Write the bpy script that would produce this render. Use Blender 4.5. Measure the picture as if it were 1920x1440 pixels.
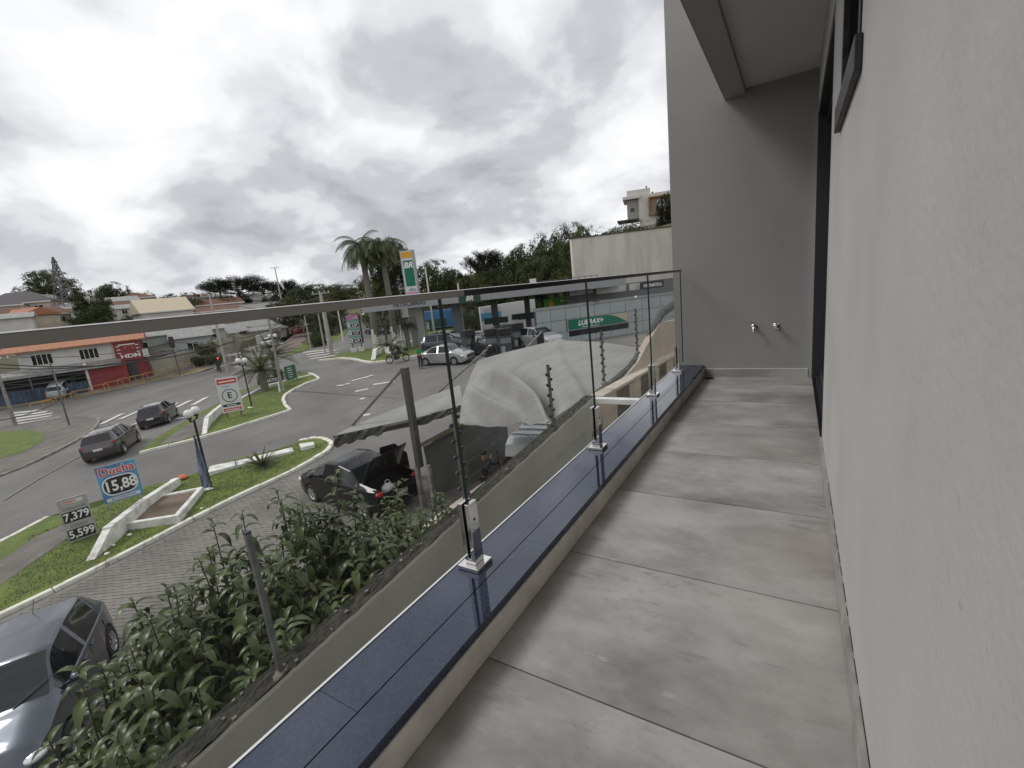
import bpy, bmesh, math, random
import numpy as np
from mathutils import Vector, Matrix, noise

for o in list(bpy.data.objects):
    bpy.data.objects.remove(o)
SC = bpy.context.scene
COL = SC.collection

# ------------------------------------------------------------------ camera
F = 859.19                       # focal length in pixels of a 1920 wide frame
R = np.array([[0.85204349, 0.01589706, -0.52322955],
              [0.5127609, -0.22650153, 0.82811431],
              [-0.10534771, -0.97388107, -0.20114054]])
CAM = np.array([0, 0, 1.10])
cd = bpy.data.cameras.new('camera')
cam = bpy.data.objects.new('camera', cd)
COL.objects.link(cam)
m = Matrix.Identity(4)
for i in range(3):
    m[i][0] = R[i, 0]; m[i][1] = -R[i, 1]; m[i][2] = -R[i, 2]; m[i][3] = CAM[i]
cam.matrix_world = m
cd.sensor_width = 36
cd.lens = F / 1920 * 36
cd.clip_start = 0.03
cd.clip_end = 3000
SC.camera = cam

# ------------------------------------------------------------------ world, sun, exposure
SUN_EL, SUN_AZ = math.radians(48), math.radians(245)
w = bpy.data.worlds.new('World'); SC.world = w; w.use_nodes = True
nt = w.node_tree; nt.nodes.clear()
def N(nt, t, **k):
    n = nt.nodes.new(t)
    for a, b in k.items(): setattr(n, a, b)
    return n
L = nt.links.new
out = N(nt, 'ShaderNodeOutputWorld'); bg = N(nt, 'ShaderNodeBackground'); bg.inputs[1].default_value = 0.1
sky = N(nt, 'ShaderNodeTexSky', sky_type='NISHITA'); sky.sun_disc = False
sky.sun_elevation = SUN_EL; sky.sun_rotation = SUN_AZ
tc = N(nt, 'ShaderNodeTexCoord')
sep = N(nt, 'ShaderNodeSeparateXYZ'); L(tc.outputs['Generated'], sep.inputs[0])
def M(op, a, b=None, c=None, clamp=False, tree=None):
    t = tree or nt
    n = N(t, 'ShaderNodeMath', operation=op); n.use_clamp = clamp
    for i, v in enumerate((a, b, c)):
        if v is None: continue
        if isinstance(v, (int, float)): n.inputs[i].default_value = v
        else: t.links.new(v, n.inputs[i])
    return n.outputs[0]
zz = M('ADD', M('ABSOLUTE', sep.outputs[2]), 0.42)
cx = M('DIVIDE', sep.outputs[0], zz); cy = M('DIVIDE', sep.outputs[1], zz)
cmb = N(nt, 'ShaderNodeCombineXYZ'); L(cx, cmb.inputs[0]); L(cy, cmb.inputs[1])
def NZ(vec, scale, detail, rough, dist, off=(0, 0, 0), st=(1, 1, 1)):
    mp = N(nt, 'ShaderNodeMapping'); mp.inputs['Location'].default_value = off; mp.inputs['Scale'].default_value = st
    L(vec, mp.inputs['Vector'])
    n = N(nt, 'ShaderNodeTexNoise'); n.inputs['Scale'].default_value = scale; n.inputs['Detail'].default_value = detail
    n.inputs['Roughness'].default_value = rough; n.inputs['Distortion'].default_value = dist
    L(mp.outputs[0], n.inputs['Vector']); return n.outputs[0]
CLOUDS = []
for px, py, k_, a_ in [(500, 290, 60, .085), (230, 230, 45, .055), (240, 400, 160, .07), (1010, 60, 160, .09), (60, 120, 60, .04), (700, 60, 60, .02), (960, 420, 200, .04), (1200, 470, 200, .06), (420, 500, 300, .05),
                       (1020, 190, 60, -.085), (830, 90, 90, -.05), (90, 345, 130, -.06), (1000, 350, 120, -.055), (420, 440, 90, -.06), (700, 400, 120, -.04), (80, 500, 120, -.05), (820, 460, 150, -.04), (230, 60, 70, -.02)]:
    d_ = R @ np.array([px - 960, py - 720, F]); d_ = d_ / np.linalg.norm(d_); CLOUDS.append((float(d_[0]), float(d_[1]), float(d_[2]), k_, a_))
big = NZ(cmb.outputs[0], 1.35, 7, 0.45, 0.15, (3.1, 1.7, 0))
med = NZ(cmb.outputs[0], 3.2, 8, 0.5, 0.3, (7.3, 2.2, 5))
fin = NZ(cmb.outputs[0], 8.0, 6, 0.55, 0.2, (1.3, 4.2, 3))
v = M('ADD', M('ADD', M('MULTIPLY', big, 0.42), M('MULTIPLY', med, 0.48)), M('MULTIPLY', fin, 0.10))
# broad banks of thicker and thinner cloud (directions in the sky)
for dx, dy, dz, k_, a_ in CLOUDS:
    dp = N(nt, 'ShaderNodeVectorMath', operation='DOT_PRODUCT'); L(tc.outputs['Generated'], dp.inputs[0]); dp.inputs[1].default_value = (dx, dy, dz)
    v = M('ADD', v, M('MULTIPLY', M('EXPONENT', M('MULTIPLY', M('SUBTRACT', dp.outputs['Value'], 1.0), k_)), a_))
cr = N(nt, 'ShaderNodeValToRGB'); L(v, cr.inputs[0])
e = cr.color_ramp; e.interpolation = 'EASE'
e.elements[0].position = 0.37; e.elements[0].color = (4.3, 4.4, 4.75, 1)
e.elements[1].position = 0.62; e.elements[1].color = (10.4, 10.45, 10.5, 1)
a = e.elements.new(0.445); a.color = (5.6, 5.75, 6.1, 1)
a = e.elements.new(0.50); a.color = (7.4, 7.5, 7.8, 1)
a = e.elements.new(0.57); a.color = (9.2, 9.25, 9.4, 1)
# thin spots where blue shows through the cloud deck
gap = NZ(cmb.outputs[0], 1.7, 7, 0.55, 0.3, (1.9, 9.4, 2))
gr = N(nt, 'ShaderNodeMapRange'); L(gap, gr.inputs[0])
gr.inputs[1].default_value = 0.66; gr.inputs[2].default_value = 0.80; gr.inputs[3].default_value = 1.0; gr.inputs[4].default_value = 0.25
gr.clamp = True
mx = N(nt, 'ShaderNodeMix', data_type='RGBA')
L(gr.outputs[0], mx.inputs[0]); L(sky.outputs[0], mx.inputs[6]); L(cr.outputs[0], mx.inputs[7])
L(mx.outputs[2], bg.inputs[0]); L(bg.outputs[0], out.inputs[0])

sl = bpy.data.lights.new('sun', 'SUN'); sl.energy = 1.2; sl.angle = math.radians(18); sl.color = (1, 0.97, 0.92)
so = bpy.data.objects.new('sun', sl); COL.objects.link(so)
sd = Vector((math.sin(SUN_AZ) * math.cos(SUN_EL), math.cos(SUN_AZ) * math.cos(SUN_EL), math.sin(SUN_EL)))
so.rotation_euler = sd.to_track_quat('Z', 'Y').to_euler(); so.location = (-20, 0, 30)
vs = SC.view_settings; vs.view_transform = 'Standard'; vs.look = 'None'; vs.exposure = 0.06; vs.gamma = 1; vs.use_curve_mapping = False
SC.cycles.use_denoising = True
SC.cycles.max_bounces = 6; SC.cycles.diffuse_bounces = 3; SC.cycles.glossy_bounces = 3
SC.cycles.transparent_max_bounces = 24; SC.cycles.sample_clamp_indirect = 6
SC.cycles.caustics_reflective = False; SC.cycles.caustics_refractive = False

# ------------------------------------------------------------------ geometry of the place
def ray(px, py):
    return R @ np.array([px - 960, py - 720, F]) / F
def AX(px, py, x):
    d = ray(px, py); return CAM + d * (x - CAM[0]) / d[0]
def AY(px, py, y):
    d = ray(px, py); return CAM + d * (y - CAM[1]) / d[1]
def AZ(px, py, z):
    d = ray(px, py); return CAM + d * (z - CAM[2]) / d[2]
def P(px, py, dep):
    return CAM + ray(px, py) * dep
def sm(t, a, b):
    t = min(max((t - a) / (b - a), 0), 1); return t * t * (3 - 2 * t)
HC = []
def zbase(x, y):
    z = -5.55 + 0.06 * min(max(y, -30), 30)
    return z - 0.05 * min(max(0, -x - 30), 60) * (1 - sm(y, 24, 46))
for q in [(0, 640, 80), (120, 625, 85), (-200, 620, 95), (0, 606, 115), (100, 602, 118), (0, 580, 150), (120, 580, 160), (250, 595, 130), (250, 582, 170), (400, 588, 140),
          (400, 572, 190), (500, 575, 170), (560, 585, 150), (620, 578, 150), (700, 566, 120), (760, 560, 130), (880, 545, 110),
          (1000, 520, 95), (1000, 490, 130), (1120, 470, 110), (1200, 420, 112), (1280, 410, 112), (1400, 400, 130), (1100, 450, 150), (850, 520, 170), (650, 560, 260), (0, 560, 260), (300, 568, 300)]:
    HC.append(P(*q))
HC = np.array(HC)
def zt(x, y):
    z0 = zbase(x, y)
    r = math.hypot(x, y)
    k = sm(r, 62, 100)
    # the main road to the north west stays level
    if k <= 0: return z0
    d2 = (HC[:, 0] - x) ** 2 + (HC[:, 1] - y) ** 2 + 30
    ww = 1 / d2 ** 1.6
    zi = float((ww * HC[:, 2]).sum() / ww.sum())
    ang = math.degrees(math.atan2(y, -x))
    road = (1 - sm(abs(ang - 32.6), 4.0, 8.0)) * (1 - sm(r, 150, 200))
    k *= (1 - road)
    return z0 * (1 - k) + zi * k
def G(px, py):
    d = ray(px, py); t = 2.0; pt = t
    while t < 900:
        p = CAM + t * d
        if p[2] < zt(p[0], p[1]): break
        pt = t; t *= 1.03
    a, b = pt, t
    for _ in range(22):
        mm = (a + b) / 2; p = CAM + mm * d
        if p[2] < zt(p[0], p[1]): b = mm
        else: a = mm
    return CAM + b * d
def depth(p): return float((R.T @ (np.array(p) - CAM))[2])

# ------------------------------------------------------------------ materials
MATS = {}
def mat(name, col, rough=0.6, metal=0.0, var=0.0, vscale=3.0, bump=0.0, bscale=40.0, col2=None, spec=None, coat=0.0, emit=0.0, stretch=(1, 1, 1), thr=(0.35, 0.65), obj=True, detail=6):
    if name in MATS: return MATS[name]
    m = bpy.data.materials.new(name); m.use_nodes = True; MATS[name] = m
    t = m.node_tree; b = t.nodes['Principled BSDF']
    b.inputs['Base Color'].default_value = (*col, 1); b.inputs['Roughness'].default_value = rough; b.inputs['Metallic'].default_value = metal
    if spec is not None: b.inputs['Specular IOR Level'].default_value = spec
    if coat: b.inputs['Coat Weight'].default_value = coat; b.inputs['Coat Roughness'].default_value = 0.04
    if emit:
        b.inputs['Emission Color'].default_value = (*col, 1); b.inputs['Emission Strength'].default_value = emit
    if var or bump:
        tc = N(t, 'ShaderNodeTexCoord'); mp = N(t, 'ShaderNodeMapping'); mp.inputs['Scale'].default_value = stretch
        if obj: t.links.new(tc.outputs['Object'], mp.inputs[0])
        else:
            g = N(t, 'ShaderNodeNewGeometry'); t.links.new(g.outputs['Position'], mp.inputs[0])
    if var:
        n = N(t, 'ShaderNodeTexNoise'); n.inputs['Scale'].default_value = vscale; n.inputs['Detail'].default_value = detail; n.inputs['Roughness'].default_value = 0.6
        t.links.new(mp.outputs[0], n.inputs['Vector'])
        r = N(t, 'ShaderNodeValToRGB'); t.links.new(n.outputs[0], r.inputs[0])
        r.color_ramp.elements[0].position = thr[0]; r.color_ramp.elements[1].position = thr[1]
        c2 = col2 or tuple(c * (1 - var) for c in col)
        r.color_ramp.elements[0].color = (*c2, 1)
        r.color_ramp.elements[1].color = (*(col if col2 else tuple(min(1, c * (1 + var * .5)) for c in col)), 1)
        t.links.new(r.outputs[0], b.inputs['Base Color'])
    if bump:
        n = N(t, 'ShaderNodeTexNoise'); n.inputs['Scale'].default_value = bscale; n.inputs['Detail'].default_value = 5
        t.links.new(mp.outputs[0], n.inputs['Vector'])
        bp = N(t, 'ShaderNodeBump'); bp.inputs['Strength'].default_value = bump; bp.inputs['Distance'].default_value = 0.02
        t.links.new(n.outputs[0], bp.inputs['Height']); t.links.new(bp.outputs[0], b.inputs['Normal'])
    return m
def weather(m, scale, lo, hi, strength, col, stretch=(1, 1, 1), detail=8, rough=None, off=0.0):
    """lay irregular stains or patches of another colour over a material (fixed in place)"""
    t = m.node_tree; b = t.nodes['Principled BSDF']; inp = b.inputs['Base Color']
    g = N(t, 'ShaderNodeNewGeometry'); mp = N(t, 'ShaderNodeMapping'); mp.inputs['Scale'].default_value = stretch; mp.inputs['Location'].default_value = (off, off * 2, off)
    t.links.new(g.outputs['Position'], mp.inputs[0]); n = N(t, 'ShaderNodeTexNoise'); n.inputs['Scale'].default_value = scale; n.inputs['Detail'].default_value = detail
    n.inputs['Roughness'].default_value = .65; t.links.new(mp.outputs[0], n.inputs['Vector'])
    r = N(t, 'ShaderNodeMapRange'); r.inputs[1].default_value = lo; r.inputs[2].default_value = hi; r.inputs[4].default_value = strength; r.clamp = True; t.links.new(n.outputs[0], r.inputs[0])
    mx = N(t, 'ShaderNodeMix', data_type='RGBA'); t.links.new(r.outputs[0], mx.inputs[0]); mx.inputs[7].default_value = (*col, 1)
    if inp.is_linked: t.links.new(inp.links[0].from_socket, mx.inputs[6])
    else: mx.inputs[6].default_value = inp.default_value
    t.links.new(mx.outputs[2], inp)
    if rough is not None:
        rr_ = N(t, 'ShaderNodeMapRange'); rr_.inputs[3].default_value = b.inputs['Roughness'].default_value; rr_.inputs[4].default_value = rough; t.links.new(r.outputs[0], rr_.inputs[0]); t.links.new(rr_.outputs[0], b.inputs['Roughness'])
    return m
def glassmat(name, tint, fac=1.0, ior=1.5):
    m = bpy.data.materials.new(name); m.use_nodes = True; MATS[name] = m
    t = m.node_tree; t.nodes.clear()
    o = N(t, 'ShaderNodeOutputMaterial'); mx = N(t, 'ShaderNodeMixShader'); tr = N(t, 'ShaderNodeBsdfTransparent'); gl = N(t, 'ShaderNodeBsdfGlossy')
    tr.inputs[0].default_value = (*tint, 1); gl.inputs['Roughness'].default_value = 0.0
    lw = N(t, 'ShaderNodeLayerWeight'); lw.inputs[0].default_value = 0.5
    # schlick style reflectance from the facing term
    f5 = M('POWER', lw.outputs['Facing'], 5.0, tree=t)
    f = M('MULTIPLY_ADD', f5, 0.96 * fac, 0.04 * fac, tree=t)
    t.links.new(f, mx.inputs[0]); t.links.new(tr.outputs[0], mx.inputs[1]); t.links.new(gl.outputs[0], mx.inputs[2]); t.links.new(mx.outputs[0], o.inputs[0])
    return m
def leafmat(name, c1, c2, rough=0.5, scale=2.0, trans=0.25, gloss=0.5):
    m = bpy.data.materials.new(name); m.use_nodes = True; MATS[name] = m
    t = m.node_tree; b = t.nodes['Principled BSDF']; o = t.nodes['Material Output']
    g = N(t, 'ShaderNodeNewGeometry'); n = N(t, 'ShaderNodeTexNoise'); n.inputs['Scale'].default_value = scale; n.inputs['Detail'].default_value = 3
    t.links.new(g.outputs['Position'], n.inputs['Vector'])
    ri = M('MULTIPLY_ADD', g.outputs['Random Per Island'], 0.5, M('MULTIPLY', n.outputs[0], 0.6, tree=t), tree=t)
    oi = N(t, 'ShaderNodeObjectInfo')
    ri = M('ADD', ri, M('MULTIPLY_ADD', oi.outputs['Random'], 0.3, -0.15, tree=t), tree=t)
    r = N(t, 'ShaderNodeValToRGB'); t.links.new(ri, r.inputs[0])
    r.color_ramp.elements[0].position = 0.25; r.color_ramp.elements[1].position = 0.8
    r.color_ramp.elements[0].color = (*c1, 1); r.color_ramp.elements[1].color = (*c2, 1)
    t.links.new(r.outputs[0], b.inputs['Base Color']); b.inputs['Roughness'].default_value = rough
    b.inputs['Specular IOR Level'].default_value = gloss
    if trans:
        tl = N(t, 'ShaderNodeBsdfTranslucent'); t.links.new(r.outputs[0], tl.inputs[0])
        mx = N(t, 'ShaderNodeMixShader'); mx.inputs[0].default_value = trans
        t.links.new(b.outputs[0], mx.inputs[1]); t.links.new(tl.outputs[0], mx.inputs[2]); t.links.new(mx.outputs[0], o.inputs[0])
    return m

# ------------------------------------------------------------------ mesh helpers
class MB:
    def __init__(s): s.v = []; s.f = []; s.m = []
    def add(s, vs, fs, mi=0):
        b = len(s.v); s.v += [tuple(map(float, p)) for p in vs]; s.f += [tuple(b + i for i in f) for f in fs]; s.m += [mi] * len(fs); return s
    def box(s, x0, x1, y0, y1, z0, z1, mi=0):
        return s.add([(x0, y0, z0), (x1, y0, z0), (x1, y1, z0), (x0, y1, z0), (x0, y0, z1), (x1, y0, z1), (x1, y1, z1), (x0, y1, z1)],
                     [(0, 3, 2, 1), (4, 5, 6, 7), (0, 1, 5, 4), (1, 2, 6, 5), (2, 3, 7, 6), (3, 0, 4, 7)], mi)
    def bar(s, a, b, w, h=None, mi=0, up=(0, 0, 1)):
        a = Vector(a); b = Vector(b); h = h or w; d = (b - a).normalized(); u = Vector(up)
        if abs(d.dot(u)) > .98: u = Vector((1, 0, 0))
        x = d.cross(u).normalized() * w / 2; y = x.cross(d).normalized() * h / 2
        return s.add([a - x - y, a + x - y, a + x + y, a - x + y, b - x - y, b + x - y, b + x + y, b - x + y],
                     [(0, 3, 2, 1), (4, 5, 6, 7), (0, 1, 5, 4), (1, 2, 6, 5), (2, 3, 7, 6), (3, 0, 4, 7)], mi)
    def prism(s, poly, z0, z1, mi=0):
        n = len(poly); ar = sum(poly[i][0] * poly[(i + 1) % n][1] - poly[(i + 1) % n][0] * poly[i][1] for i in range(n))
        if ar < 0: poly = poly[::-1]
        return s.add([(p[0], p[1], z0) for p in poly] + [(p[0], p[1], z1) for p in poly],
                     [tuple(range(n - 1, -1, -1)), tuple(range(n, 2 * n))] + [(i, (i + 1) % n, n + (i + 1) % n, n + i) for i in range(n)], mi)
    def prismx(s, poly, x0, x1, mi=0):          # poly of (y,z) swept along x
        n = len(poly)
        return s.add([(x0, p[0], p[1]) for p in poly] + [(x1, p[0], p[1]) for p in poly],
                     [tuple(range(n - 1, -1, -1)), tuple(range(n, 2 * n))] + [(i, (i + 1) % n, n + (i + 1) % n, n + i) for i in range(n)], mi)
    def prismy(s, poly, y0, y1, mi=0):          # poly of (x,z) swept along y
        n = len(poly)
        return s.add([(p[0], y0, p[1]) for p in poly] + [(p[0], y1, p[1]) for p in poly],
                     [tuple(range(n)), tuple(range(2 * n - 1, n - 1, -1))] + [(i, n + i, n + (i + 1) % n, (i + 1) % n) for i in range(n)], mi)
    def tube(s, pts, r, n=8, mi=0, cap=True):
        pts = [Vector(p) for p in pts]; rs = r if isinstance(r, (list, tuple)) else [r] * len(pts)
        vs = []; fs = []; px = None
        for i, p in enumerate(pts):
            d = (pts[min(i + 1, len(pts) - 1)] - pts[max(i - 1, 0)]).normalized()
            if px is None: px = d.orthogonal().normalized()
            px = (px - d * px.dot(d)).normalized(); py = d.cross(px)
            for k in range(n):
                a = 2 * math.pi * k / n; vs.append(p + (px * math.cos(a) + py * math.sin(a)) * rs[i])
        for i in range(len(pts) - 1):
            for k in range(n):
                k2 = (k + 1) % n; fs.append((i * n + k, i * n + k2, (i + 1) * n + k2, (i + 1) * n + k))
        if cap: fs += [tuple(range(n - 1, -1, -1)), tuple((len(pts) - 1) * n + k for k in range(n))]
        return s.add(vs, fs, mi)
    def lathe(s, prof, n=20, c=(0, 0, 0), ax='z', mi=0):   # prof (r,z)
        vs = []; fs = []
        for r, z in prof:
            for k in range(n):
                a = 2 * math.pi * k / n
                p = (r * math.cos(a), r * math.sin(a), z)
                if ax == 'y': p = (p[0], z, -p[1])
                if ax == 'x': p = (z, p[0], p[1])
                vs.append((p[0] + c[0], p[1] + c[1], p[2] + c[2]))
        for i in range(len(prof) - 1):
            for k in range(n):
                k2 = (k + 1) % n; fs.append((i * n + k, i * n + k2, (i + 1) * n + k2, (i + 1) * n + k))
        return s.add(vs, fs, mi)
    def sphere(s, c, r, n=12, mi=0, sc=(1, 1, 1)):
        prof = [(r * math.sin(math.pi * i / n) * 1.0 + 1e-5, -r * math.cos(math.pi * i / n)) for i in range(n + 1)]
        b = len(s.v); s.lathe(prof, n + 4, (0, 0, 0), 'z', mi)
        for i in range(b, len(s.v)):
            x, y, z = s.v[i]; s.v[i] = (x * sc[0] + c[0], y * sc[1] + c[1], z * sc[2] + c[2])
        return s
    def mesh(s, name, mats, smooth=False):
        me = bpy.data.meshes.new(name); me.from_pydata(s.v, [], s.f)
        for m in (mats if isinstance(mats, (list, tuple)) else [mats]): me.materials.append(m)
        if max(s.m, default=0) > 0: me.polygons.foreach_set('material_index', s.m)
        if smooth:
            me.polygons.foreach_set('use_smooth', [True] * len(s.f))
            if smooth != 'all': me.set_sharp_from_angle(angle=math.radians(smooth if smooth is not True else 38))
        me.update(); return me
    def build(s, name, mats, parent=None, smooth=False, kind=None, bevel=0):
        return link(name, s.mesh(name, mats, smooth), parent, kind, bevel)
def link(name, me, parent=None, kind=None, bevel=0):
    o = bpy.data.objects.new(name, me); COL.objects.link(o)
    if parent: o.parent = parent
    if kind: o['kind'] = kind
    if bevel:
        b = o.modifiers.new('bevel', 'BEVEL'); b.width = bevel; b.segments = 2; b.limit_method = 'ANGLE'; b.harden_normals = False
    return o
def tag(o, label, cat, group=None):
    o['label'] = label; o['category'] = cat
    if group: o['group'] = group
    return o
def thing(name, label, cat, loc=(0, 0, 0), rz=0, group=None):
    o = bpy.data.objects.new(name, None); COL.objects.link(o); o.location = [float(c) for c in loc]; o.rotation_euler = (0, 0, rz); o.empty_display_size = .2
    return tag(o, label, cat, group)
def copy_tree(o, loc=None, rz=None, label=None, scale=None, parent=None):
    c = o.copy(); COL.objects.link(c)
    if parent is not None: c.parent = parent
    for ch in list(o.children): copy_tree(ch, parent=c)
    if loc is not None: c.location = [float(q) for q in loc]
    if rz is not None: c.rotation_euler = (0, 0, rz)
    if label: c['label'] = label
    if scale is not None: c.scale = (scale,) * 3 if isinstance(scale, (int, float)) else scale
    return c
def text(s, size, m, parent, loc, rz=0, sx=1.0, bold=0.0, shear=0, align='CENTER', name='lettering', ext=0.004, tilt=math.pi / 2):
    c = bpy.data.curves.new(name, 'FONT'); c.body = s; c.size = size; c.extrude = ext; c.offset = bold * size; c.shear = shear
    c.align_x = align; c.align_y = 'CENTER'; c.resolution_u = 3
    c.materials.append(m)
    o = bpy.data.objects.new(name, c); COL.objects.link(o); o.parent = parent; o.location = loc; o.rotation_euler = (tilt, 0, rz); o.scale = (sx, 1, 1)
    return o
def polyw(pix, f=None): return [tuple(G(*p)[:2]) for p in pix]
def sheet(name, poly, off, m, kind='structure', step=3.0, parent=None, raised=0):
    """flat sheet following the ground, cut along a grid so that it bends with it"""
    bm = bmesh.new(); n = len(poly)
    ar = sum(poly[i][0] * poly[(i + 1) % n][1] - poly[(i + 1) % n][0] * poly[i][1] for i in range(n))
    if ar < 0: poly = poly[::-1]
    vs = [bm.verts.new((p[0], p[1], 0)) for p in poly]
    f = bm.faces.new(vs)
    bmesh.ops.triangulate(bm, faces=[f])
    xs = [p[0] for p in poly]; ys = [p[1] for p in poly]
    for ax, lo, hi in ((0, min(xs), max(xs)), (1, min(ys), max(ys))):
        k = math.ceil(lo / step) * step
        while k < hi:
            co = [0, 0, 0]; co[ax] = k; no = [0, 0, 0]; no[ax] = 1
            bmesh.ops.bisect_plane(bm, geom=bm.verts[:] + bm.edges[:] + bm.faces[:], dist=1e-4, plane_co=co, plane_no=no)
            k += step
    bmesh.ops.remove_doubles(bm, verts=bm.verts[:], dist=1e-3)
    if raised:
        bnd = [e for e in bm.edges if e.is_boundary]
        r = bmesh.ops.extrude_edge_only(bm, edges=bnd)
        low = {v for v in r['geom'] if isinstance(v, bmesh.types.BMVert)}
    else: low = set()
    for v in bm.verts: v.co.z = zt(v.co.x, v.co.y) + (-.05 if v in low else off)
    bmesh.ops.triangulate(bm, faces=[f for f in bm.faces if len(f.verts) > 3])
    bmesh.ops.recalc_face_normals(bm, faces=bm.faces[:])
    me = bpy.data.meshes.new(name); bm.to_mesh(me); bm.free(); me.materials.append(m)
    return link(name, me, parent, kind)
def inside(x, y, poly):
    c = False; n = len(poly); j = n - 1
    for i in range(n):
        xi, yi = poly[i]; xj, yj = poly[j]
        if (yi > y) != (yj > y) and x < (xj - xi) * (y - yi) / (yj - yi) + xi: c = not c
        j = i
    return c
rnd = random.Random(7)
# ------------------------------------------------------------------ palette
plaster = mat('grey_plaster', (.55, .545, .525), .85, var=.10, vscale=1.3, bump=.35, bscale=55)
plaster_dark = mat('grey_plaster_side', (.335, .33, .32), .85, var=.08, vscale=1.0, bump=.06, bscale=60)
plaster_near = mat('light_grey_plaster', (.46, .455, .435), .85, var=.09, vscale=2.2, bump=.11, bscale=60)
soffit_m = mat('soffit_paint', (.66, .64, .62), .85, var=.05, vscale=2)
beam_m = mat('beam_paint', (.40, .385, .37), .85, var=.05)
white_m = mat('white_paint', (.78, .78, .75), .6, var=.12, vscale=4)
white_dirty = mat('weathered_white_paint', (.75, .74, .70), .7, var=.3, vscale=3, thr=(.3, .55))
blk = mat('black_metal', (.015, .015, .017), .4)
dkgrey = mat('dark_grey_metal', (.06, .062, .065), .45)
steel = mat('weathered_steel', (.17, .17, .165), .5, .3, var=.35, vscale=6)
chrome = mat('polished_steel', (.78, .77, .75), .06, 1.0)
capm = mat('brushed_rail_steel', (.27, .255, .24), .22, .55)
rubber = mat('rubber', (.02, .02, .02), .8)
conc = mat('concrete', (.30, .29, .27), .85, var=.25, vscale=3, bump=.3)
conc_lt = mat('pale_concrete_pole', (.46, .45, .41), .8, var=.2, vscale=2)
cream = mat('cream_render', (.50, .42, .34), .85, var=.14, vscale=2)
red_m = mat('red_paint', (.27, .035, .04), .6, var=.15, vscale=1)
green_m = mat('station_green', (.0, .16, .085), .4)
yel_m = mat('station_yellow', (.75, .38, .03), .45)
pink_m = mat('pink_print', (.62, .22, .42), .5)
blue_m = mat('blue_print', (.02, .12, .35), .5)
ltblue = mat('light_blue_print', (.12, .42, .68), .5)
redtxt = mat('red_print', (.6, .05, .05), .5)
wtxt = mat('white_print', (.85, .85, .84), .5)
btxt = mat('black_print', (.02, .02, .025), .5)
boardw = mat('white_board', (.68, .68, .67), .45)
silverp = mat('aluminium_panel', (.42, .46, .47), .4, .15, var=.08, vscale=.6)
silverd = mat('aluminium_fascia', (.36, .37, .38), .4, .2, var=.06)
darkglass = mat('dark_window_glass', (.012, .014, .016), .05, spec=.6)
tile_or = mat('orange_clay_tiles', (.44, .19, .105), .8, var=.4, vscale=5)
tile_br = mat('brown_clay_tiles', (.18, .09, .065), .85, var=.35, vscale=4)
roof_gr = mat('fibre_cement_roof', (.33, .33, .32), .8, var=.3, vscale=2)
roof_dk = mat('slate_roof', (.075, .07, .075), .7, var=.2, vscale=2)
wall_wh = mat('house_wall_white', (.66, .65, .62), .8, var=.15, vscale=.7)
wall_cr = mat('house_wall_cream', (.58, .50, .40), .8, var=.15, vscale=.7)
asphalt = mat('asphalt', (.175, .170, .160), .85, var=.2, vscale=.3, bump=.4, bscale=30, obj=False, detail=10)
asph2 = mat('old_asphalt_path', (.17, .155, .14), .9, var=.3, vscale=.8, obj=False, detail=10)
grassm = mat('lawn', (.145, .195, .034), .9, var=.5, vscale=2.2, obj=False, col2=(.085, .115, .026), bump=.8, bscale=25, detail=12)
dirtgrass = mat('rough_ground', (.16, .135, .095), .95, var=.5, vscale=.15, obj=False, col2=(.055, .07, .028), detail=12)
dirt = mat('bare_soil', (.20, .15, .11), .95, var=.35, vscale=1.2, obj=False, detail=10)
markm = mat('road_marking', (.58, .57, .54), .8, var=.4, vscale=5, obj=False, thr=(.25, .5))
kerbm = mat('whitewashed_kerb', (.72, .70, .62), .8, var=.3, vscale=4, obj=False, thr=(.25, .5))
leafA = leafmat('laurel_leaf', (.014, .030, .009), (.095, .13, .034), .34, 1.5, .15, .45)
crownA = leafmat('dark_foliage', (.017, .030, .012), (.085, .105, .040), .75, .35, .15, .2)
crownB = leafmat('olive_foliage', (.032, .045, .014), (.115, .125, .042), .75, .35, .15, .2)
crownC = leafmat('black_green_foliage', (.005, .009, .005), (.022, .030, .014), .8, .4, .1, .15)
palmm = leafmat('palm_foliage', (.035, .05, .018), (.12, .14, .055), .5, .6, .2, .4)
bark = mat('bark', (.10, .085, .07), .9, var=.3, vscale=6)
palmbark = mat('palm_trunk', (.20, .18, .15), .9, var=.3, vscale=8)

weather(plaster_near, 1.1, .5, .75, .5, (.47, .43, .42)); weather(plaster_near, .8, .5, .8, .5, (.40, .42, .40), off=3); weather(plaster_near, 9, .62, .75, .35, (.33, .32, .30), off=7); weather(plaster_near, 38, .66, .72, .5, (.28, .27, .26), off=5)
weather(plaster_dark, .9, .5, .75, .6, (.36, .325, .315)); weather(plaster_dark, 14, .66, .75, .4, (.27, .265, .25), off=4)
weather(soffit_m, .9, .45, .7, .4, (.70, .66, .62))
weather(asphalt, .16, .5, .62, .5, (.235, .225, .205)); weather(asphalt, .5, .60, .72, .6, (.085, .08, .075), stretch=(1, 2.2, 1), off=9); weather(asphalt, 2.2, .66, .74, .6, (.30, .285, .26), off=4); weather(asphalt, .33, .58, .63, .35, (.13, .12, .11), stretch=(3, .5, 1), off=14)
weather(asph2, 1.3, .6, .7, .6, (.30, .27, .24), off=3)
weather(grassm, .9, .55, .7, .55, (.19, .165, .075), off=2); weather(grassm, 5, .64, .72, .5, (.21, .165, .10), off=6)
weather(kerbm, 2.5, .56, .66, .75, (.26, .23, .19), off=1); weather(white_dirty, 2.0, .55, .68, .6, (.40, .37, .32), off=2, stretch=(1, 1, .4))
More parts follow.
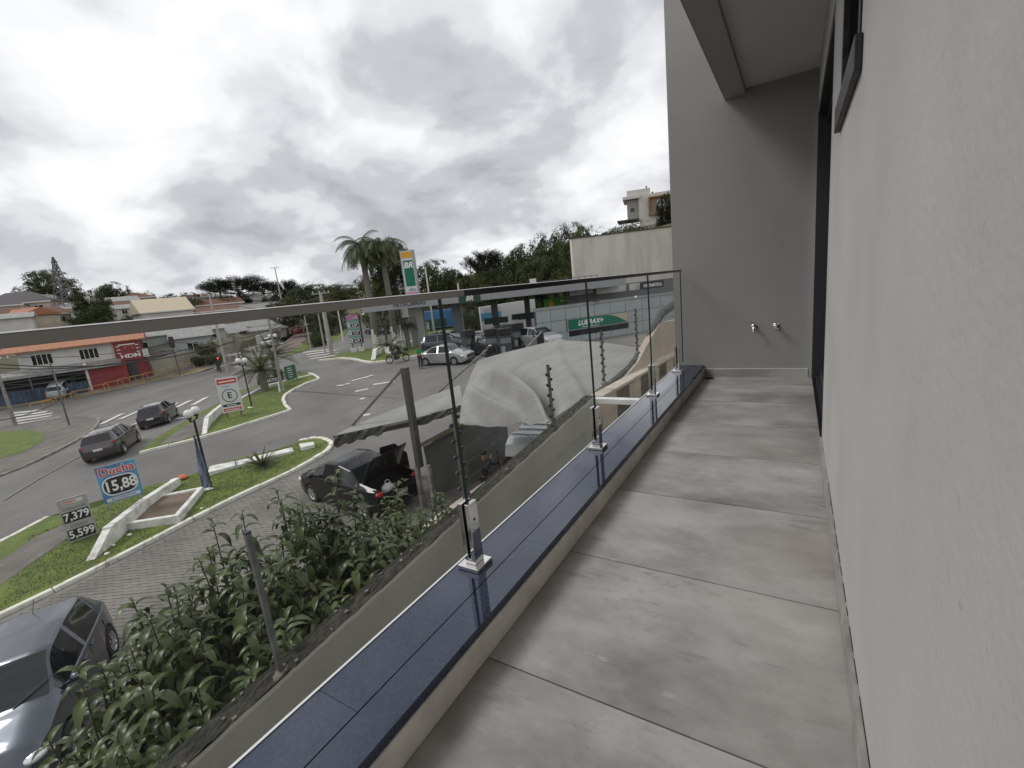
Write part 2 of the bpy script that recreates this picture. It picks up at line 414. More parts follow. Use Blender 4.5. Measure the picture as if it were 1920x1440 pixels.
# ------------------------------------------------------------------ large ground
bm = bmesh.new()
def axis(lo, hi, fine_lo, fine_hi, s, S):
    a = []; k = lo
    while k <= hi + 1e-6:
        a.append(k); k += s if fine_lo <= k < fine_hi else S
    return a
gx = axis(-600, 420, -99, 30, 3, 15); gy = axis(-180, 660, -60, 90, 3, 15)
vs = [[bm.verts.new((x, y, zt(x, y))) for x in gx] for y in gy]
for j in range(len(gy) - 1):
    for i in range(len(gx) - 1): bm.faces.new((vs[j][i], vs[j][i + 1], vs[j + 1][i + 1], vs[j + 1][i]))
me = bpy.data.meshes.new('ground'); bm.to_mesh(me); bm.free(); me.materials.append(dirtgrass)
me.polygons.foreach_set('use_smooth', [True] * len(me.polygons)); link('ground', me, kind='structure')

road_poly = polyw([(-330, 830), (-60, 785), (20, 770), (170, 746), (300, 719), (372, 704), (430, 686), (495, 664), (528, 646), (556, 624), (576, 610),
                   (596, 610), (588, 624), (572, 640), (560, 648)]) + polyw([(650, 622), (700, 603), (800, 592), (900, 585), (1000, 580), (1100, 570)]) + \
            [(-2.9, 62), (-2.9, 4), (-2.9, -12), (-60, -30)]
sheet('road', road_poly, .035, asphalt)
# pinkish far road surface
sheet('far_road', polyw([(495, 665), (528, 647), (556, 625), (576, 610), (595, 610), (586, 626), (566, 646), (545, 660)]), .06,
      mat('red_asphalt', (.20, .145, .125), .9, var=.2, vscale=.3, obj=False))

def island(pix, m=grassm, h=.12, nm='lawn'):
    return sheet(nm, polyw(pix), h, m, 'structure', raised=1)
def kerb_run(pix, label, stone=1.0, w=.17, h=.16, closed=False, gap=.012, jit=.0, km=None):
    pts = [Vector((*G(*p)[:2], 0)) for p in pix]
    root = thing('kerb', label, 'kerb', (0, 0, 0))
    # walk the polyline
    dist = [0]
    for a, b in zip(pts, pts[1:]): dist.append(dist[-1] + (b - a).length)
    tot = dist[-1]; n = max(1, int(tot / stone))
    def at(s):
        for i in range(len(pts) - 1):
            if s <= dist[i + 1] or i == len(pts) - 2:
                t = (s - dist[i]) / max(1e-6, dist[i + 1] - dist[i]); return pts[i].lerp(pts[i + 1], t)
    for k in range(n):
        a = at(k * tot / n + gap); b = at((k + 1) * tot / n - gap)
        hh = h + rnd.uniform(-.015, .015)
        off = Vector((rnd.uniform(-1, 1) * jit, rnd.uniform(-1, 1) * jit, 0))
        a = a + off; b = b + off
        a.z = zt(a.x, a.y); b.z = zt(b.x, b.y)
        d = (b - a).normalized(); x = d.cross(Vector((0, 0, 1))).normalized() * (w / 2); u = Vector((0, 0, hh)); c = .02
        inn = x * (1 - c / (w / 2)); u2 = Vector((0, 0, hh - c)); ca = d * c
        mb = MB(); mb.add([a - x, a + x, b + x, b - x, a - x + u2, a + x + u2, b + x + u2, b - x + u2,
                           a + ca - inn + u, a + ca + inn + u, b - ca + inn + u, b - ca - inn + u],
                          [(0, 1, 5, 4), (1, 2, 6, 5), (2, 3, 7, 6), (3, 0, 4, 7), (4, 5, 9, 8), (5, 6, 10, 9), (6, 7, 11, 10), (7, 4, 8, 11), (8, 9, 10, 11)])
        mb.build('kerb_stone', km or kerbm, root)
    return root

# --- near grass island with the banners
island([(-160, 1150), (-10, 1030), (60, 992), (92, 974), (150, 966), (200, 951), (262, 920), (330, 904), (392, 884), (430, 868), (520, 848), (560, 831), (600, 827), (622, 833), (618, 843),
        (590, 862), (520, 898), (400, 955), (228, 1046), (0, 1158), (-160, 1240)])
sheet('footpath', polyw([(-160, 1190), (-20, 1075), (70, 1012), (150, 978), (185, 972), (150, 1000), (95, 1040), (30, 1085), (-60, 1150), (-160, 1215)]), .128, asph2)
kerb_run([(-160, 1243), (0, 1160), (120, 1103), (228, 1048), (330, 995), (400, 957), (470, 925), (520, 900), (560, 882), (590, 864)], 'long whitewashed kerb in front of the planter and price banners', 1.1)
kerb_run([(590, 864), (606, 855), (620, 844), (624, 834), (612, 827), (590, 825), (560, 830)], 'broken rounded white kerb stones at the tip of the near lawn', .45, .2, .15, jit=.04, gap=.03)
kerb_run([(92, 974), (60, 990), (0, 1024), (-60, 1056)], 'worn pale kerb beside the footpath at the left edge', .9)
# --- middle island
island([(262, 851), (298, 822), (350, 792), (400, 764), (440, 740), (500, 716), (560, 699), (585, 703), (597, 712), (572, 722), (548, 735), (534, 745), (532, 757), (545, 768), (500, 784), (450, 800), (382, 821)])
sheet('footpath', polyw([(300, 838), (345, 805), (405, 768), (450, 741), (500, 719), (548, 704), (556, 708), (500, 731), (455, 752), (420, 772), (392, 785), (380, 812), (340, 830)]), .128, asph2)
kerb_run([(262, 853), (300, 843), (345, 832), (382, 823), (450, 802), (500, 786), (545, 771)], 'white kerb along the driveway side of the lawn with the letter E sign', 1.1)
kerb_run([(545, 771), (536, 763), (531, 752), (535, 743), (550, 733), (574, 721), (599, 712), (588, 704), (580, 702)], 'curved white kerb rounding the palm tree lawn', .55, .2, jit=.015)
# --- station island
island([(600, 676), (640, 671), (668, 674), (692, 680), (725, 678), (760, 672), (800, 664), (860, 652), (900, 646), (880, 640), (840, 642), (790, 648), (720, 652), (690, 656), (655, 660), (630, 668)])
kerb_run([(598, 678), (640, 673), (668, 676), (692, 682), (726, 680), (760, 674), (800, 666), (860, 654)], 'white kerb edging the far lawn behind the motorcycle', 1.2, .22, .2)
island([(528, 672), (560, 650), (582, 638), (604, 631), (652, 621), (640, 638), (600, 648), (560, 662)])
island([(770, 640), (800, 633), (860, 628), (912, 620), (905, 604), (868, 604), (850, 612), (800, 622), (770, 630)])
kerb_run([(770, 642), (800, 635), (860, 630), (914, 622)], 'far white kerb below the roadside grass behind the station', 1.5, .25, .2)
# --- far left corner island
sheet('footpath', polyw([(-200, 850), (-60, 812), (20, 800), (105, 785), (160, 783), (186, 789), (178, 803), (135, 832), (60, 870), (0, 893), (-200, 985)]), .12, asph2, raised=1)
sheet('lawn', polyw([(-200, 860), (0, 813), (55, 808), (85, 816), (82, 832), (45, 850), (0, 865), (-200, 945)]), .135, grassm)
kerb_run([(-100, 938), (0, 895), (60, 872), (135, 834), (178, 805), (188, 790), (183, 786)], 'dirty kerb round the street corner at the left', 1.2, .18, .15, km=mat('dirty_kerb', (.30, .27, .23), .9, var=.4, vscale=3, obj=False))
for o in list(bpy.data.objects)[-1:]: pass
# far pavement by the red building
sheet('pavement', polyw([(-330, 822), (20, 766), (170, 742), (300, 715), (372, 700), (400, 690), (380, 688), (290, 706), (205, 726), (150, 738), (0, 762), (-330, 805)]), .10,
      mat('mixed_pavement', (.30, .235, .17), .9, var=.4, vscale=.4, obj=False, col2=(.15, .14, .07)))
# kerb line beside the far road
kerb_run([(404, 692), (432, 684), (470, 672), (500, 661)], 'thin pale kerb beside the far road junction', 1.6, .2, .12)

# --- road markings (flat paint)
def stripe(mb, p, q, w):
    a = Vector((*G(*p)[:2], 0)); b = Vector((*G(*q)[:2], 0)); n = 6
    d = (b - a).normalized(); x = Vector((-d.y, d.x, 0)) * w / 2
    for k in range(n):
        s = a.lerp(b, k / n); t = a.lerp(b, (k + 1) / n)
        vs = [s - x, t - x, t + x, s + x]
        for v_ in vs: v_.z = zt(v_.x, v_.y) + (.043 if v_.x > -26 else .075)
        mb.add(vs, [(0, 1, 2, 3)])
def marking(segs, label_w=.4):
    for p, q in segs:
        mb = MB(); stripe(mb, p, q, label_w); mb.build('road_marking', markm, None, kind='structure')
marking([((22, 776), (78, 770)), ((24, 781), (88, 773)), ((27, 786), (98, 776)), ((30, 791), (106, 779)), ((33, 796), (112, 783))], .45)
marking([((190, 797), (230, 777)), ((224, 788), (263, 771)), ((315, 768), (330, 757)), ((330, 766), (358, 752)), ((362, 761), (388, 746))], .45)
marking([((250, 798), (262, 793)), ((330, 787), (348, 785))], .25)
marking([((582, 674), (640, 666)), ((578, 670), (636, 662)), ((574, 666), (632, 658)), ((570, 662), (626, 655))], .7)
marking([((500, 640 + 30), (470, 680)), ((462, 683), (440, 690))], .2)
marking([((632, 725), (645, 724)), ((648, 722), (656, 721)), ((660, 716), (700, 705)), ((683, 710), (690, 709)), ((666, 735), (690, 730)), ((675, 749), (684, 748)), ((680, 780), (694, 778))], .3)
marking([((700, 722), (740, 716))], .3)
mk = MB(); stripe(mk, (8, 940), (160, 852), .09); mk.build('road_marking', mat('faded_yellow_marking', (.27, .25, .20), .9), None, kind='structure')
mk = MB(); stripe(mk, (545, 735), (745, 748), .06); mk.build('expansion_joint', mat('tar_joint', (.05, .05, .05), .8), None, kind='structure')

# --- bedding sand and interlocking pavers on the near drive (real blocks, joined)
pav = polyw([(-300, 1330), (0, 1175), (228, 1058), (400, 967), (520, 910), (600, 870)]) + [(-9.0, 11.5), (-6.0, 9.0), (-3.0, 6.0), (-3.0, -6.0), (-14, -6)]
sheet('paver_bed', pav, .047, mat('joint_sand', (.19, .178, .155), .95))
mb = MB(); sx, sy = .245, .125
ang0 = math.radians(28); ca, sa = math.cos(ang0), math.sin(ang0)
for j in range(-120, 170):
    for i in range(-110, 40):
        lx = (i + (.5 if j % 2 else 0)) * sx; ly = j * sy
        x = lx * ca - ly * sa; y = lx * sa + ly * ca
        if not (-19 < x < -3 and -6 < y < 12): continue
        if not inside(x, y, pav): continue
        if x > -7 and y < 0: continue
        z = zt(x, y); h = .052 + rnd.uniform(0, .008); w_, l_ = sx / 2 - .0035, sy / 2 - .0035
        c = [(-w_, -l_), (w_, -l_), (w_, l_), (-w_, l_)]
        vs = [(x + a * ca - b * sa, y + a * sa + b * ca, z + h) for a, b in c] + [(x + a * ca - b * sa, y + a * sa + b * ca, z + .03) for a, b in c]
        mb.add(vs, [(0, 1, 2, 3), (4, 5, 1, 0), (5, 6, 2, 1), (6, 7, 3, 2), (7, 4, 0, 3)], rnd.randrange(3))
paver = [mat('paver_%s' % n, c, .9, var=.25, vscale=.5, obj=False) for n, c in (('grey', (.21, .197, .178)), ('brown', (.20, .186, .167)), ('pale', (.222, .207, .186)))]
o = mb.build('paving_blocks', paver, None, kind='stuff')
tag(o, 'interlocking grey paving blocks of the drive below the hedge', 'paving')
# ================================================================== BALCONY
XW = .145                                       # face of the long wall
# floor: one bedding slab and each tile on it
fl = MB().box(-1.05, 1.2, -1.2, 5.03, -.22, -.012).build('balcony_floor', mat('tile_joint', (.09, .08, .07), .9), None, kind='structure')
def tilemat():
    m = bpy.data.materials.new('porcelain_tile'); m.use_nodes = True; t = m.node_tree; b = t.nodes['Principled BSDF']
    g = N(t, 'ShaderNodeNewGeometry'); oi = N(t, 'ShaderNodeObjectInfo')
    def nz(scale, st, det, off=0):
        mp = N(t, 'ShaderNodeMapping'); mp.inputs['Scale'].default_value = st; mp.inputs['Location'].default_value = (off, off, 0)
        t.links.new(g.outputs['Position'], mp.inputs[0]); n = N(t, 'ShaderNodeTexNoise', noise_dimensions='4D'); n.inputs['Scale'].default_value = scale
        n.inputs['Detail'].default_value = det; n.inputs['Roughness'].default_value = .62; t.links.new(mp.outputs[0], n.inputs['Vector'])
        t.links.new(M('MULTIPLY', oi.outputs['Random'], 9, tree=t), n.inputs['W']); return n.outputs[0]
    a = nz(2.6, (.9, 1.5, 1), 9); c = nz(1.3, (1, 1, 1), 5, 4); d = nz(1.0, (.8, .8, 1), 3, 9)
    f = M('ADD', M('MULTIPLY', a, .6, tree=t), M('MULTIPLY', c, .4, tree=t), tree=t)
    r = N(t, 'ShaderNodeValToRGB'); t.links.new(f, r.inputs[0]); e = r.color_ramp
    e.elements[0].position = .36; e.elements[0].color = (.175, .172, .163, 1); e.elements[1].position = .60; e.elements[1].color = (.50, .493, .476, 1)
    x = e.elements.new(.47); x.color = (.32, .315, .302, 1)
    # faint warm patches
    r2 = N(t, 'ShaderNodeMapRange'); t.links.new(d, r2.inputs[0]); r2.inputs[1].default_value = .45; r2.inputs[2].default_value = .7; r2.inputs[4].default_value = .6
    mx = N(t, 'ShaderNodeMix', data_type='RGBA'); t.links.new(r2.outputs[0], mx.inputs[0]); t.links.new(r.outputs[0], mx.inputs[6]); mx.inputs[7].default_value = (.37, .325, .305, 1)
    # the sill's dark reflection painted along the kerb, and dark scuffs
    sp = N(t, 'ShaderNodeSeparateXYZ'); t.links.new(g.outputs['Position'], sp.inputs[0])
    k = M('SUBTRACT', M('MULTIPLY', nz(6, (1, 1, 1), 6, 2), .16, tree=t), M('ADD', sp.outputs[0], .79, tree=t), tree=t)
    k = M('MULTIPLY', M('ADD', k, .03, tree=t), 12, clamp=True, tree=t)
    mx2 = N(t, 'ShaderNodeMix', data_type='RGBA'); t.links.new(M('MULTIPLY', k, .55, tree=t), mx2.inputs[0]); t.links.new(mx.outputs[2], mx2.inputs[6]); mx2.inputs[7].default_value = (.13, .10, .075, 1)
    sc = nz(14, (1, 2.5, 1), 8, 6); s2 = nz(.9, (1, 1, 1), 2, 12)
    q = M('MULTIPLY', M('MULTIPLY', M('SUBTRACT', sc, .54, tree=t), 9, clamp=True, tree=t), M('MULTIPLY', M('SUBTRACT', s2, .50, tree=t), 8, clamp=True, tree=t), tree=t)
    mx3 = N(t, 'ShaderNodeMix', data_type='RGBA'); t.links.new(M('MULTIPLY', q, .6, tree=t), mx3.inputs[0]); t.links.new(mx2.outputs[2], mx3.inputs[6]); mx3.inputs[7].default_value = (.07, .065, .06, 1)
    t.links.new(mx3.outputs[2], b.inputs['Base Color'])
    weather(m, 60, .56, .72, .35, (.20, .195, .185), off=2); weather(m, 4.5, .60, .70, .5, (.16, .155, .145), stretch=(.6, 2.6, 1), off=5); weather(m, 7, .62, .68, .35, (.55, .54, .52), stretch=(1, 1.6, 1), off=8); weather(m, 160, .70, .74, .7, (.06, .055, .05), off=11)
    t.links.new(M('MULTIPLY_ADD', c, .22, .22, tree=t), b.inputs['Roughness']); b.inputs['Specular IOR Level'].default_value = .42
    return m
tm = tilemat()
ys = [-1.2, -.3, .322, .944, 1.566, 2.19, 2.81, 3.43, 4.05, 4.67, 5.03]
for y0, y1 in zip(ys, ys[1:]):
    MB().box(-.79, XW + .001, y0 + .0025, y1 - .0025, -.011, 0).build('floor_tile', tm, fl)
MB().box(XW + .002, 1.2, 3.05, 5.0, -.011, .004).build('granite_threshold', mat('dark_granite', (.012, .012, .018), .25, var=.2, vscale=80), fl)
# raised kerb that carries the glass: riser and polished granite top
granite = mat('polished_granite_sky_blue', (.024, .032, .064), .035, var=.5, vscale=120, spec=.9, coat=.0)  # blue of the reflected sky mixed into the dark stone's colour and tint
weather(granite, 420, .68, .74, .35, (.12, .13, .17)); weather(granite, 70, .72, .76, .5, (.2, .2, .2), off=3)
granite.node_tree.nodes['Principled BSDF'].inputs['Specular Tint'].default_value = (.80, .86, 1, 1)
MB().box(-1.05, -.80, -1.2, 5.03, .0896, .108).build('granite_bed', mat('dark_granite', (.012, .012, .018), .25, var=.2, vscale=80), None, kind='structure')
kb = thing('parapet_kerb', 'low kerb topped with polished dark granite under the glass balustrade', 'kerb', (0, 0, 0))
MB().box(-1.03, -.792, -1.2, 5.03, -.3, .0895).build('riser', mat('riser_tile', (.62, .58, .52), .55, var=.2, vscale=6), kb)
for y0, y1 in ((-1.2, .56), (.56, 2.58), (2.58, 4.3), (4.3, 5.03)):
    MB().box(-1.057, -.9085, y0 + .0006, y1 - .0006, .09, .12).build('granite_slab', granite, kb)
for y0, y1 in ((-1.2, 1.4), (1.4, 3.6), (3.6, 5.03)):
    MB().box(-.9045, -.797, y0 + .0006, y1 - .0006, .09, .12).build('granite_slab', granite, kb)
MB().box(-1.066, -1.058, -1.2, 5.03, .085, .123).build('edge_strip', mat('bright_aluminium', (.8, .8, .8), .3, .6), kb)
# facade below the kerb
fac = thing('balcony_building', 'grey rendered building that carries the balcony, seen below the glass', 'building', (0, 0, 0))
MB().box(-1.03, 4.5, -1.2, 5.5, -5.8, -.302).build('wall', plaster, fac)
# end wall: a fin that stands out past the glass
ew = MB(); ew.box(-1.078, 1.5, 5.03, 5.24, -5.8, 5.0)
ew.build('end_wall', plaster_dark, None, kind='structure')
o = MB().box(-.845, XW - .03, 5.017, 5.0295, .001, .078).build('skirting', tm, None); o['kind'] = 'structure'
MB().box(-.845, XW - .03, 5.019, 5.0295, .079, .083).build('skirting_joint', white_m, None, kind='structure')
# ceiling, beam
MB().box(-.403, 1.2, -1.2, 5.03, 2.62, 3.4).build('balcony_ceiling', soffit_m, None, kind='structure')
MB().box(-.57, -.4035, -1.2, 5.03, 2.575, 3.4).build('ceiling_beam', beam_m, None, kind='structure')
MB().box(-.5725, -.5701, -1.2, 5.03, 2.572, 2.60).build('drip_edge', plaster_near, None, kind='structure')
# long wall with window and door openings
T = .16
wl = MB()
wl.box(XW, XW + T, -1.2, 1.76, 0, 3.4)                  # near part
wl.box(XW, XW + T, 1.76, 2.44, 0, 1.60)                 # below the window
wl.box(XW, XW + T, 1.76, 2.44, 2.33, 3.4)
wl.box(XW, XW + T, 2.44, 3.04, 0, 3.4)                  # pier
wl.box(XW - .002, XW + T, 3.04, 5.03, 2.29, 3.4)        # above the door
wl.build('long_wall', plaster_near, None, kind='structure')
# skirting along the foot of the long wall
MB().box(XW - .0125, XW - .0005, -1.2, 3.035, .004, .083).build('wall_skirting', mat('skirting_tile', (.33, .315, .295), .45, var=.3, vscale=7, bump=.2, bscale=30), None, kind='structure')
# ragged gap between skirting and plaster
gp = MB(); yy = -.6
while yy < 2.3:
    l = rnd.uniform(.03, .12); gp.box(XW - .0022, XW - .0004, yy, yy + l, .0835, .0835 + rnd.uniform(.002, .006)); yy += l + rnd.uniform(.0, .05)
gp.build('open_joint', mat('joint_gap', (.03, .028, .025), .9), None, kind='structure')
# dark room behind the openings
MB().add([(2.6, -1.2, -.02), (2.6, 5.2, -.02), (2.6, 5.2, 3.4), (2.6, -1.2, 3.4), (XW + T, -1.2, -.02), (XW + T, 5.2, -.02), (XW + T, -1.2, 3.4), (XW + T, 5.2, 3.4)],
         [(0, 1, 2, 3), (4, 5, 1, 0), (6, 3, 2, 7)]).build('room', mat('dark_room', (.04, .04, .04), .9), None, kind='structure')
# sliding door
dr = thing('sliding_door', 'dark framed glass sliding door at the far end of the balcony', 'door', (XW, 3.04, 0))
al = mat('graphite_aluminium', (.045, .047, .052), .35, .3)
lt = mat('light_reveal', (.42, .41, .40), .8)
MB().box(-.022, -.0025, 1.945, 1.985, 0.004, 2.29).build('jamb_trim', lt, dr)
d_ = MB(); d_.box(.0, .12, 1.90, 1.985, .005, 2.29); d_.box(.0, .12, .0, .035, .005, 2.29); d_.box(.0, .12, .035, 1.90, 2.235, 2.289); d_.box(.03, .12, .035, 1.90, .005, .03); d_.build('door_frame', al, dr)
d_ = MB(); d_.box(.06, .085, .95, 1.01, .032, 2.234); d_.box(.06, .085, 1.01, 1.9, .032, .10); d_.box(.06, .085, 1.01, 1.9, 2.17, 2.234); d_.build('sash_frame', al, dr)
MB().box(.07, .076, 1.01, 1.9, .10, 2.17).build('door_glass', darkglass, dr)
MB().box(.086, .09, .04, .95, .032, 2.234).build('dark_interior_panel', blk, dr)  # black panel added for the unlit interior behind the door
# window with its top hung sash tilted out
wn = thing('awning_window', 'small dark window high in the wall with its glass sash tilted outward', 'window', (XW, 1.76, 1.60))
f_ = MB(); f_.box(.02, .09, 0, .03, 0, .73); f_.box(.02, .09, .65, .68, 0, .73); f_.box(.02, .09, .03, .65, 0, .03); f_.box(.02, .09, .03, .65, .70, .73); f_.build('window_frame', al, wn)
MB().box(.10, .11, .03, .65, .03, .70).build('dark_opening_panel', blk, wn)  # black backing added where only the unlit room shows through the window
sash = bpy.data.objects.new('window_sash', None)
def tilt(mb):
    a = -math.radians(9); c, s = math.cos(a), math.sin(a); z0 = .71
    mb.v = [((x) * c - (z - z0) * -s, y, z0 + (z - z0) * c + x * s) for x, y, z in mb.v]; return mb
f_ = MB(); f_.box(.02, .04, .012, .668, .06, .09); f_.box(-.005, .017, .012, .05, .065, .66); f_.box(-.005, .017, .63, .668, .065, .66); f_.box(-.005, .017, .012, .668, .66, .71)
sh = (f_).build('window_sash', mat('dusty_black_aluminium', (.035, .035, .037), .5, .2, var=.6, vscale=14), wn, bevel=.002)
MB().box(-.020, -.001, -.06, .70, -.020, .070).box(-.012, .06, .0, .68, .071, .085).build('sash_bottom_rail', mat('dusty_black_aluminium', (.018, .018, .02), .6), wn, bevel=.003)
(MB().box(.03, .035, .05, .63, .09, .66)).build('sash_glass', darkglass, sh)
# taps on the end wall
def tap(x, z, kind, label):
    t = thing(kind, label, 'tap', (x, 5.029, z))
    MB().lathe([(.0, -.0), (.026, -.0), (.026, -.006), (.018, -.012), (.012, -.014), (.012, -.05), (.0, -.05)], 20, ax='y').build('flange', chrome, t, smooth=True)
    return t
t = tap(-.335, .50, 'wall_tap', 'chrome garden tap with lever handle on the grey end wall')
MB().tube([(0, -.03, 0), (0, -.06, 0), (0, -.075, -.012), (0, -.08, -.05)], [.012, .012, .011, .009], 12).build('spout', chrome, t, smooth=True)
MB().tube([(0, -.045, .01), (0, -.045, .035)], .007, 10).build('stem', chrome, t, smooth=True)
MB().bar((-.004, -.045, .038), (-.045, -.055, .046), .012, .006).build('lever', chrome, t, bevel=.002)
t = tap(-.15, .50, 'shutoff_valve', 'round chrome cross-head valve beside the garden tap')
MB().lathe([(.0, -.045), (.02, -.045), (.024, -.05), (.024, -.062), (.016, -.066), (.0, -.066)], 20, ax='y').build('knob', chrome, t, smooth=True)
for k in range(4):
    a = math.pi / 4 + k * math.pi / 2; MB().tube([(0, -.056, 0), (.034 * math.cos(a), -.056, .034 * math.sin(a))], .007, 8).build('handle_spoke', chrome, t, smooth=True)
dn = thing('floor_drain', 'small round drain in the far left corner of the balcony floor', 'drain', (-.735, 4.93, .0005))
MB().lathe([(.0, .0), (.045, 0), (.05, .002), (.052, .0)], 20).build('rim', dkgrey, dn, smooth=True)
g_ = MB()
for k in range(-3, 4): g_.box(-.036, .036, k * .011 - .003, k * .011 + .003, .001, .003)
g_.build('grate', blk, dn)

# ------------------------------------------------------------------ glass balustrade
XG = -.993
bal = thing('glass_balustrade', 'frameless glass balustrade with steel spigots and slim top rail', 'railing', (XG, 0, 0))
gl = glassmat('clear_glass', (.972, .982, .974), .55)
edge = mat('glass_edge', (.015, .03, .028), .15)
spy = [-.10, 1.185, 2.452, 3.732, 4.70]
jts = [-1.2, -.085, 1.185, 2.452, 3.732, 4.965]
for a, b in zip(jts, jts[1:]):
    p = MB().add([(0, a + .003, .17), (0, b - .003, .17), (0, b - .003, 1.094), (0, a + .003, 1.094)], [(0, 1, 2, 3)]).build('glass_pane', gl, bal)
    MB().box(-.005, .005, a + .0008, a + .0032, .17, 1.0935).build('pane_edge', edge, p)
    MB().box(-.005, .005, b - .0032, b - .0008, .17, 1.0935).build('pane_edge', edge, p)
for a, b in ((-1.2, 1.31), (1.312, 4.97)):
    c_ = MB(); c_.box(-.0115, .0115, a, b, 1.094, 1.1155)
    c_.build('top_rail', capm if a < 0 else mat('rail_dark_reflection', (.03, .03, .032), .3, .5), bal, bevel=.0015)  # far length darker: a dark reflection put into the rail's colour
MB().prismy([(.0118, 1.1157), (.0085, 1.1178), (-.0125, 1.1178), (-.0125, 1.1157)], -1.2, 4.97).build('rail_top_glint', mat('rail_glint_white', (.9, .9, .9), .4), bal)  # white strip added as the sky glare on the rail's top edge
for y in spy:
    s = MB()
    for sx_ in (-1, 1):
        x0, x1 = (.0065, .0235) if sx_ > 0 else (-.0235, -.0065)
        s.box(x0, x1, y - .026, y + .026, .138, .375)
    s.box(-.0065, .0065, y - .026, y + .026, .138, .16)
    sp_ = s.build('spigot', chrome, bal, bevel=.002)
    MB().box(-.046, .046, y - .046, y + .046, .121, .1375).build('base_plate', chrome, sp_, bevel=.002)
    MB().lathe([(0, .0), (.005, .0), (.005, .0015), (0, .0015)], 12, (.0235, y, .31), 'x').build('screw', blk, sp_)
    for sx_ in (-1, 1): MB().box(sx_ * .0065 - .001, sx_ * .0065 + .001, y - .024, y + .024, .2, .372).build('gasket', rubber, sp_)

# ================================================================== BOUNDARY WALL AND ELECTRIC FENCE
XB = -2.6
def wtop(y): return -1.05 + .08 * (y - 1.21)
bw = thing('boundary_wall', 'rendered boundary wall with rough mossy top beside the balcony', 'wall', (0, 0, 0))
wallm = mat('boundary_render', (.40, .395, .35), .9, var=.14, vscale=1.1, bump=.3, bscale=30)
mb = MB(); n = 260; Y0, Y1 = -3.0, 6.45
vs = []; fs = []
for i in range(n + 1):
    y = Y0 + (Y1 - Y0) * i / n; z = wtop(y); j1 = .012 * noise.noise(Vector((y * 6, 0, 0))) + .006 * noise.noise(Vector((y * 30, 3, 0)))
    j2 = .02 * noise.noise(Vector((y * 5, 9, 0)))
    vs += [(XB + .0, y, -5.9), (XB + .0, y, z - .02 + j1), (XB - .012, y, z + j1)]
for i in range(n):
    a = i * 3
    fs += [(a, a + 3, a + 4, a + 1), (a + 1, a + 4, a + 5, a + 2)]
mb.add(vs, fs)
# outer face and end
mb.add([(XB - .17, Y0, -5.9), (XB - .17, Y1, -5.9), (XB - .17, Y1, wtop(Y1)), (XB - .17, Y0, wtop(Y0)), (XB, Y1, -5.9), (XB, Y1, wtop(Y1))], [(0, 3, 2, 1), (1, 2, 5, 4)])
mb.build('wall_body', wallm, bw)
mb = MB(); vs = []; fs = []; K = 7
for i in range(n + 1):
    y = Y0 + (Y1 - Y0) * i / n
    for k in range(K):
        x = XB - .012 - .125 * k / (K - 1)
        vs.append((x - (.02 * noise.noise(Vector((y * 8, 5, 1))) if k == K - 1 else 0), y, wtop(y) + .006 + .016 * noise.noise(Vector((x * 25, y * 9, 0))) + .014 * noise.noise(Vector((x * 60, y * 33, 2)))))
for i in range(n):
    for k in range(K - 1):
        a = i * K + k; fs.append((a, a + K, a + K + 1, a + 1))
mb.add(vs, fs)
mb.build('mossy_coping', mat('moss_and_soot', (.07, .065, .05), .95, var=.6, vscale=9, bump=.8, bscale=50, col2=(.02, .022, .018)), bw)
mb = MB()
for i in range(45):
    y = rnd.uniform(-1, 6.3); x = XB - rnd.uniform(.0, .16); s = rnd.uniform(.004, .011)
    mb.box(x - s, x + s, y - s, y + s * rnd.uniform(.8, 2), wtop(y) + .01, wtop(y) + .018 + s * rnd.uniform(.1, .6))
mb.build('mortar_crumbs', mat('mortar', (.22, .21, .18), .9, var=.5), bw, kind='stuff')
fe = thing('electric_fence', 'electric fence of thin steel posts with black insulators on the wall', 'fence', (0, 0, 0))
py_ = [1.21 + 1.955 * k for k in range(-1, 5)]
for y in py_:
    zt_ = wtop(y) - .02 if y < 6.5 else wtop(6.5) + (y - 6.5) * .09
    H_ = .96 if y < 4 else .86
    # the posts lean very slightly and stand on a blob of mortar
    pc = MB(); x_ = XB - .07
    pc.box(x_ - .015, x_ + .015, y - .015, y + .015, zt_, zt_ + H_); po = pc.build('fence_post', steel, fe)
    MB().box(x_ - .017, x_ + .017, y - .017, y + .017, zt_ + H_, zt_ + H_ + .012).build('post_cap', blk, po)
    MB().sphere((x_, y, zt_), .05, 8, sc=(1.1, 1.4, .7)).build('mortar_blob', mat('mortar', (.4, .38, .33), .9), po)
    for k in range(6 if y > 2 else 0):
        z = zt_ + .13 + k * (H_ - .18) / 5
        for sgn in (-1, 1):
            zz_ = z + (.0 if sgn > 0 else -.055)
            c_ = (x_, y + sgn * .056, zz_)
            b_ = MB().lathe([(.002, -.034), (.007, -.028), (.018, -.006), (.022, .0), (.018, .006), (.007, .028), (.002, .034)], 10, c_, 'y')
            b_.build('insulator', blk, po, smooth=True)
for k in range(6):
    pts = []
    for y in py_[2:]:
        zt_ = wtop(y) - .02 if y < 6.5 else wtop(6.5) + (y - 6.5) * .09; H_ = .96 if y < 4 else .86
        pts.append((XB - .07, y, zt_ + .11 + k * (H_ - .18) / 5))
    MB().tube(pts, .0009, 5).build('wire', steel, fe)
# white steel lintel between boundary wall and building
o = MB().box(XB + .0, -1.04, 6.4, 6.52, -.74, -.66).build('gate_lintel', white_m, None, bevel=.006)
tag(o, 'white steel beam bridging the boundary wall and the building', 'beam')
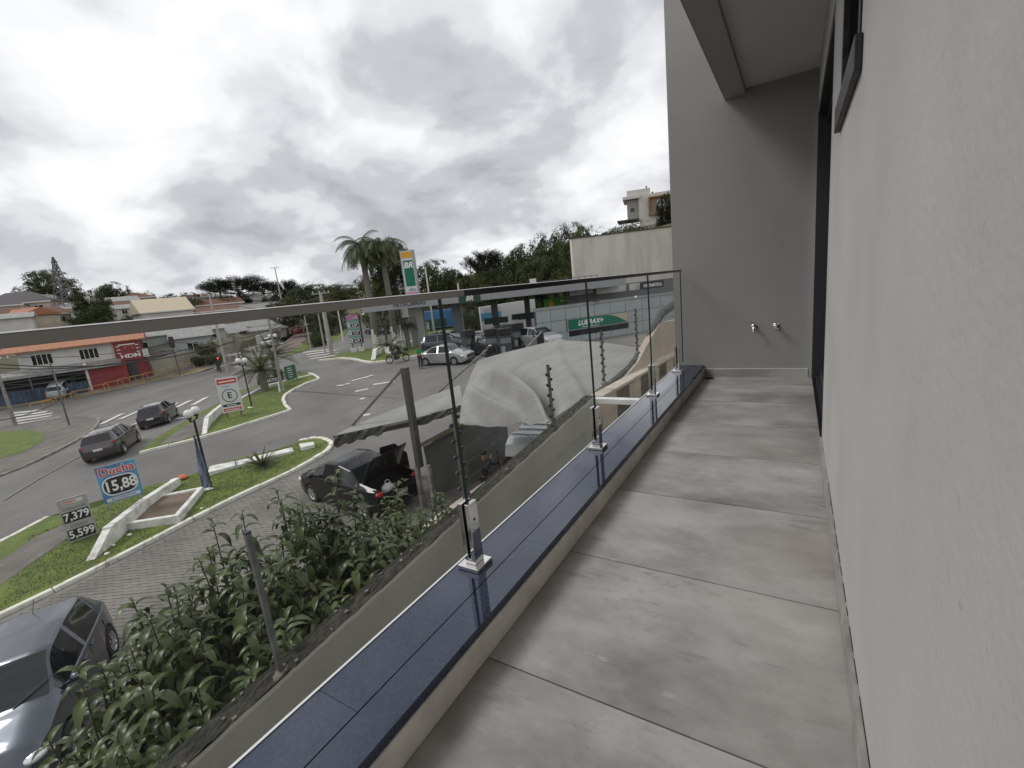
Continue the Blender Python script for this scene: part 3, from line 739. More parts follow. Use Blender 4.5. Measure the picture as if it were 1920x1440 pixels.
# ------------------------------------------------------------------ cream neighbour wall behind the lintel
cw = thing('cream_wall', 'cream rendered neighbour wall with sweeping top and capped ledge', 'wall', (0, 0, 0))
XC = -2.75
prof = [AX(*p, XC) for p in [(1105, 760), (1130, 742), (1165, 715), (1196, 680), (1212, 650), (1224, 628), (1238, 606), (1284, 596), (1300, 640), (1300, 900), (1110, 900)]]
zs = [(float(p[1]), float(p[2])) for p in prof]
poly = [(6.5, -3.2)] + zs[:8] + [(zs[7][0] + 3, zs[7][1]), (zs[7][0] + 3, -3.2)]
MB().prismx(poly, XC - .14, XC).build('wall_body', cream, cw)
lc = [AX(*p, -2.55) for p in [(1128, 742), (1160, 724), (1205, 698), (1258, 668), (1285, 655)]]
ly = [(float(p[1]), float(p[2])) for p in lc]
vs = []
capw = mat('pale_cap_stone', (.55, .49, .41), .8, var=.2)
for (ya, za), (yb, zb) in zip(ly, ly[1:]):
    MB().add([(-2.75, ya, za), (-2.53, ya, za), (-2.53, yb, zb), (-2.75, yb, zb), (-2.75, ya, za - .05), (-2.53, ya, za - .05), (-2.53, yb, zb - .05), (-2.75, yb, zb - .05)],
             [(0, 1, 2, 3), (7, 6, 5, 4), (1, 0, 4, 5), (3, 2, 6, 7), (2, 1, 5, 6), (0, 3, 7, 4)]).build('ledge_cap', capw, cw)
pebb = mat('pebble_dash', (.24, .20, .16), .95, var=.7, vscale=24, bump=1, bscale=60, col2=(.06, .05, .045))
y0, y1 = ly[0][0], ly[-1][0]
n = 9
def lz(y):
    for (ya, za), (yb, zb) in zip(ly, ly[1:]):
        if y <= yb: return za + (zb - za) * (y - ya) / (yb - ya)
    return ly[-1][1]
for k in range(n):
    a = y0 + (y1 - y0) * k / n; b = y0 + (y1 - y0) * (k + 1) / n
    wide = k % 2 == 0
    z1 = min(lz(a), lz(b)) - .055
    MB().box(-2.7, -2.56 if wide else -2.60, a, b, -3.2, z1).build('pier' if wide else 'pebble_panel', cream if wide else pebb, cw)
MB().box(-2.7, -2.2, zs[7][0] - .2, zs[7][0] + 3, zs[7][1] - .03, zs[7][1] + .03).build('wall_cap', capw, cw)

# ------------------------------------------------------------------ big grey tarpaulin
tarpm = mat('grey_canvas', (.285, .282, .265), .75, var=.16, vscale=.9, bump=.15, bscale=300)
weather(tarpm, 1.4, .55, .72, .5, (.19, .18, .16), stretch=(1, 1, 2)); weather(tarpm, 7, .64, .72, .4, (.36, .36, .34), off=3)
tp = thing('shade_canopy', 'large grey canvas canopy stretched over the yard beyond the wall', 'awning', (0, 0, 0))
A = Vector((-7.0, 8.48, -2.0)); B = Vector((-2.8, 5.25, -.73))
def PV(px, py, x): return Vector([float(q) for q in AX(px, py, x)])
left = [A, PV(866, 752, -7.4), PV(878, 715, -7.8), PV(895, 677, -8.2)]
top = [left[-1], PV(940, 664, -7.9), PV(1000, 650, -7.2), PV(1050, 640, -6.4), PV(1105, 641, -5.2), PV(1160, 646, -4.2), PV(1212, 655, -3.3)]
bot = [A, PV(905, 797, -6.0), PV(960, 796, -4.6), PV(1005, 797, -3.5), B]
right = [B, PV(1075, 770, -2.8), PV(1125, 738, -2.82), PV(1180, 692, -2.85), PV(1210, 655, -2.9)]
def curve(pts, t):
    n = len(pts) - 1; s = t * n; i = min(int(s), n - 1); f = s - i
    p0 = pts[max(i - 1, 0)]; p1 = pts[i]; p2 = pts[i + 1]; p3 = pts[min(i + 2, n)]
    return .5 * ((2 * p1) + (-p0 + p2) * f + (2 * p0 - 5 * p1 + 4 * p2 - p3) * f * f + (-p0 + 3 * p1 - 3 * p2 + p3) * f ** 3)
NU, NV = 90, 60
vs = []
for j in range(NV + 1):
    v_ = j / NV
    for i in range(NU + 1):
        u_ = i / NU
        c0 = curve(bot, u_); c1 = curve(top, u_); d0 = curve(left, v_); d1 = curve(right, v_)
        p = c0 * (1 - v_) + c1 * v_ + d0 * (1 - u_) + d1 * u_ - (bot[0] * (1 - u_) * (1 - v_) + bot[-1] * u_ * (1 - v_) + top[0] * (1 - u_) * v_ + top[-1] * u_ * v_)
        # tension folds falling from the post towards the lower middle
        def fold(u0, v0, u1, v1, wd, amp):
            dx, dy = u1 - u0, v1 - v0; l = math.hypot(dx, dy); tx = ((u_ - u0) * dx + (v_ - v0) * dy) / l / l
            curvev = .10 * math.sin(math.pi * min(max(tx, 0), 1))
            nn = ((u_ - u0) * -dy + (v_ - v0) * dx) / l + curvev
            return amp * math.exp(-(nn / wd) ** 2) * sm(tx, -.05, .3) * (1 - sm(tx, .8, 1.1))
        h = fold(.10, .70, .86, .02, .05, .42) - fold(.19, .76, .92, .10, .055, .40) + fold(.02, .55, .62, .0, .045, .16) + fold(.5, .95, 1.0, .35, .03, .07) - fold(.1, .2, .55, .0, .05, .05)
        h += .05 * math.exp(-((u_ - .53) / .03) ** 2) * sm(v_, .4, .9)
        h += .014 * noise.noise(Vector((u_ * 6, v_ * 5, 0))) + .34 * math.sin(math.pi * u_) ** .8 * math.sin(math.pi * v_ ** .7)
        h += .012 * math.exp(-v_ / .05) * math.sin(u_ * 34)
        p = p + Vector((.25, -.35, .9)) * h
        vs.append(p)
fs = [(j * (NU + 1) + i, j * (NU + 1) + i + 1, (j + 1) * (NU + 1) + i + 1, (j + 1) * (NU + 1) + i) for j in range(NV) for i in range(NU)]
MB().add(vs, fs).build('canvas', tarpm, tp, smooth='all')
# rolled dark edge running along the cream wall
rp = [PV(*p, -2.86) + Vector((0, 0, 0)) for p in [(1030, 797), (1062, 776), (1110, 745), (1150, 715), (1180, 690), (1206, 655), (1222, 620), (1240, 588), (1268, 568), (1300, 552)]]
MB().tube(rp, [.05, .055, .06, .06, .07, .08, .09, .10, .11, .11], 8).build('rolled_edge', mat('dark_canvas_roll', (.10, .10, .09), .85, var=.4, vscale=5), tp, smooth=True)
# hanging back of the canvas at right of the cream wall
MB().tube([AX(1050, 640, -6.35), AX(1160, 706, -3.0)], .02, 6).build('stay_cable', blk, tp)
# carport below: posts, dark hanging sheet, beam
zg = lambda x, y: zt(x, y)
cp = thing('yard_canopy_frame', 'tall dark steel canopy posts with diagonal stays above the yard', 'frame', (0, 0, 0))
def ipost(x, y, ztop, name='post'):
    mb = MB(); z0 = zg(x, y); zm = z0 + (ztop - z0) * .32
    mb.box(x - .08, x + .08, y - .09, y + .09, zm, ztop); mb.box(x - .09, x + .09, y - .10, y + .10, ztop, ztop + .02)
    o = mb.build(name, mat('post_grey', (.085, .085, .082), .5, .2, var=.2), cp)
    mb = MB(); mb.box(x - .14, x - .02, y - .1, y + .02, z0, zm); mb.build('lower_post', mat('galvanised_post', (.30, .30, .28), .6, .3, var=.4, vscale=4), cp)
    mb = MB(); mb.box(x + .32, x + .42, y - .08, y + .02, z0, zm + .1); mb.build('lower_post', MATS['galvanised_post'], cp)
ipost(-9.2, 9.1, -.72)
O1 = Vector((-11.8, 8.35, -2.6))
stays = [((-9.25, 9.05, -.75), tuple(P(657, 802, depth(O1) + .3))), (tuple(P(914, 655, 19)), tuple(P(797, 757, 16.5))), (tuple(P(1016, 622, 20)), tuple(P(985, 655, 17.5)))]
for a, b in stays: MB().bar(a, b, .07, .05).build('diagonal_stay', steel, cp)
q = P(1012, 622, 20.3); MB().box(q[0] - .12, q[0] + .12, q[1] - .12, q[1] + .12, -4.4, q[2]).build('post', blk, cp)
q2 = P(914, 652, 19.3)
MB().box(q2[0] - .08, q2[0] + .08, q2[1] - .08, q2[1] + .08, -4.4, q2[2]).build('post', blk, cp)
# folded flat canopy
fc = thing('folded_awning', 'flat folded grey awning panel with sagging dark hem over the drive', 'awning', (0, 0, 0))
c1 = P(626, 817, 13.3); c2 = P(787, 782, 13.2); c3 = P(868, 758, 12.4); c4 = P(862, 722, 15.5); c5 = P(745, 765, 15.2); c6 = P(657, 800, 14.0)
vs = [tuple(map(float, c)) for c in (c1, c2, c3, c4, c5, c6)]
th = .03
MB().add(vs + [(a, b, c - th) for a, b, c in vs], [(0, 1, 2, 3, 4, 5), (11, 10, 9, 8, 7, 6)] + [(i, i + 6, (i + 1) % 6 + 6, (i + 1) % 6) for i in range(6)]).build('panel', tarpm, fc)
mb = MB(); vs = []; fs = []; n = 50
for i in range(n + 1):
    t_ = i / n; p = Vector(c1).lerp(Vector(c2), t_) if t_ < .62 else Vector(c2).lerp(Vector(c3), (t_ - .62) / .38)
    d_ = (.33 - .16 * t_) * (1 + .12 * math.sin(t_ * 40))
    for k in range(5):
        vs.append((p.x + .04 * math.sin(t_ * 30 + k * 1.3), p.y - .05 + .035 * math.sin(t_ * 55 + k * 2), p.z - .005 - d_ * k / 4))
for i in range(n):
    for k in range(4): a = i * 5 + k; fs.append((a, a + 5, a + 6, a + 1))
mb.add(vs, fs).build('hem', mat('dark_hem', (.085, .085, .08), .8, var=.3), fc, smooth=True)
# dark hanging sheet in front of the parked van
sh_ = thing('hanging_sheet', 'dark grey hanging tarpaulin sheet closing the side of the carport', 'sheet', (0, 0, 0))
s1 = Vector(P(792, 838, 14.0)); s2 = Vector(P(868, 796, 14.3)); s3 = Vector(P(952, 800, 15.2)); vs = []; fs = []
for i in range(41):
    t_ = i / 40; p = s1.lerp(s2, t_ * 2) if t_ < .5 else s2.lerp(s3, t_ * 2 - 1)
    for k in range(9):
        z = p.z + (-4.9 - p.z) * k / 8
        vs.append((p.x + .03 * math.sin(t_ * 22 + k * .6), p.y + .03 * math.cos(t_ * 17), z))
for i in range(40):
    for k in range(8): a = i * 9 + k; fs.append((a, a + 9, a + 10, a + 1))
MB().add(vs, fs).build('sheet_cloth', mat('dark_tarp', (.15, .155, .148), .5, var=.25, vscale=.8), sh_, smooth=True)
MB().tube([s1 + Vector((-.1, 0, .03)), s2 + Vector((0, 0, .05))], .06, 6).build('twisted_rope_roll', mat('tan_cloth', (.33, .28, .21), .9, var=.4, vscale=12), sh_, smooth=True)
MB().tube([s1 + Vector((.1, -.05, -.06)), s2 + Vector((0, -.05, -.1))], .025, 6).build('frame_tube', dkgrey, sh_)
# low cream wall in the yard
lw = thing('low_yard_wall', 'low cream wall with pale coping behind the man in the yard', 'wall', (0, 0, 0))
xa, ya, yb = -7.3, 8.1, 12.5; zw = float(AX(862, 945, xa)[2])
MB().box(xa - .15, xa, ya - .9, yb, -5.4, zw - .05).build('wall_body', mat('yellowed_cream', (.40, .34, .23), .9, var=.3, vscale=2), lw)
MB().box(xa - .19, xa + .04, ya - .92, yb, zw - .05, zw).build('coping', capw, lw)
o = MB().add([(-2.8, -8, -5.05), (-7.3, -8, -5.6), (-7.3, 14, -4.7), (-2.8, 14, -4.5)], [(0, 1, 2, 3)]).build('yard_ground', conc, None, kind='structure')

# ------------------------------------------------------------------ laurel hedge: shrubs made of leafy shoots
def leaf_mesh(L_, W_, curl, fold):
    vs = []; fs = []; n = 5
    for i in range(n + 1):
        t_ = i / n; w_ = W_ * math.sin(math.pi * min(1, t_ * .92 + .04)) ** .8 * (1 - .25 * t_)
        if i == n: w_ = .001
        a = curl * t_; x = L_ * (math.sin(a) / curl if curl else t_); z = -L_ * (1 - math.cos(a)) / curl
        vs += [(x, -w_, z + fold * w_), (x, 0, z), (x, w_, z + fold * w_)]
    for i in range(n):
        a = i * 3; fs += [(a, a + 3, a + 4, a + 1), (a + 1, a + 4, a + 5, a + 2)]
    me = bpy.data.meshes.new('leaf'); me.from_pydata(vs, [], fs); me.materials.append(leafA); me.polygons.foreach_set('use_smooth', [True] * len(fs)); return me
leaves = [leaf_mesh(.20, .033, 1.5, .55), leaf_mesh(.18, .031, 2.0, .5), leaf_mesh(.14, .027, 1.1, .65), leaf_mesh(.22, .035, 1.7, .45)]
ld = [(np.array([v.co for v in m_.vertices]), [tuple(p.vertices) for p in m_.polygons]) for m_ in leaves]
def leaf_matrix(p, d, rz_, tiltv, s):
    # leaf x axis points outwards, turned round the shoot direction d
    d = Vector(d).normalized(); o_ = d.orthogonal().normalized(); b_ = d.cross(o_)
    out = (o_ * math.cos(rz_) + b_ * math.sin(rz_)); x = (out * math.cos(tiltv) + d * math.sin(tiltv)).normalized()
    x.z = max(x.z, -.2); x.normalize()
    z = (Vector((0, 0, 1)) - x * x.z)
    if z.length < .1: z = d.cross(x)
    z.normalize(); y = z.cross(x)
    m_ = Matrix((x * s, y * s, z * s)).transposed().to_4x4(); m_.translation = p; return m_
def shrub(cx, cy, ztop, rad, label, seed, dens=1.0, parts=260):
    rr = random.Random(seed); zb = zt(cx, cy)
    root = thing('laurel_shrub', label, 'shrub', (cx, cy, zb), 0, 'laurel shrubs in the hedge along the wall')
    H_ = ztop - zb; stems = MB(); cand = []
    ns = int(112 * dens)
    for k in range(ns):
        a = rr.uniform(0, 6.283); r0 = rad * .3 * rr.random(); r1 = rad * math.sqrt(rr.random()); hh = H_ * (1 - .26 * (r1 / rad) ** 2) * rr.uniform(.72, 1.0)
        if k < 3: hh = H_; r1 *= .5
        pts = []
        for i in range(9):
            t_ = i / 8; r_ = r0 + (r1 - r0) * t_ ** 1.3
            pts.append(Vector((r_ * math.cos(a) + .05 * math.sin(t_ * 6 + k), r_ * math.sin(a) + .05 * math.cos(t_ * 5 + k), hh * t_)))
        stems.tube(pts, [.022 * (1 - .8 * i / 8) for i in range(9)], 5)
        # leaves whorled along the upper part
        nl = int(60 * dens ** .3); ph = rr.uniform(0, 6)
        for i in range(nl):
            t_ = 1 - .72 * (i / nl) ** 1.35; s = t_ * 8; q = min(int(s), 7); p = pts[q].lerp(pts[q + 1], s - q); d = (pts[q + 1] - pts[q]).normalized()
            ang = ph + i * 2.4; til = .9 - .9 * min(1, i / 9) + rr.uniform(-.2, .2)
            cand.append((p, leaf_matrix(p, d, ang, til, rr.uniform(.75, 1.2) * (.6 + .4 * min(1, i / 4))), rr.randrange(4)))
    stems.build('stems', mat('green_brown_stem', (.09, .085, .045), .7), root)
    c = Vector(CAM) - Vector((cx, cy, zb)); cn = c.normalized()
    cand.sort(key=lambda q: -(q[0].dot(cn) + .35 * q[0].z))
    for p, mx_, k in cand[:parts]:
        o = bpy.data.objects.new('leaf', leaves[k]); COL.objects.link(o); o.parent = root; o.matrix_local = mx_
    V = []; Fc = []
    for p, mx_, k in cand[parts:]:
        m3 = np.array(mx_)[:3, :3]; b = len(V)
        V += [tuple(q) for q in (ld[k][0] @ m3.T + np.array(mx_.translation))]; Fc += [tuple(b + i for i in f) for f in ld[k][1]]
    me = bpy.data.meshes.new('inner_leaves'); me.from_pydata(V, [], Fc); me.materials.append(leafA); me.polygons.foreach_set('use_smooth', [True] * len(Fc))
    link('inner_leaves', me, root, 'stuff')
    return root
# top pixels of the shrubs, the plane they stand in, radius, label
SH = [((345, 1140), -3.6, .75, 'laurel shrub between the nearest ones and the tall reddish one'),
      ((395, 1080), -4.2, .70, 'outer laurel shrub rising over the paving beside the reddish one'),
      ((700, 1010), -3.7, .70, 'full laurel shrub filling the gap before the yard post'),
      ((775, 975), -3.7, .60, 'small laurel shrub at the foot of the yard post'),
      ((250, 1330), -3.5, .85, 'nearest dense laurel shrub beside the dark car bonnet'),
      ((200, 1255), -4.1, .66, 'loose outer laurel shrub reaching over the dark car door'),
      ((315, 1130), -4.0, .9, 'tall reddish tipped laurel shrub standing before the drive'),
      ((420, 1075), -3.8, .9, 'bushy laurel shrub left of the leaning fence post'),
      ((470, 985), -4.0, .9, 'high laurel shrub rising behind the leaning fence post'),
      ((548, 935), -4.0, .9, 'tallest laurel shrub with one shoot above the drive'),
      ((640, 965), -3.8, .85, 'broad laurel shrub in front of the black car wheel'),
      ((705, 940), -4.2, .80, 'laurel shrub below the open boot of the black car'),
      ((745, 1000), -3.5, .66, 'small laurel shrub right of the black car rear wheel'),
      ((360, 1260), -3.15, .70, 'low dense laurel shrub against the boundary wall below the tall ones'),
      ((560, 1090), -3.15, .70, 'dense laurel mass against the wall right of the leaning post'),
      ((680, 1040), -3.2, .60, 'dense laurel mass against the wall under the black car'),
      ((500, 1180), -3.0, .55, 'low laurel growth leaning over the wall at the leaning post'),
      ((300, 1380), -3.0, .55, 'low laurel growth leaning over the wall near the dark bonnet'),
      ((250, 1215), -3.9, .70, 'mid sized laurel shrub between the dark car door and the tall one'),
      ((590, 975), -4.1, .70, 'laurel shrub between the tallest one and the black car'),
      ((828, 948), -4.3, .5, 'last laurel shrub at the cream yard wall')]
for k, ((px, py), X, rad, lab) in enumerate(SH):
    p = AX(px, py - 14, X); shrub(float(p[0]), float(p[1]), float(p[2]), rad, lab, 50 + k, 1.0 if k < 8 else .7, 230)
# ================================================================== VEHICLES
def paint(name, col, rough=.28, metal=.4): return mat(name, col, rough, metal, coat=.8)
plate_m = mat('number_plate', (.7, .7, .7), .4)
lamp_r = mat('red_lamp_lens', (.40, .02, .02), .15); lamp_w = mat('clear_lamp_lens', (.75, .77, .78), .08, .3)
plastic = mat('black_plastic', (.02, .02, .021), .55)
rimm = mat('alloy_rim', (.50, .51, .52), .3, .7)
archm = mat('wheel_arch', (.008, .008, .008), .9)
def interp(kp, x):
    if x <= kp[0][0]: return kp[0][1]
    for (a, va), (b, vb) in zip(kp, kp[1:]):
        if x <= b:
            t_ = (x - a) / (b - a); t2 = t_ * t_ * (3 - 2 * t_); t_ = .5 * t_ + .5 * t2; return va + (vb - va) * t_
    return kp[-1][1]
KIND = {
 'sedan': dict(L=4.45, W=.87, top=[(0, .62), (.04, .80), (.14, .98), (.85, 1.06), (1.45, 1.38), (2.0, 1.47), (2.55, 1.44), (3.38, 1.06), (4.1, .86), (4.36, .70), (4.45, .52)],
               belt=[(0, .6), (.14, .93), (3.38, .97), (4.1, .80), (4.36, .64), (4.45, .48)], rw=(.82, 1.40), ws=(2.60, 3.36), side=(1.02, 3.18), bp=2.05, wh=(.82, 3.48)),
 'hatch': dict(L=3.95, W=.86, top=[(0, .66), (.03, .84), (.10, 1.02), (.42, 1.40), (.62, 1.48), (1.4, 1.53), (2.1, 1.49), (2.98, 1.08), (3.62, .92), (3.88, .72), (3.95, .52)],
               belt=[(0, .62), (.10, .95), (2.98, .98), (3.62, .86), (3.88, .66), (3.95, .48)], rw=(.12, .42), ws=(2.16, 2.96), side=(.62, 2.82), bp=1.62, wh=(.68, 3.18)),
 'suv': dict(L=4.2, W=.89, top=[(0, .75), (.03, .95), (.08, 1.12), (.34, 1.52), (.55, 1.62), (1.6, 1.66), (2.2, 1.62), (3.0, 1.20), (3.85, 1.05), (4.12, .85), (4.2, .55)],
             belt=[(0, .7), (.08, 1.05), (3.0, 1.08), (3.85, .98), (4.12, .78), (4.2, .5)], rw=(.10, .34), ws=(2.26, 2.98), side=(.52, 2.84), bp=1.6, wh=(.76, 3.36)),
 'van': dict(L=4.9, W=.97, top=[(0, .8), (.02, 1.8), (.06, 2.18), (.4, 2.28), (2.5, 2.30), (3.5, 2.22), (4.3, 1.42), (4.75, 1.05), (4.88, .8), (4.9, .5)],
             belt=[(0, .75), (.06, 1.25), (4.3, 1.22), (4.75, .95), (4.88, .7), (4.9, .5)], rw=(.0, .0), ws=(3.58, 4.26), side=(3.3, 4.1), bp=9, wh=(.95, 3.95))}
def wheel_parts(r=.31):
    ty = MB().lathe([(r * .66, -.10), (r * .93, -.10), (r, -.075), (r, .075), (r * .93, .10), (r * .66, .10)], 28, ax='y').mesh('tyre', rubber, 40)
    rm = MB().lathe([(.0, -.085), (r * .14, -.088), (r * .15, -.06), (r * .58, -.045), (r * .66, -.09), (r * .68, -.098), (r * .68, .08)], 28, ax='y')
    for k in range(7):
        a = k * 2 * math.pi / 7; rm.bar((r * .1 * math.cos(a), -.082, r * .1 * math.sin(a)), (r * .64 * math.cos(a), -.088, r * .64 * math.sin(a)), .035, .02, up=(0, 1, 0))
    return ty, rm.mesh('rim', rimm, 40)
TY, RM = wheel_parts()
def car(label, pos, hd, kind, pm, group=None, name='parked_car', detail=2, open_boot=False, cat='car', scale=1.0):
    K = KIND[kind]; Lc, W = K['L'], K['W']; root = thing(name, label, cat, pos, hd, group); root.scale = (scale,) * 3
    x0 = -Lc / 2
    # follow the slope of the ground
    hx, hy = math.cos(hd), math.sin(hd)
    p1 = zt(pos[0] + hx * 1.3, pos[1] + hy * 1.3); p0 = zt(pos[0] - hx * 1.3, pos[1] - hy * 1.3)
    l1 = zt(pos[0] - hy * .8, pos[1] + hx * .8); l0 = zt(pos[0] + hy * .8, pos[1] - hx * .8)
    root.rotation_euler = (math.atan2(l1 - l0, 1.6), -math.atan2(p1 - p0, 2.6), hd)
    xs = sorted(set([round(i * Lc / 76, 4) for i in range(77)] + [.012, Lc - .012]))
    wkp = [(0, .66), (.02, .80), (.12, .92), (.5, .985), (1.0, 1.0), (Lc - 1.1, 1.0), (Lc - .5, .955), (Lc - .18, .86), (Lc - .03, .70), (Lc, .60)]
    rings = []
    for x in xs:
        ztp = interp(K['top'], x); zb = interp(K['belt'], x); zb = min(zb, ztp - .015); w_ = W * interp(wkp, x)
        k = min(max((ztp - zb) / .42, 0), 1); wr = w_ * (.93 - .21 * k)
        zl = .19 + (.12 * (1 - min(x / .3, 1)) + .10 * (1 - min((Lc - x) / .35, 1)))
        for wx in K['wh']:
            d_ = abs(x - wx)
            if d_ < .37: zl = max(zl, .29 + math.sqrt(max(0, .37 ** 2 - d_ ** 2)))
        zm = max(zl + .03, .50); zq = max(zm + .02, zb - .12)
        rings.append([(0, min(zl, .25) if zl < .4 else .25), (w_ * .9, zl), (w_ * .985, zl + .012), (w_ * 1.0, zm), (w_ * .99, zq), (w_ * .965, zb - .012), (w_ * .94 + (w_ - w_) , zb + .005), (wr, max(zb + .012, ztp - .045)), (wr * .93, max(zb + .014, ztp - .014)), (wr * .5, ztp), (0, ztp + .004)])
    n = len(rings[0])
    def vid(i, k, s): return (i * n + k) * 2 + (0 if s > 0 else 1)
    V = []
    for x, rg in zip(xs, rings):
        for y, z in rg: V += [(x0 + x, y, z), (x0 + x, -y, z)]
    groups = {'body': [], 'windscreen': [], 'rear_window': [], 'side_window': [[], []], 'underbody': []}
    for i in range(len(xs) - 1):
        xm = (xs[i] + xs[i + 1]) / 2
        for k in range(n - 1):
            for s in (1, -1):
                q = (vid(i, k, s), vid(i + 1, k, s), vid(i + 1, k + 1, s), vid(i, k + 1, s))
                if s < 0: q = q[::-1]
                if k >= 8 and K['ws'][0] < xm < K['ws'][1] - .03: groups['windscreen'].append(q)
                elif k >= 8 and K['rw'][0] < xm < K['rw'][1]: groups['rear_window'].append(q)
                elif k == 6 and K['side'][0] < xm < K['side'][1] and abs(xm - K['bp']) > .045 and rings[i][7][1] - rings[i][6][1] > .10: groups['side_window'][0 if s > 0 else 1].append(q)
                elif k == 0: groups['underbody'].append(q)
                elif open_boot and k >= 8 and xm < .80 and xm > .06: continue
                else: groups['body'].append(q)
    for i, rev in ((0, 1), (len(xs) - 1, 0)):
        loop = [vid(i, k, 1) for k in range(n)] + [vid(i, k, -1) for k in range(n - 2, 0, -1)]
        groups['body'].append(tuple(loop if not rev else loop[::-1]))
    def sub(nm, faces, m_, par=root, sm_=35):
        if not faces: return None
        used = sorted({v_ for f in faces for v_ in f}); mp = {v_: i for i, v_ in enumerate(used)}
        return MB().add([V[v_] for v_ in used], [tuple(mp[v_] for v_ in f) for f in faces]).build(nm, m_, par, smooth=sm_)
    sub('body', groups['body'], pm); sub('underbody', groups['underbody'], archm)
    sub('windscreen', groups['windscreen'], MATS.get('screen_glass') or mat('screen_glass', (.012, .014, .016), .04, spec=.5))
    sub('rear_window', groups['rear_window'], MATS['screen_glass'])
    for g_ in groups['side_window']: sub('side_window', g_, MATS['screen_glass'])
    for wx in K['wh']:
        for s in (1, -1):
            wo = bpy.data.objects.new('wheel', TY); COL.objects.link(wo); wo.parent = root; wo.location = (x0 + wx, s * -(W - .10), .31); wo.rotation_euler = (0, 0, 0 if s > 0 else math.pi)
            r_ = bpy.data.objects.new('rim', RM); COL.objects.link(r_); r_.parent = wo
    # arch lining so that one does not see through
    MB().box(x0 + .2, x0 + Lc - .2, -W + .22, W - .22, .25, .68).build('chassis', archm, root)
    # lights
    zr = interp(K['belt'], .12); zf = interp(K['belt'], Lc - .22)
    for s in (1, -1):
        wr_ = W * .90
        if kind == 'sedan':
            MB().sphere((x0 + .13, s * (wr_ - .10), .84), .1, 10, sc=(.95, 1.3, .75)).build('tail_lamp', lamp_r, root, smooth=True)
        else:
            MB().sphere((x0 + .14, s * (wr_ - .10), zr - .06), .1, 10, sc=(1.0, 1.0, .85)).build('tail_lamp', lamp_r, root, smooth=True)
        MB().sphere((x0 + Lc - .28, s * (W * .86 - .10), zf - .05), .1, 12, sc=(1.9, 1.55, .75)).build('headlamp', lamp_w, root, smooth=True)
        mi = MB().sphere((x0 + K['ws'][1] - .28, s * (W + .10), 1.05 if kind != 'van' else 1.35), .085, 10, sc=(.7, 1.15, .8)).bar((x0 + K['ws'][1] - .26, s * (W - .06), 1.0 if kind != 'van' else 1.3), (x0 + K['ws'][1] - .26, s * (W + .06), 1.02 if kind != 'van' else 1.33), .04)
        mi.build('wing_mirror', pm if detail > 1 else plastic, root, smooth=True)
    MB().box(x0 - .012, x0 + .02, -.2, .2, .56 if kind == 'sedan' else .60, .68 if kind == 'sedan' else .72).build('number_plate', plate_m, root)
    b_ = MB().box(x0 - .02, x0 + .06, -W * .74, W * .74, .24, .36); b_.box(x0 + Lc - .05, x0 + Lc + .015, -W * .62, W * .62, .22, .34); b_.build('lower_bumper', plastic, root)
    gb = MB()
    for k in range(5): gb.box(x0 + Lc - .06 - .0, x0 + Lc + .022 - .006 * k, -.36 + .02 * k, .36 - .02 * k, .44 + .045 * k, .465 + .045 * k)
    gr = MB().box(x0 + Lc - .1, x0 + Lc + .006, -.40, .40, .42, .67).build('grille', plastic, root); gb.build('grille_bars', chrome, gr)
    if detail > 1:
        # door seams and handles
        for s in (1, -1):
            for xx in (K['side'][0] + .12, K['bp'] if K['bp'] < 5 else 3.2, K['side'][1] - .02):
                zb = interp(K['belt'], xx); MB().bar((x0 + xx, s * (W * .992), .30), (x0 + xx, s * (W * .988), zb - .10), .008, .012).build('door_seam', archm, root)
            for xx in (K['bp'] - .22, K['side'][1] - 1.0):
                if 0 < xx < Lc: MB().box(x0 + xx, x0 + xx + .16, s * W - .012, s * W + .016, .86, .89).build('door_handle', pm, root)
        MB().bar((x0 + K['rw'][1] + .35, 0, interp(K['top'], K['rw'][1] + .35)), (x0 + K['rw'][1] + .12, 0, interp(K['top'], K['rw'][1] + .3) + .2), .008).build('roof_aerial', plastic, root)
        for s in (-.35, .28):
            MB().bar((x0 + K['ws'][1] - .02, s, interp(K['top'], K['ws'][1]) + .01), (x0 + K['ws'][1] - .30, s + .42, interp(K['top'], K['ws'][1] - .3) + .02), .014).build('wiper', plastic, root)
    if kind == 'van':
        for k in range(5): MB().box(x0 + .5 + k * .38, x0 + .56 + k * .38, -.62, .62, 2.275, 2.32).build('roof_rib', pm, root)
        for s in (-.02, .85, -.89): MB().box(x0 - .012, x0 + .01, s, s + .03, .5, 2.0).build('door_seam', archm, root)
        for s in (-1, 1): MB().box(x0 - .012, x0 + .004, s * .45 - .3, s * .45 + .3, 1.35, 1.85).build('rear_window', MATS['screen_glass'], root)
    return root
def wheels_at(rear_px, front_px, kind, vis):
    """place a car from where its visible rear and front wheels touch the ground; vis=+1 when the left side is seen"""
    a = G(*rear_px)[:2]; b = G(*front_px)[:2]; K = KIND[kind]
    h = (b - a) / np.linalg.norm(b - a); mid = (a + b) / 2; left = np.array([-h[1], h[0]])
    c = mid - left * vis * (K['W'] - .05); off = K['L'] / 2 - (K['wh'][0] + K['wh'][1]) / 2
    c = c + h * off * 1.0
    return (c[0], c[1], zt(c[0], c[1]) + .045), math.atan2(h[1], h[0])
p_gun = paint('gunmetal_car_paint', (.085, .095, .115), .3, .85); p_blk = mat('black_car_paint', (.005, .005, .007), .12, 0, spec=.35)
p_pl = paint('plum_grey_car_paint', (.10, .088, .088), .3, .85); p_dk = paint('charcoal_car_paint', (.035, .037, .042), .3, .7)
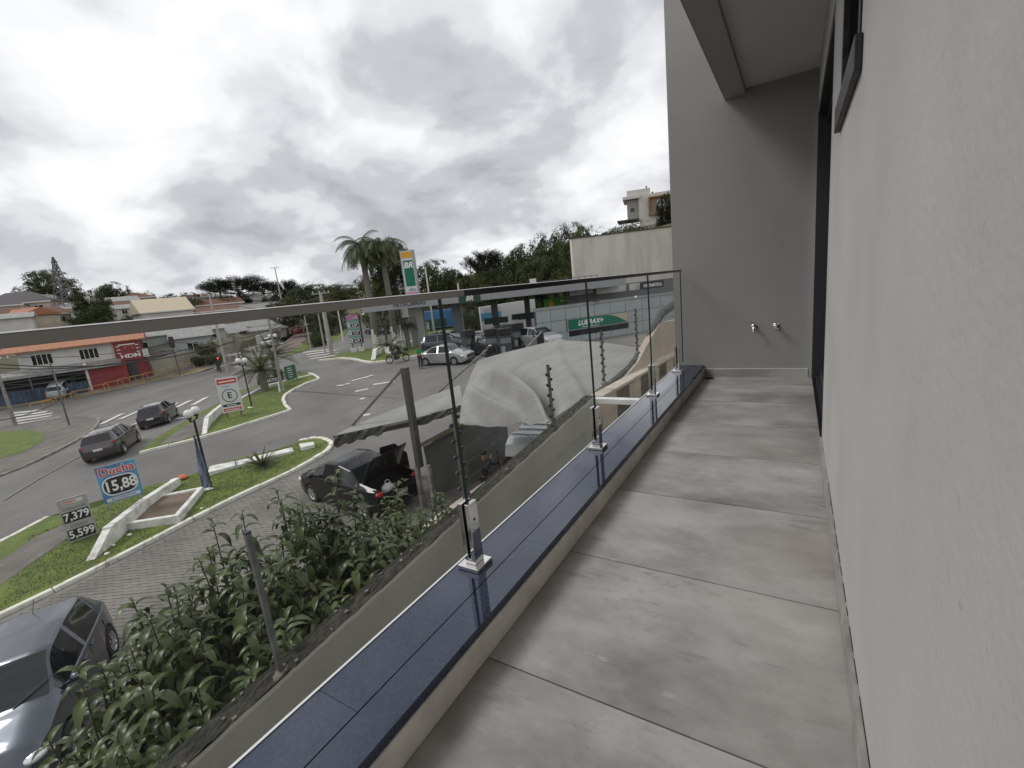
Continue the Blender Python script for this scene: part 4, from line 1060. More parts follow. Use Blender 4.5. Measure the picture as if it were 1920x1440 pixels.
p_si = paint('silver_car_paint', (.42, .43, .44), .3, .6); p_wh = paint('white_car_paint', (.72, .72, .71), .3, 0); p_bl = paint('blue_car_paint', (.10, .24, .42), .3, .3); p_rd = paint('red_car_paint', (.35, .03, .03), .3, 0)

h = np.array([.86, -.51]); h /= np.linalg.norm(h)
pos, hd = wheels_at((214, 1240), (157, 1402), 'hatch', 1)
car('large dark grey car parked below the hedge at the lower left corner', pos, hd, 'hatch', p_gun)
pos, hd = wheels_at((225, 849), (259, 826), 'hatch', -1)
hd = math.atan2(*(G(300, 775) - G(190, 852))[[1, 0]])
car('plum grey hatchback driving away on the road behind the black one', (-30.4, 8.5, zt(-30.4, 8.5) + .045), hd, 'hatch', p_pl, name='driving_car', scale=.94)
g2 = (G(268, 800) + G(330, 783)) / 2
car('black hatchback ahead of the plum grey one at the dashed lines', (g2[0] + .5, g2[1] - .1, zt(g2[0], g2[1]) + .045), hd, 'hatch', p_dk, name='driving_car', scale=.93)
pos, hd2 = wheels_at((802, 687), (851, 686), 'sedan', -1)
car('silver sedan at the forecourt beside the attendant in green', pos, hd2, 'sedan', p_si)
q = G(836, 648); car('white sedan behind the station column on the road', (q[0], q[1], q[2] + .1), hd2 + .1, 'sedan', p_wh, detail=1)
# black sedan with raised boot lid
bx, by = -12.0, 9.0; bh = math.radians(176)
bs = car('black sedan with open boot and rear door on the drive', (bx, by, zt(bx, by) + .045), bh, 'sedan', p_blk, open_boot=True)
x0 = -KIND['sedan']['L'] / 2
lid = []
for i in range(9):
    t_ = i / 8
    for k in range(7):
        yy = -.68 + 1.36 * k / 6; lx = x0 + .86 - .05 - math.cos(math.radians(54)) * .98 * t_; lz = 1.08 + math.sin(math.radians(54)) * .98 * t_ + .04 * math.sin(t_ * 3)
        lid.append((lx - .04 * (1 - (yy / .66) ** 2), yy, lz))
fs = [(i * 7 + k, i * 7 + k + 1, (i + 1) * 7 + k + 1, (i + 1) * 7 + k) for i in range(8) for k in range(6)]
lo_ = MB().add(lid, fs).build('boot_lid', p_blk, bs, smooth=True); sd_ = lo_.modifiers.new('thick', 'SOLIDIFY'); sd_.thickness = .05
MB().box(x0 + .8 - .85, x0 + .1, -.6, .6, .70, .72).add([(x0 + .85, -.62, .45), (x0 + .85, .62, .45), (x0 + .85, .62, 1.02), (x0 + .85, -.62, 1.02), (x0 + .08, -.62, .45), (x0 + .08, .62, .45)], [(0, 1, 2, 3), (4, 5, 1, 0)]).build('boot_floor', archm, bs)
rd = MB().box(-.95, .0, -.03, .03, .3, .95).add([(-.92, -.02, .95), (-.02, -.02, .95), (-.12, -.02, 1.36), (-.62, -.02, 1.36), (-.92, .02, .95), (-.02, .02, .95), (-.12, .02, 1.36), (-.62, .02, 1.36)], [(0, 1, 2, 3), (7, 6, 5, 4), (0, 4, 5, 1), (1, 5, 6, 2), (2, 6, 7, 3), (3, 7, 4, 0)]).build('rear_door', p_blk, bs)
rd.location = (x0 + 2.02, -.87, 0); rd.rotation_euler = (0, 0, math.radians(62))
M_ = bs.matrix_basis
def tag_at(o, lx, ly, lz):
    c_, s_ = math.cos(bh), math.sin(bh); return (bx + lx * c_ - ly * s_, by + lx * s_ + ly * c_, zt(bx, by) + .045 + lz)
bag = thing('carrier_bag', 'white plastic carrier bag lying in the open boot', 'bag', tag_at(0, x0 + .36, .22, .50), 1.0)
mb = MB().sphere((0, 0, .2), .2, 14, sc=(1, .8, 1.0)); mb.v = [(x * (1 + .15 * noise.noise(Vector((x * 9, y * 9, z * 9)))), y, z + .02 * noise.noise(Vector((x * 14, y * 9, z * 5)))) for x, y, z in mb.v]
bagm = mat('white_polythene', (.70, .70, .70), .35)
mb.build('sack', bagm, bag, smooth='all'); MB().tube([(-.08, 0, .36), (-.06, 0, .47), (0, 0, .5), (.06, 0, .47), (.08, 0, .36)], .012, 6).build('handle', bagm, bag)
vg = thing('leafy_bunch', 'pale green leafy bunch beside the white bag in the boot', 'vegetables', tag_at(0, x0 + .32, -.25, .50), 0)
mb = MB()
for k in range(60):
    c_ = Vector((rnd.uniform(-.18, .18), rnd.uniform(-.22, .22), rnd.uniform(.05, .24))); a_, b_ = Vector([rnd.uniform(-1, 1) for _ in range(3)]).normalized() * .07, Vector([rnd.uniform(-1, 1) for _ in range(3)]).normalized() * .07
    mb.add([c_ - a_, c_ - b_, c_ + a_, c_ + b_], [(0, 1, 2, 3)])
mb.build('leaves', mat('pale_leaf', (.50, .58, .28), .6), vg)
# van in the yard, far vehicles
q = AZ(985, 798, -2.45)
car('white van parked under the grey canvas canopy', (-6.1, 12.2, zt(-6.1, 12.2) - .1), math.radians(95), 'van', paint('pale_van_paint', (.50, .54, .55), .3, 0), cat='van', name='parked_van')
far = [((757, 609), 'suv', p_wh, 12, 'white SUV in front of the shop with small white lettering', 78), ((793, 604), 'suv', p_wh, 30, 'white car at the shop with the dark fascia', 80),
       ((684, 625), 'suv', p_bl, 200, 'blue car behind the price totem', 72), ((682, 611), 'suv', p_si, 200, 'silver car behind the blue one beside the price totem', 86),
       ((558, 626), 'suv', p_rd, 0, 'red tailed car far up the reddish road', 0), ((582, 622), 'suv', p_dk, 0, 'dark car far up the road beside the bend', 0),
       ((508, 650), 'sedan', p_si, 0, 'pale silver car on the far road near the white bollards', 0), ((710, 627), 'hatch', p_gun, 190, 'dark car parked behind the two palm trunks', 66)]
for (px, py), kd, pm_, a, lab, dd in far:
    q = G(px, py) if not dd else P(px, py, dd)
    hh = math.radians(a) if a else math.atan2(*(G(540, 640) - G(460, 678))[[1, 0]])
    z_ = (q[2] + .1) if not dd else q[2]
    car(lab, (q[0], q[1], z_), hh, kd, pm_, detail=1)
q = G(990, 658); car('silver pickup nose beside the station column and pumps', (q[0] + .6, q[1] + 1.0, q[2] + .1), hd2 - .5, 'suv', p_si, detail=1)
for (px, py), pm_, lab, dh in (((945, 655), p_blk, 'black car waiting at the dark fuel pumps', .2), ((905, 664), p_dk, 'charcoal car in the shade left of the pumps', -.3), ((838, 660), p_gun, 'dark car half hidden behind the silver sedan', .4), ((960, 640), p_dk, 'dark car beyond the fuel pumps by the white building', 1.2)):
    q = G(px, py); car(lab, (q[0], q[1], q[2] + .05), hd2 + dh, 'suv', pm_, detail=1)

# ================================================================== PEOPLE
skinm = mat('skin', (.30, .17, .11), .6)
def skinned(name, joints, edges, m_, parent, root_i=0):
    bm = bmesh.new(); sk = bm.verts.layers.skin.verify()
    vv = [bm.verts.new(j[0]) for j in joints]
    for i, (v_, j) in enumerate(zip(vv, joints)): v_[sk].radius = (j[1], j[2] if len(j) > 2 else j[1]); v_[sk].use_root = (i == root_i)
    for e_ in edges: bm.edges.new((vv[e_[0]], vv[e_[1]]))
    me = bpy.data.meshes.new(name); bm.to_mesh(me); bm.free(); me.materials.append(m_); o = link(name, me, parent)
    md = o.modifiers.new('skin', 'SKIN'); md.use_smooth_shade = True
    sb = o.modifiers.new('sub', 'SUBSURF'); sb.levels = 1; sb.render_levels = 2
    return o
def person(label, pos, rz, pose, shirt, trousers, hair, hat=None, group=None, name='person'):
    root = thing(name, label, 'person', pos, rz, group)
    J = dict(pel=(0, 0, .95), che=(0, .0, 1.28), nek=(0, 0, 1.48), hed=(0, .01, 1.56), top=(0, .01, 1.72), shL=(.17, 0, 1.42), shR=(-.17, 0, 1.42), elL=(.23, .02, 1.14), elR=(-.23, .02, 1.14), haL=(.24, .10, .88), haR=(-.24, .10, .88),
             hiL=(.09, 0, .92), hiR=(-.09, 0, .92), knL=(.10, .02, .50), knR=(-.10, .02, .50), anL=(.10, -.02, .08), anR=(-.10, -.02, .08), toL=(.11, .14, .04), toR=(-.11, .14, .04))
    J.update(pose); j = lambda *k: [(J[a][0], *a[1:]) if False else None for a in k]
    names = ['pel', 'che', 'nek', 'hed', 'top', 'shL', 'elL', 'haL', 'shR', 'elR', 'haR', 'hiL', 'knL', 'anL', 'toL', 'hiR', 'knR', 'anR', 'toR']
    rad = [.13, .135, .055, .085, .07, .06, .045, .035, .06, .045, .035, .09, .06, .04, .035, .09, .06, .04, .035]
    E_ = [(0, 1), (1, 2), (2, 3), (3, 4), (1, 5), (5, 6), (6, 7), (1, 8), (8, 9), (9, 10), (0, 11), (11, 12), (12, 13), (13, 14), (0, 15), (15, 16), (16, 17), (17, 18)]
    skinned('body', [(J[a], r_) for a, r_ in zip(names, rad)], E_, skinm, root)
    skinned('shirt', [(J['pel'], .15, .125), (J['che'], .165, .135), (tuple(np.array(J['nek']) - (0, 0, .05)), .08), (J['shL'], .08), (J['elL'], .062), (J['shR'], .08), (J['elR'], .062)] + ([(J['haL'], .048), (J['haR'], .048)] if shirt is dkcl else []), [(0, 1), (1, 2), (1, 3), (3, 4), (1, 5), (5, 6)] + ([(4, 7), (6, 8)] if shirt is dkcl else []), shirt, root)
    skinned('trousers', [(J['pel'], .15, .13), (J['hiL'], .105), (J['knL'], .08), (J['anL'], .062), (J['hiR'], .105), (J['knR'], .08), (J['anR'], .062)], [(0, 1), (1, 2), (2, 3), (0, 4), (4, 5), (5, 6)], trousers, root)
    for s in ('L', 'R'):
        a, t_ = Vector(J['an' + s]), Vector(J['to' + s]); skinned('shoe', [(tuple(a - Vector((0, 0, .03))), .05), (tuple(t_), .042)], [(0, 1)], rubber, root)
        # hand: palm and five fingers
        hnd = Vector(J['ha' + s]); el = Vector(J['el' + s]); d = (hnd - el).normalized(); x = d.orthogonal().normalized(); js = [(tuple(hnd), .026), (tuple(hnd + d * .06), .03)]; es = [(0, 1)]
        for f_ in range(4):
            b_ = hnd + d * .08 + x * (f_ - 1.5) * .02; js += [(tuple(b_), .010), (tuple(b_ + d * .035), .009), (tuple(b_ + d * (.06 + .006 * (f_ % 3)) + d.cross(x) * .02), .008)]; k = len(js) - 3; es += [(1, k), (k, k + 1), (k + 1, k + 2)]
        b_ = hnd + d * .03 + x * .035; js += [(tuple(b_), .011), (tuple(b_ + d * .035 + x * .02), .009)]; es += [(0, len(js) - 2), (len(js) - 2, len(js) - 1)]
        skinned('hand', js, es, skinm, root)
    hd_ = Vector(J['top'])
    hm = MB().sphere((hd_.x, hd_.y - .015, hd_.z - .005), .105, 12, sc=(.88, 1.0, .85)); hm.build('helmet' if hat == 'helmet' else 'hair', hair, root, smooth=True)
    fc_ = Vector(J['hed']); MB().add([(fc_.x - .012, fc_.y + .088, fc_.z + .03), (fc_.x + .012, fc_.y + .088, fc_.z + .03), (fc_.x, fc_.y + .085, fc_.z + .09), (fc_.x, fc_.y + .112, fc_.z + .035)], [(0, 1, 3), (1, 2, 3), (2, 0, 3)]).build('nose', skinm, root)
    MB().sphere((fc_.x - .032, fc_.y + .082, fc_.z + .09), .010, 6).sphere((fc_.x + .032, fc_.y + .082, fc_.z + .09), .010, 6).build('eyes', blk, root)
    MB().box(fc_.x - .025, fc_.x + .025, fc_.y + .083, fc_.y + .088, fc_.z - .005, fc_.z + .004).build('mouth', mat('lips', (.22, .08, .07), .6), root)
    if hat == 'helmet':
        root.children[-1]
    return root
dkcl = mat('dark_clothes', (.018, .018, .022), .9, var=.3, vscale=6); grn = mat('green_shirt', (.0, .22, .09), .8); jean = mat('dark_trousers', (.05, .055, .06), .9); hairm = mat('dark_hair', (.015, .012, .010), .7)
pm_ = P(906, 852, 13.1); zz_ = pm_[2] - 1.66
man = person('man in dark clothes with raised arm under the canopy beside the van', (pm_[0], pm_[1], zz_), math.radians(-60),
       dict(elL=(.36, .12, 1.32), haL=(.16, .2, 1.56), elR=(-.33, .18, 1.22), haR=(-.52, .36, 1.18), knL=(.13, .0, .5), anL=(.15, .0, .08), toL=(.16, .14, .04)), dkcl, dkcl, hairm)
q = G(790, 692)
person('fuel attendant in bright green shirt standing at the silver sedan', (q[0], q[1], q[2] + .04), hd2 - math.pi / 2 - .4, dict(elR=(-.25, .16, 1.16), haR=(-.12, .38, 1.05), elL=(.25, .12, 1.15), haL=(.12, .36, 1.05)), grn, jean, mat('dark_cap', (.02, .04, .03), .7))
# motorcycle with rider
a = G(734, 683); b = G(760, 678); mh = math.atan2(a[1] - b[1], a[0] - b[0]); mp = (a + b) / 2
mo = thing('motorcycle', 'black motorcycle with top box crossing the forecourt', 'motorcycle', (mp[0], mp[1], zt(mp[0], mp[1]) + .045), mh)
for x_ in (-.68, .68):
    w_ = MB().lathe([(.24, -.05), (.29, -.05), (.31, 0), (.29, .05), (.24, .05)], 24, (x_, 0, .31), 'y').build('wheel', rubber, mo, smooth=True)
    r_ = MB().lathe([(.225, -.03), (.25, -.03), (.25, .03), (.225, .03), (.225, -.03)], 24, (x_, 0, .31), 'y')
    for k in range(8): a_ = k * math.pi / 4; r_.bar((x_, 0, .31), (x_ + .23 * math.cos(a_), 0, .31 + .23 * math.sin(a_)), .015)
    r_.build('rim', rimm, w_)
    MB().tube([(x_ + .3 * math.cos(t_), 0, .31 + .36 * math.sin(t_)) for t_ in (.4, .9, 1.57, 2.2, 2.7)], .035, 6).build('mudguard', plastic, mo)
MB().bar((.68, 0, .31), (.42, 0, .98), .06).build('fork', chrome, mo)
MB().sphere((.12, 0, .82), .2, 12, sc=(1.3, .65, .7)).build('tank', paint('dark_tank', (.03, .03, .035)), mo, smooth=True)
MB().box(-.6, -.08, -.13, .13, .74, .83).build('seat', plastic, mo, bevel=.03)
MB().box(-.2, .32, -.13, .13, .26, .58).build('engine', dkgrey, mo, bevel=.03)
MB().bar((-.1, .15, .32), (-.75, .17, .36), .07).build('exhaust', chrome, mo)
MB().bar((.42, -.36, 1.02), (.42, .36, 1.02), .03).build('handlebar', blk, mo); MB().sphere((.56, 0, .88), .1, 10).build('headlamp', lamp_w, mo, smooth=True)
MB().box(-.98, -.58, -.2, .2, .86, 1.16).build('top_box', plastic, mo, bevel=.04)
person('motorcyclist in dark jacket and white helmet riding the motorcycle', (mp[0], mp[1], zt(mp[0], mp[1]) + .045), mh - math.pi / 2,
       dict(pel=(0, -.25, .92), che=(0, -.12, 1.22), nek=(0, -.02, 1.44), hed=(0, .02, 1.52), top=(0, .03, 1.66), shL=(.18, -.05, 1.36), shR=(-.18, -.05, 1.36), elL=(.3, .14, 1.2), elR=(-.3, .14, 1.2), haL=(.3, .36, 1.06), haR=(-.3, .36, 1.06),
            hiL=(.1, -.2, .88), hiR=(-.1, -.2, .88), knL=(.2, .2, .68), knR=(-.2, .2, .68), anL=(.2, .02, .34), anR=(-.2, .02, .34), toL=(.2, .16, .3), toR=(-.2, .16, .3)), dkcl, dkcl, mat('white_helmet', (.7, .7, .7), .25), 'helmet')
# ================================================================== SIGNS, LAMPS, POLES
FACE = math.atan2(-(-.523), -.828)
def face(p, extra=0.0):
    """rotation that turns the -Y side of a board at p towards the balcony, plus a twist"""
    return math.atan2(p[1], p[0]) - math.pi / 2 + extra if False else math.atan2(-p[1], -p[0]) + math.pi / 2 + extra
def board(mb, w_, z0, z1, t=.05, mi=0): return mb.box(-w_ / 2, w_ / 2, -t / 2, t / 2, z0, z1, mi)
def sign_root(name, label, cat, px, py, extra=0, dep=None, group=None):
    q = G(px, py) if dep is None else P(px, py, dep)
    return thing(name, label, cat, (q[0], q[1], q[2] + (.12 if dep is None else 0)), face(q, extra), group), q
# price banner at the left
t, q = sign_root('price_banner', 'white price banner with 7,379 and 5,599 in black boxes', 'sign', 160, 1016)
w_ = .70; board(MB(), w_, .02, 1.42).build('board', mat('grey_white_board', (.42, .41, .39), .5, var=.2), t)
MB().box(-.24, .24, -.034, -.0255, 1.24, 1.35).build('header', boardw, t); MB().box(-.22, .08, -.038, -.0345, 1.30, 1.33).box(-.22, .0, -.038, -.0345, 1.26, 1.275).build('header_stripe', redtxt, t)
for z_, s_ in ((.82, '7,379'), (.24, '5,599')):
    p_ = MB().box(-.31, .31, -.036, -.0255, z_ - .17, z_ + .17).build('price_panel', btxt, t); text(s_, .34, wtxt, p_, (0, -.041, z_), sx=.80, bold=.02)
    text('GASOLINA' if z_ > .5 else 'ETANOL', .11, mat('grey_print', (.25, .25, .25), .5), t, (0, -.030, z_ + .27))
# Ducha banner
t, q = sign_root('wash_price_banner', 'blue banner reading Ducha 15,88 beside the white wedge wall', 'sign', 245, 972, .05)
w_ = 1.04; bl = board(MB(), w_, .62, 1.90).build('board', mat('banner_blue', (.13, .40, .62), .45, var=.15, vscale=1.4, col2=(.07, .10, .26)), t)
MB().box(-.45, -.41, -.02, .02, 0, .62).box(.41, .45, -.02, .02, 0, .62).build('leg', mat('clear_strut', (.3, .32, .33), .4), t)
text('Ducha', .36, wtxt, t, (0, -.028, 1.69), bold=.06, ext=.002); text('Ducha', .36, redtxt, t, (0, -.034, 1.69), bold=.015)
def rrect(w_, h_, r, n=6):
    pts = []
    for cx_, cz_, a0 in ((w_ / 2 - r, h_ / 2 - r, 0), (-w_ / 2 + r, h_ / 2 - r, 90), (-w_ / 2 + r, -h_ / 2 + r, 180), (w_ / 2 - r, -h_ / 2 + r, 270)):
        for k in range(n + 1): a = math.radians(a0 + 90 * k / n); pts.append((cx_ + r * math.cos(a), cz_ + r * math.sin(a)))
    return pts
def rpanel(nm, w_, h_, r, cx_, cz_, y0, y1, m_, par): return MB().prismy([(cx_ + a, cz_ + b) for a, b in rrect(w_, h_, r)], y0, y1).build(nm, m_, par)
rpanel('white_ring', .94, .66, .28, 0, 1.17, -.030, -.0255, wtxt, t); rpanel('price_panel', .86, .58, .25, 0, 1.17, -.036, -.0305, btxt, t)
text('15,88', .50, wtxt, t, (0, -.041, 1.16), sx=.78, bold=.025)
MB().box(-.45, .45, -.031, -.0255, .66, .78).build('footer', boardw, t); text('AUTOMOTIVA', .10, blue_m, t, (0, -.034, .72))
# E parking sign
t, q = sign_root('parking_banner', 'tall white banner with circled letter E and red bands', 'sign', 441, 784, -.12)
w_ = 1.12; board(MB(), w_, .30, 2.40, .08).build('board', boardw, t); MB().box(-.4, -.34, -.03, .03, 0, .3).box(.34, .4, -.03, .03, 0, .3).build('leg', dkgrey, t)
MB().box(-.50, .50, -.046, -.0405, 2.02, 2.32).build('red_band', redtxt, t); MB().box(-.42, .42, -.050, -.0465, 2.13, 2.20).build('band_print', wtxt, t)
ring = MB()
ring.lathe([(.36, -.047), (.40, -.047), (.40, -.0405), (.36, -.0405), (.36, -.047)], 36, (0, 0, 1.30), 'y').build('ring', btxt, t)
text('E', .50, btxt, t, (0, -.043, 1.30), bold=.02)
MB().box(-.28, .10, -.046, -.0405, 1.84, 1.90).build('blue_print', ltblue, t)
b_ = MB().box(-.46, .46, -.046, -.0405, .66, .80).build('dark_band', mat('navy_print', (.02, .02, .05), .5), t); MB().box(-.25, .25, -.05, -.0465, .71, .75).build('band_print', wtxt, b_)
b_ = MB().box(-.46, .46, -.046, -.0405, .38, .54).build('red_band', redtxt, t); MB().box(-.38, .38, -.05, -.0465, .43, .47).build('band_print', wtxt, b_)
# fuel price totem
t, q = sign_root('fuel_price_totem', 'fuel price totem with pink header and three prices', 'sign', 672, 661, -.1)
MB().box(-.75, -.1, -.3, .3, -.1, .45).build('plinth', white_m, t); MB().box(.08, .75, -.3, .3, -.1, .45).build('plinth', white_m, t)
MB().box(-.5, -.4, -.05, .05, .45, .95).box(.42, .52, -.05, .05, .45, .95).build('leg', dkgrey, t)
MB().box(-.72, .78, -.12, .25, .92, 4.15).build('cabinet', mat('cabinet_dark', (.04, .03, .06), .4), t)
MB().box(-.70, .62, -.15, -.125, 3.62, 4.12).build('header', pink_m, t); MB().box(-.55, .5, -.156, -.151, 3.78, 3.86).build('header_print', wtxt, t)
MB().box(-.70, .62, -.15, -.125, .96, 3.60).build('face', mat('totem_face', (.22, .36, .35), .45), t)
for k, (a_, s_) in enumerate((('E', '6,59'), ('G', '7,37'), ('D', '6,59'))):
    z_ = 3.02 - k * .86
    text(a_, .62, wtxt, t, (-.52, -.16, z_ + .02), bold=.03, sx=.8); rpanel('price_ring', .98, .52, .15, .12, z_ - .06, -.16, -.151, wtxt, t)
    p_ = rpanel('price_panel', .90, .44, .12, .12, z_ - .06, -.168, -.161, btxt, t); text(s_, .38, wtxt, p_, (.12, -.173, z_ - .06), bold=.03, sx=.85)
# BR totem (tall)
t, q = sign_root('brand_totem', 'tall white totem with yellow band and BR on green', 'sign', 789, 650, -.18, 49)
H_ = 9.95
MB().box(-.72, .72, -.3, .3, 0, H_).build('cabinet', silverd, t); MB().box(-.62, .55, -.33, -.305, 3.3, H_ - .08).build('face', boardw, t)
MB().box(-.60, .53, -.345, -.335, H_ - .75, H_ - .15).build('yellow_band', yel_m, t)
rpanel('green_block', .98, 1.95, .14, .0, H_ - 2.62, -.35, -.335, green_m, t)
text('BR', .80, wtxt, t, (-.02, -.36, H_ - 1.5), bold=.035, shear=.25, sx=1.0)
MB().box(-.49, .49, -.345, -.335, H_ - 2.1, H_ - 1.0).build('green_block', green_m, t)
MB().box(-.60, .53, -.345, -.335, H_ - 4.75, H_ - 4.2).build('pink_band', pink_m, t); MB().box(-.4, .3, -.352, -.346, H_ - 4.5, H_ - 4.42).build('band_print', wtxt, t)
MB().box(-.60, .53, -.345, -.335, H_ - 5.35, H_ - 4.95).build('green_band', green_m, t); MB().box(-.2, .4, -.352, -.346, H_ - 5.2, H_ - 5.08).build('band_print', wtxt, t)
MB().prismy([(-.45, H_ - 4.1), (.45, H_ - 4.1), (.4, H_ - 3.85), (-.1, H_ - 3.72)], -.345, -.335).build('grey_swoosh', mat('swoosh_grey', (.35, .36, .37), .5), t)
# green direction board at the tip of the palm lawn
t, q = sign_root('green_notice_board', 'narrow green notice board on the palm lawn near the leaning pole', 'sign', 549, 717, .9)
MB().box(-.62, .62, -.05, .05, .18, 1.30).build('board', mat('dull_green', (.03, .13, .09), .5), t); MB().box(.58, .66, -.07, .07, 0, 1.36).box(-.66, -.60, -.05, .05, 0, .3).build('post', conc_lt, t)
for k in range(5): MB().box(-.42, -.42 + .5 + .1 * (k % 2), -.058, -.0505, .36 + k * .18, .41 + k * .18).build('white_line', wtxt, t)
# low black lettering board among the palms
t, q = sign_root('lettering_board', 'low dark board with white lettering beside the palm', 'sign', 512, 722, .2)
MB().box(-1.1, .9, -.03, .03, .1, .85).build('board', mat('board_dark', (.03, .03, .03), .5), t); text('MÁTICA', .36, wtxt, t, (.1, -.04, .30), bold=.03); text('INFOR', .3, wtxt, t, (-.3, -.04, .66), bold=.03)
# yellow and white boards by the column
t, q = sign_root('yellow_price_board', 'yellow green board with black lettering on the far verge', 'sign', 800, 636, .1, 56)
MB().box(-.5, .5, -.04, .04, .55, 2.0).build('board', mat('lime_print', (.55, .60, .22), .5), t); MB().box(-.5, .5, -.05, -.041, 1.45, 2.0).build('top_print', boardw, t)
text('S10', .5, btxt, t, (0, -.06, 1.72), bold=.02); text('5,99', .5, btxt, t, (0, -.06, .95), bold=.02); MB().box(-.4, -.35, -.02, .02, -.3, .55).box(.35, .4, -.02, .02, -.3, .55).build('leg', boardw, t)
t, q = sign_root('white_board', 'blank white board left of the yellow one', 'sign', 787, 634, .1, 56)
MB().box(-.42, .42, -.04, .04, .7, 1.6).build('board', boardw, t); MB().box(-.35, .35, -.05, -.041, .95, 1.05).build('blue_line', blue_m, t); MB().box(-.4, -.35, -.02, .02, -.3, .7).box(.35, .4, -.02, .02, -.3, .7).build('leg', boardw, t)
t, q = sign_root('notice_placard', 'small white placard on a thin pole in the forecourt', 'sign', 901, 668, 0)
MB().box(-.25, .25, -.02, .02, .62, 1.5).build('board', boardw, t); MB().box(-.14, -.10, -.026, -.021, .7, 1.42).box(.0, .02, -.026, -.021, .7, 1.42).build('print', mat('grey_print', (.25, .25, .25), .5), t); MB().box(-.02, .02, -.02, .02, 0, .62).build('pole', steel, t)

# globe lamps
globe = mat('opal_globe', (.78, .78, .77), .25)
def lamp(label, px, py, h, dep=None, ang=.3, gr=.17):
    q = G(px, py) if dep is None else P(px, py, dep)
    t = thing('globe_lamp', label, 'street lamp', (q[0], q[1], q[2] + .1), ang, 'twin globe street lamps')
    MB().tube([(0, 0, 0), (0, 0, h - .45)], [.045, .04], 10).build('post', blk, t)
    MB().lathe([(.0, .02), (.26, .02), (.26, .0), (0, 0)], 18).build('base', white_m, t)
    MB().bar((-.28, 0, h - .46), (.28, 0, h - .46), .04).tube([(-.28, 0, h - .46), (-.28, 0, h - .33)], .035).tube([(.28, 0, h - .46), (.28, 0, h - .33)], .035).build('arm', blk, t)
    for s in (-1, 1):
        MB().lathe([(.0, .0), (.07, .0), (.09, .05), (.05, .06)], 12, (s * .28, 0, h - .36)).build('socket', blk, t)
        MB().sphere((s * .28, 0, h - .16), gr, 14).build('globe', globe, t, smooth=True)
    return t, q
lamp('black twin globe lamp beside the letter E banner', 473, 766, 3.2, None, .2)
lamp('far twin globe lamp between the palm and the green board', 528, 712, 4.0, None, .3)
t, q = lamp('nearest twin globe lamp standing with a blue banner by the planter', 397, 919, 3.12, None, 2.35, .16)
# feather banner tied to the lamp
fb = thing('feather_banner', 'furled blue and white feather banner leaning on the nearest lamp', 'banner', (q[0] + .06, q[1] - .12, q[2] + .1), face(q, .5))
mb = MB(); vs = []; fs = []
for i in range(21):
    z_ = .1 + 2.05 * i / 20; wd = .26 * (1 - i / 20) ** .8 + .05
    for k in range(5): x_ = (k / 4 - .5) * wd * 1.0 + .04 - .1; vs.append((x_, -.05 + .05 * math.sin(k * 2.2 + i * .25), z_))
for i in range(20):
    for k in range(4): a_ = i * 5 + k; fs.append((a_, a_ + 1, a_ + 6, a_ + 5))
mb.add(vs, fs).build('cloth', mat('banner_cloth', (.30, .36, .50), .7, var=.6, vscale=4, col2=(.012, .012, .05), stretch=(6, 1, .7)), fb, smooth=True); MB().tube([(0.02, 0, 0), (.0, 0, 1.6), (-.03, 0, 2.2)], .012, 6).build('pole', boardw, fb)
# orange sandbag by the wedge wall
q = G(345, 903); o = MB().sphere((q[0], q[1], q[2] + .2), .2, 10, sc=(1.3, .8, .5)).build('orange_bag', mat('orange_sack', (.55, .16, .07), .8), None, smooth=True); tag(o, 'small orange sack at the end of the white wedge wall', 'bag')
q = G(333, 908); o = MB().box(q[0] - .3, q[0] + .1, q[1] - .12, q[1] + .12, q[2] + .12, q[2] + .2).build('white_slab', kerbm, None, bevel=.02); tag(o, 'small white slab next to the orange sack', 'slab')

# planter and wedge walls
def wallrun(name, label, pix, hs, th, m_=white_dirty, cat='wall'):
    t = thing(name, label, cat, (0, 0, 0)); pts = [Vector((*G(*p)[:2], 0)) for p in pix]
    for i in range(len(pts) - 1):
        a, b = pts[i].copy(), pts[i + 1].copy(); d = (b - a).normalized(); x = Vector((-d.y, d.x, 0)) * th / 2
        a = a - d * (th / 2 if i else 0)
        za, zb_ = zt(a.x, a.y) + .05, zt(b.x, b.y) + .05; ha, hb = hs[i], hs[i + 1]
        def v_(p, s, z): return (p.x + x.x * s, p.y + x.y * s, z)
        MB().add([v_(a, -1, za), v_(a, 1, za), v_(b, 1, zb_), v_(b, -1, zb_), v_(a, -1, za + ha), v_(a, 1, za + ha), v_(b, 1, zb_ + hb), v_(b, -1, zb_ + hb)],
                 [(0, 3, 2, 1), (4, 5, 6, 7), (0, 1, 5, 4), (1, 2, 6, 5), (2, 3, 7, 6), (3, 0, 4, 7)]).build('wall_section', m_, t, bevel=.02)
    return t
wallrun('wedge_wall', 'long white wedge wall rising between the planter and the road', [(168, 1060), (215, 1022), (275, 962), (336, 914)], [.03, .62, .48, .36], .24)
wallrun('planter_box', 'white diamond shaped planter wall around bare soil', [(232, 1000), (336, 986), (380, 928), (298, 940), (232, 1000)], [.30, .34, .26, .16, .30], .16, cat='planter')
sheet('planter_soil', polyw([(240, 996), (332, 982), (374, 930), (300, 942)]), .20, dirt)
wallrun('wedge_wall', 'slanting white wedge wall at the corner of the letter E lawn', [(383, 819), (392, 800), (406, 786), (426, 764)], [.03, .55, .55, .4], .24)
wallrun('wedge_wall', 'low white wall behind the palm and lettering board', [(436, 762), (452, 752), (500, 728), (560, 712), (585, 705)], [.12, .2, .2, .18, .1], .22)
wallrun('wedge_wall', 'pale wedge wall on the far lawn behind the motorcycle', [(700, 677), (706, 668), (722, 663), (735, 665)], [.05, .8, .8, .7], .4)
MBq = None
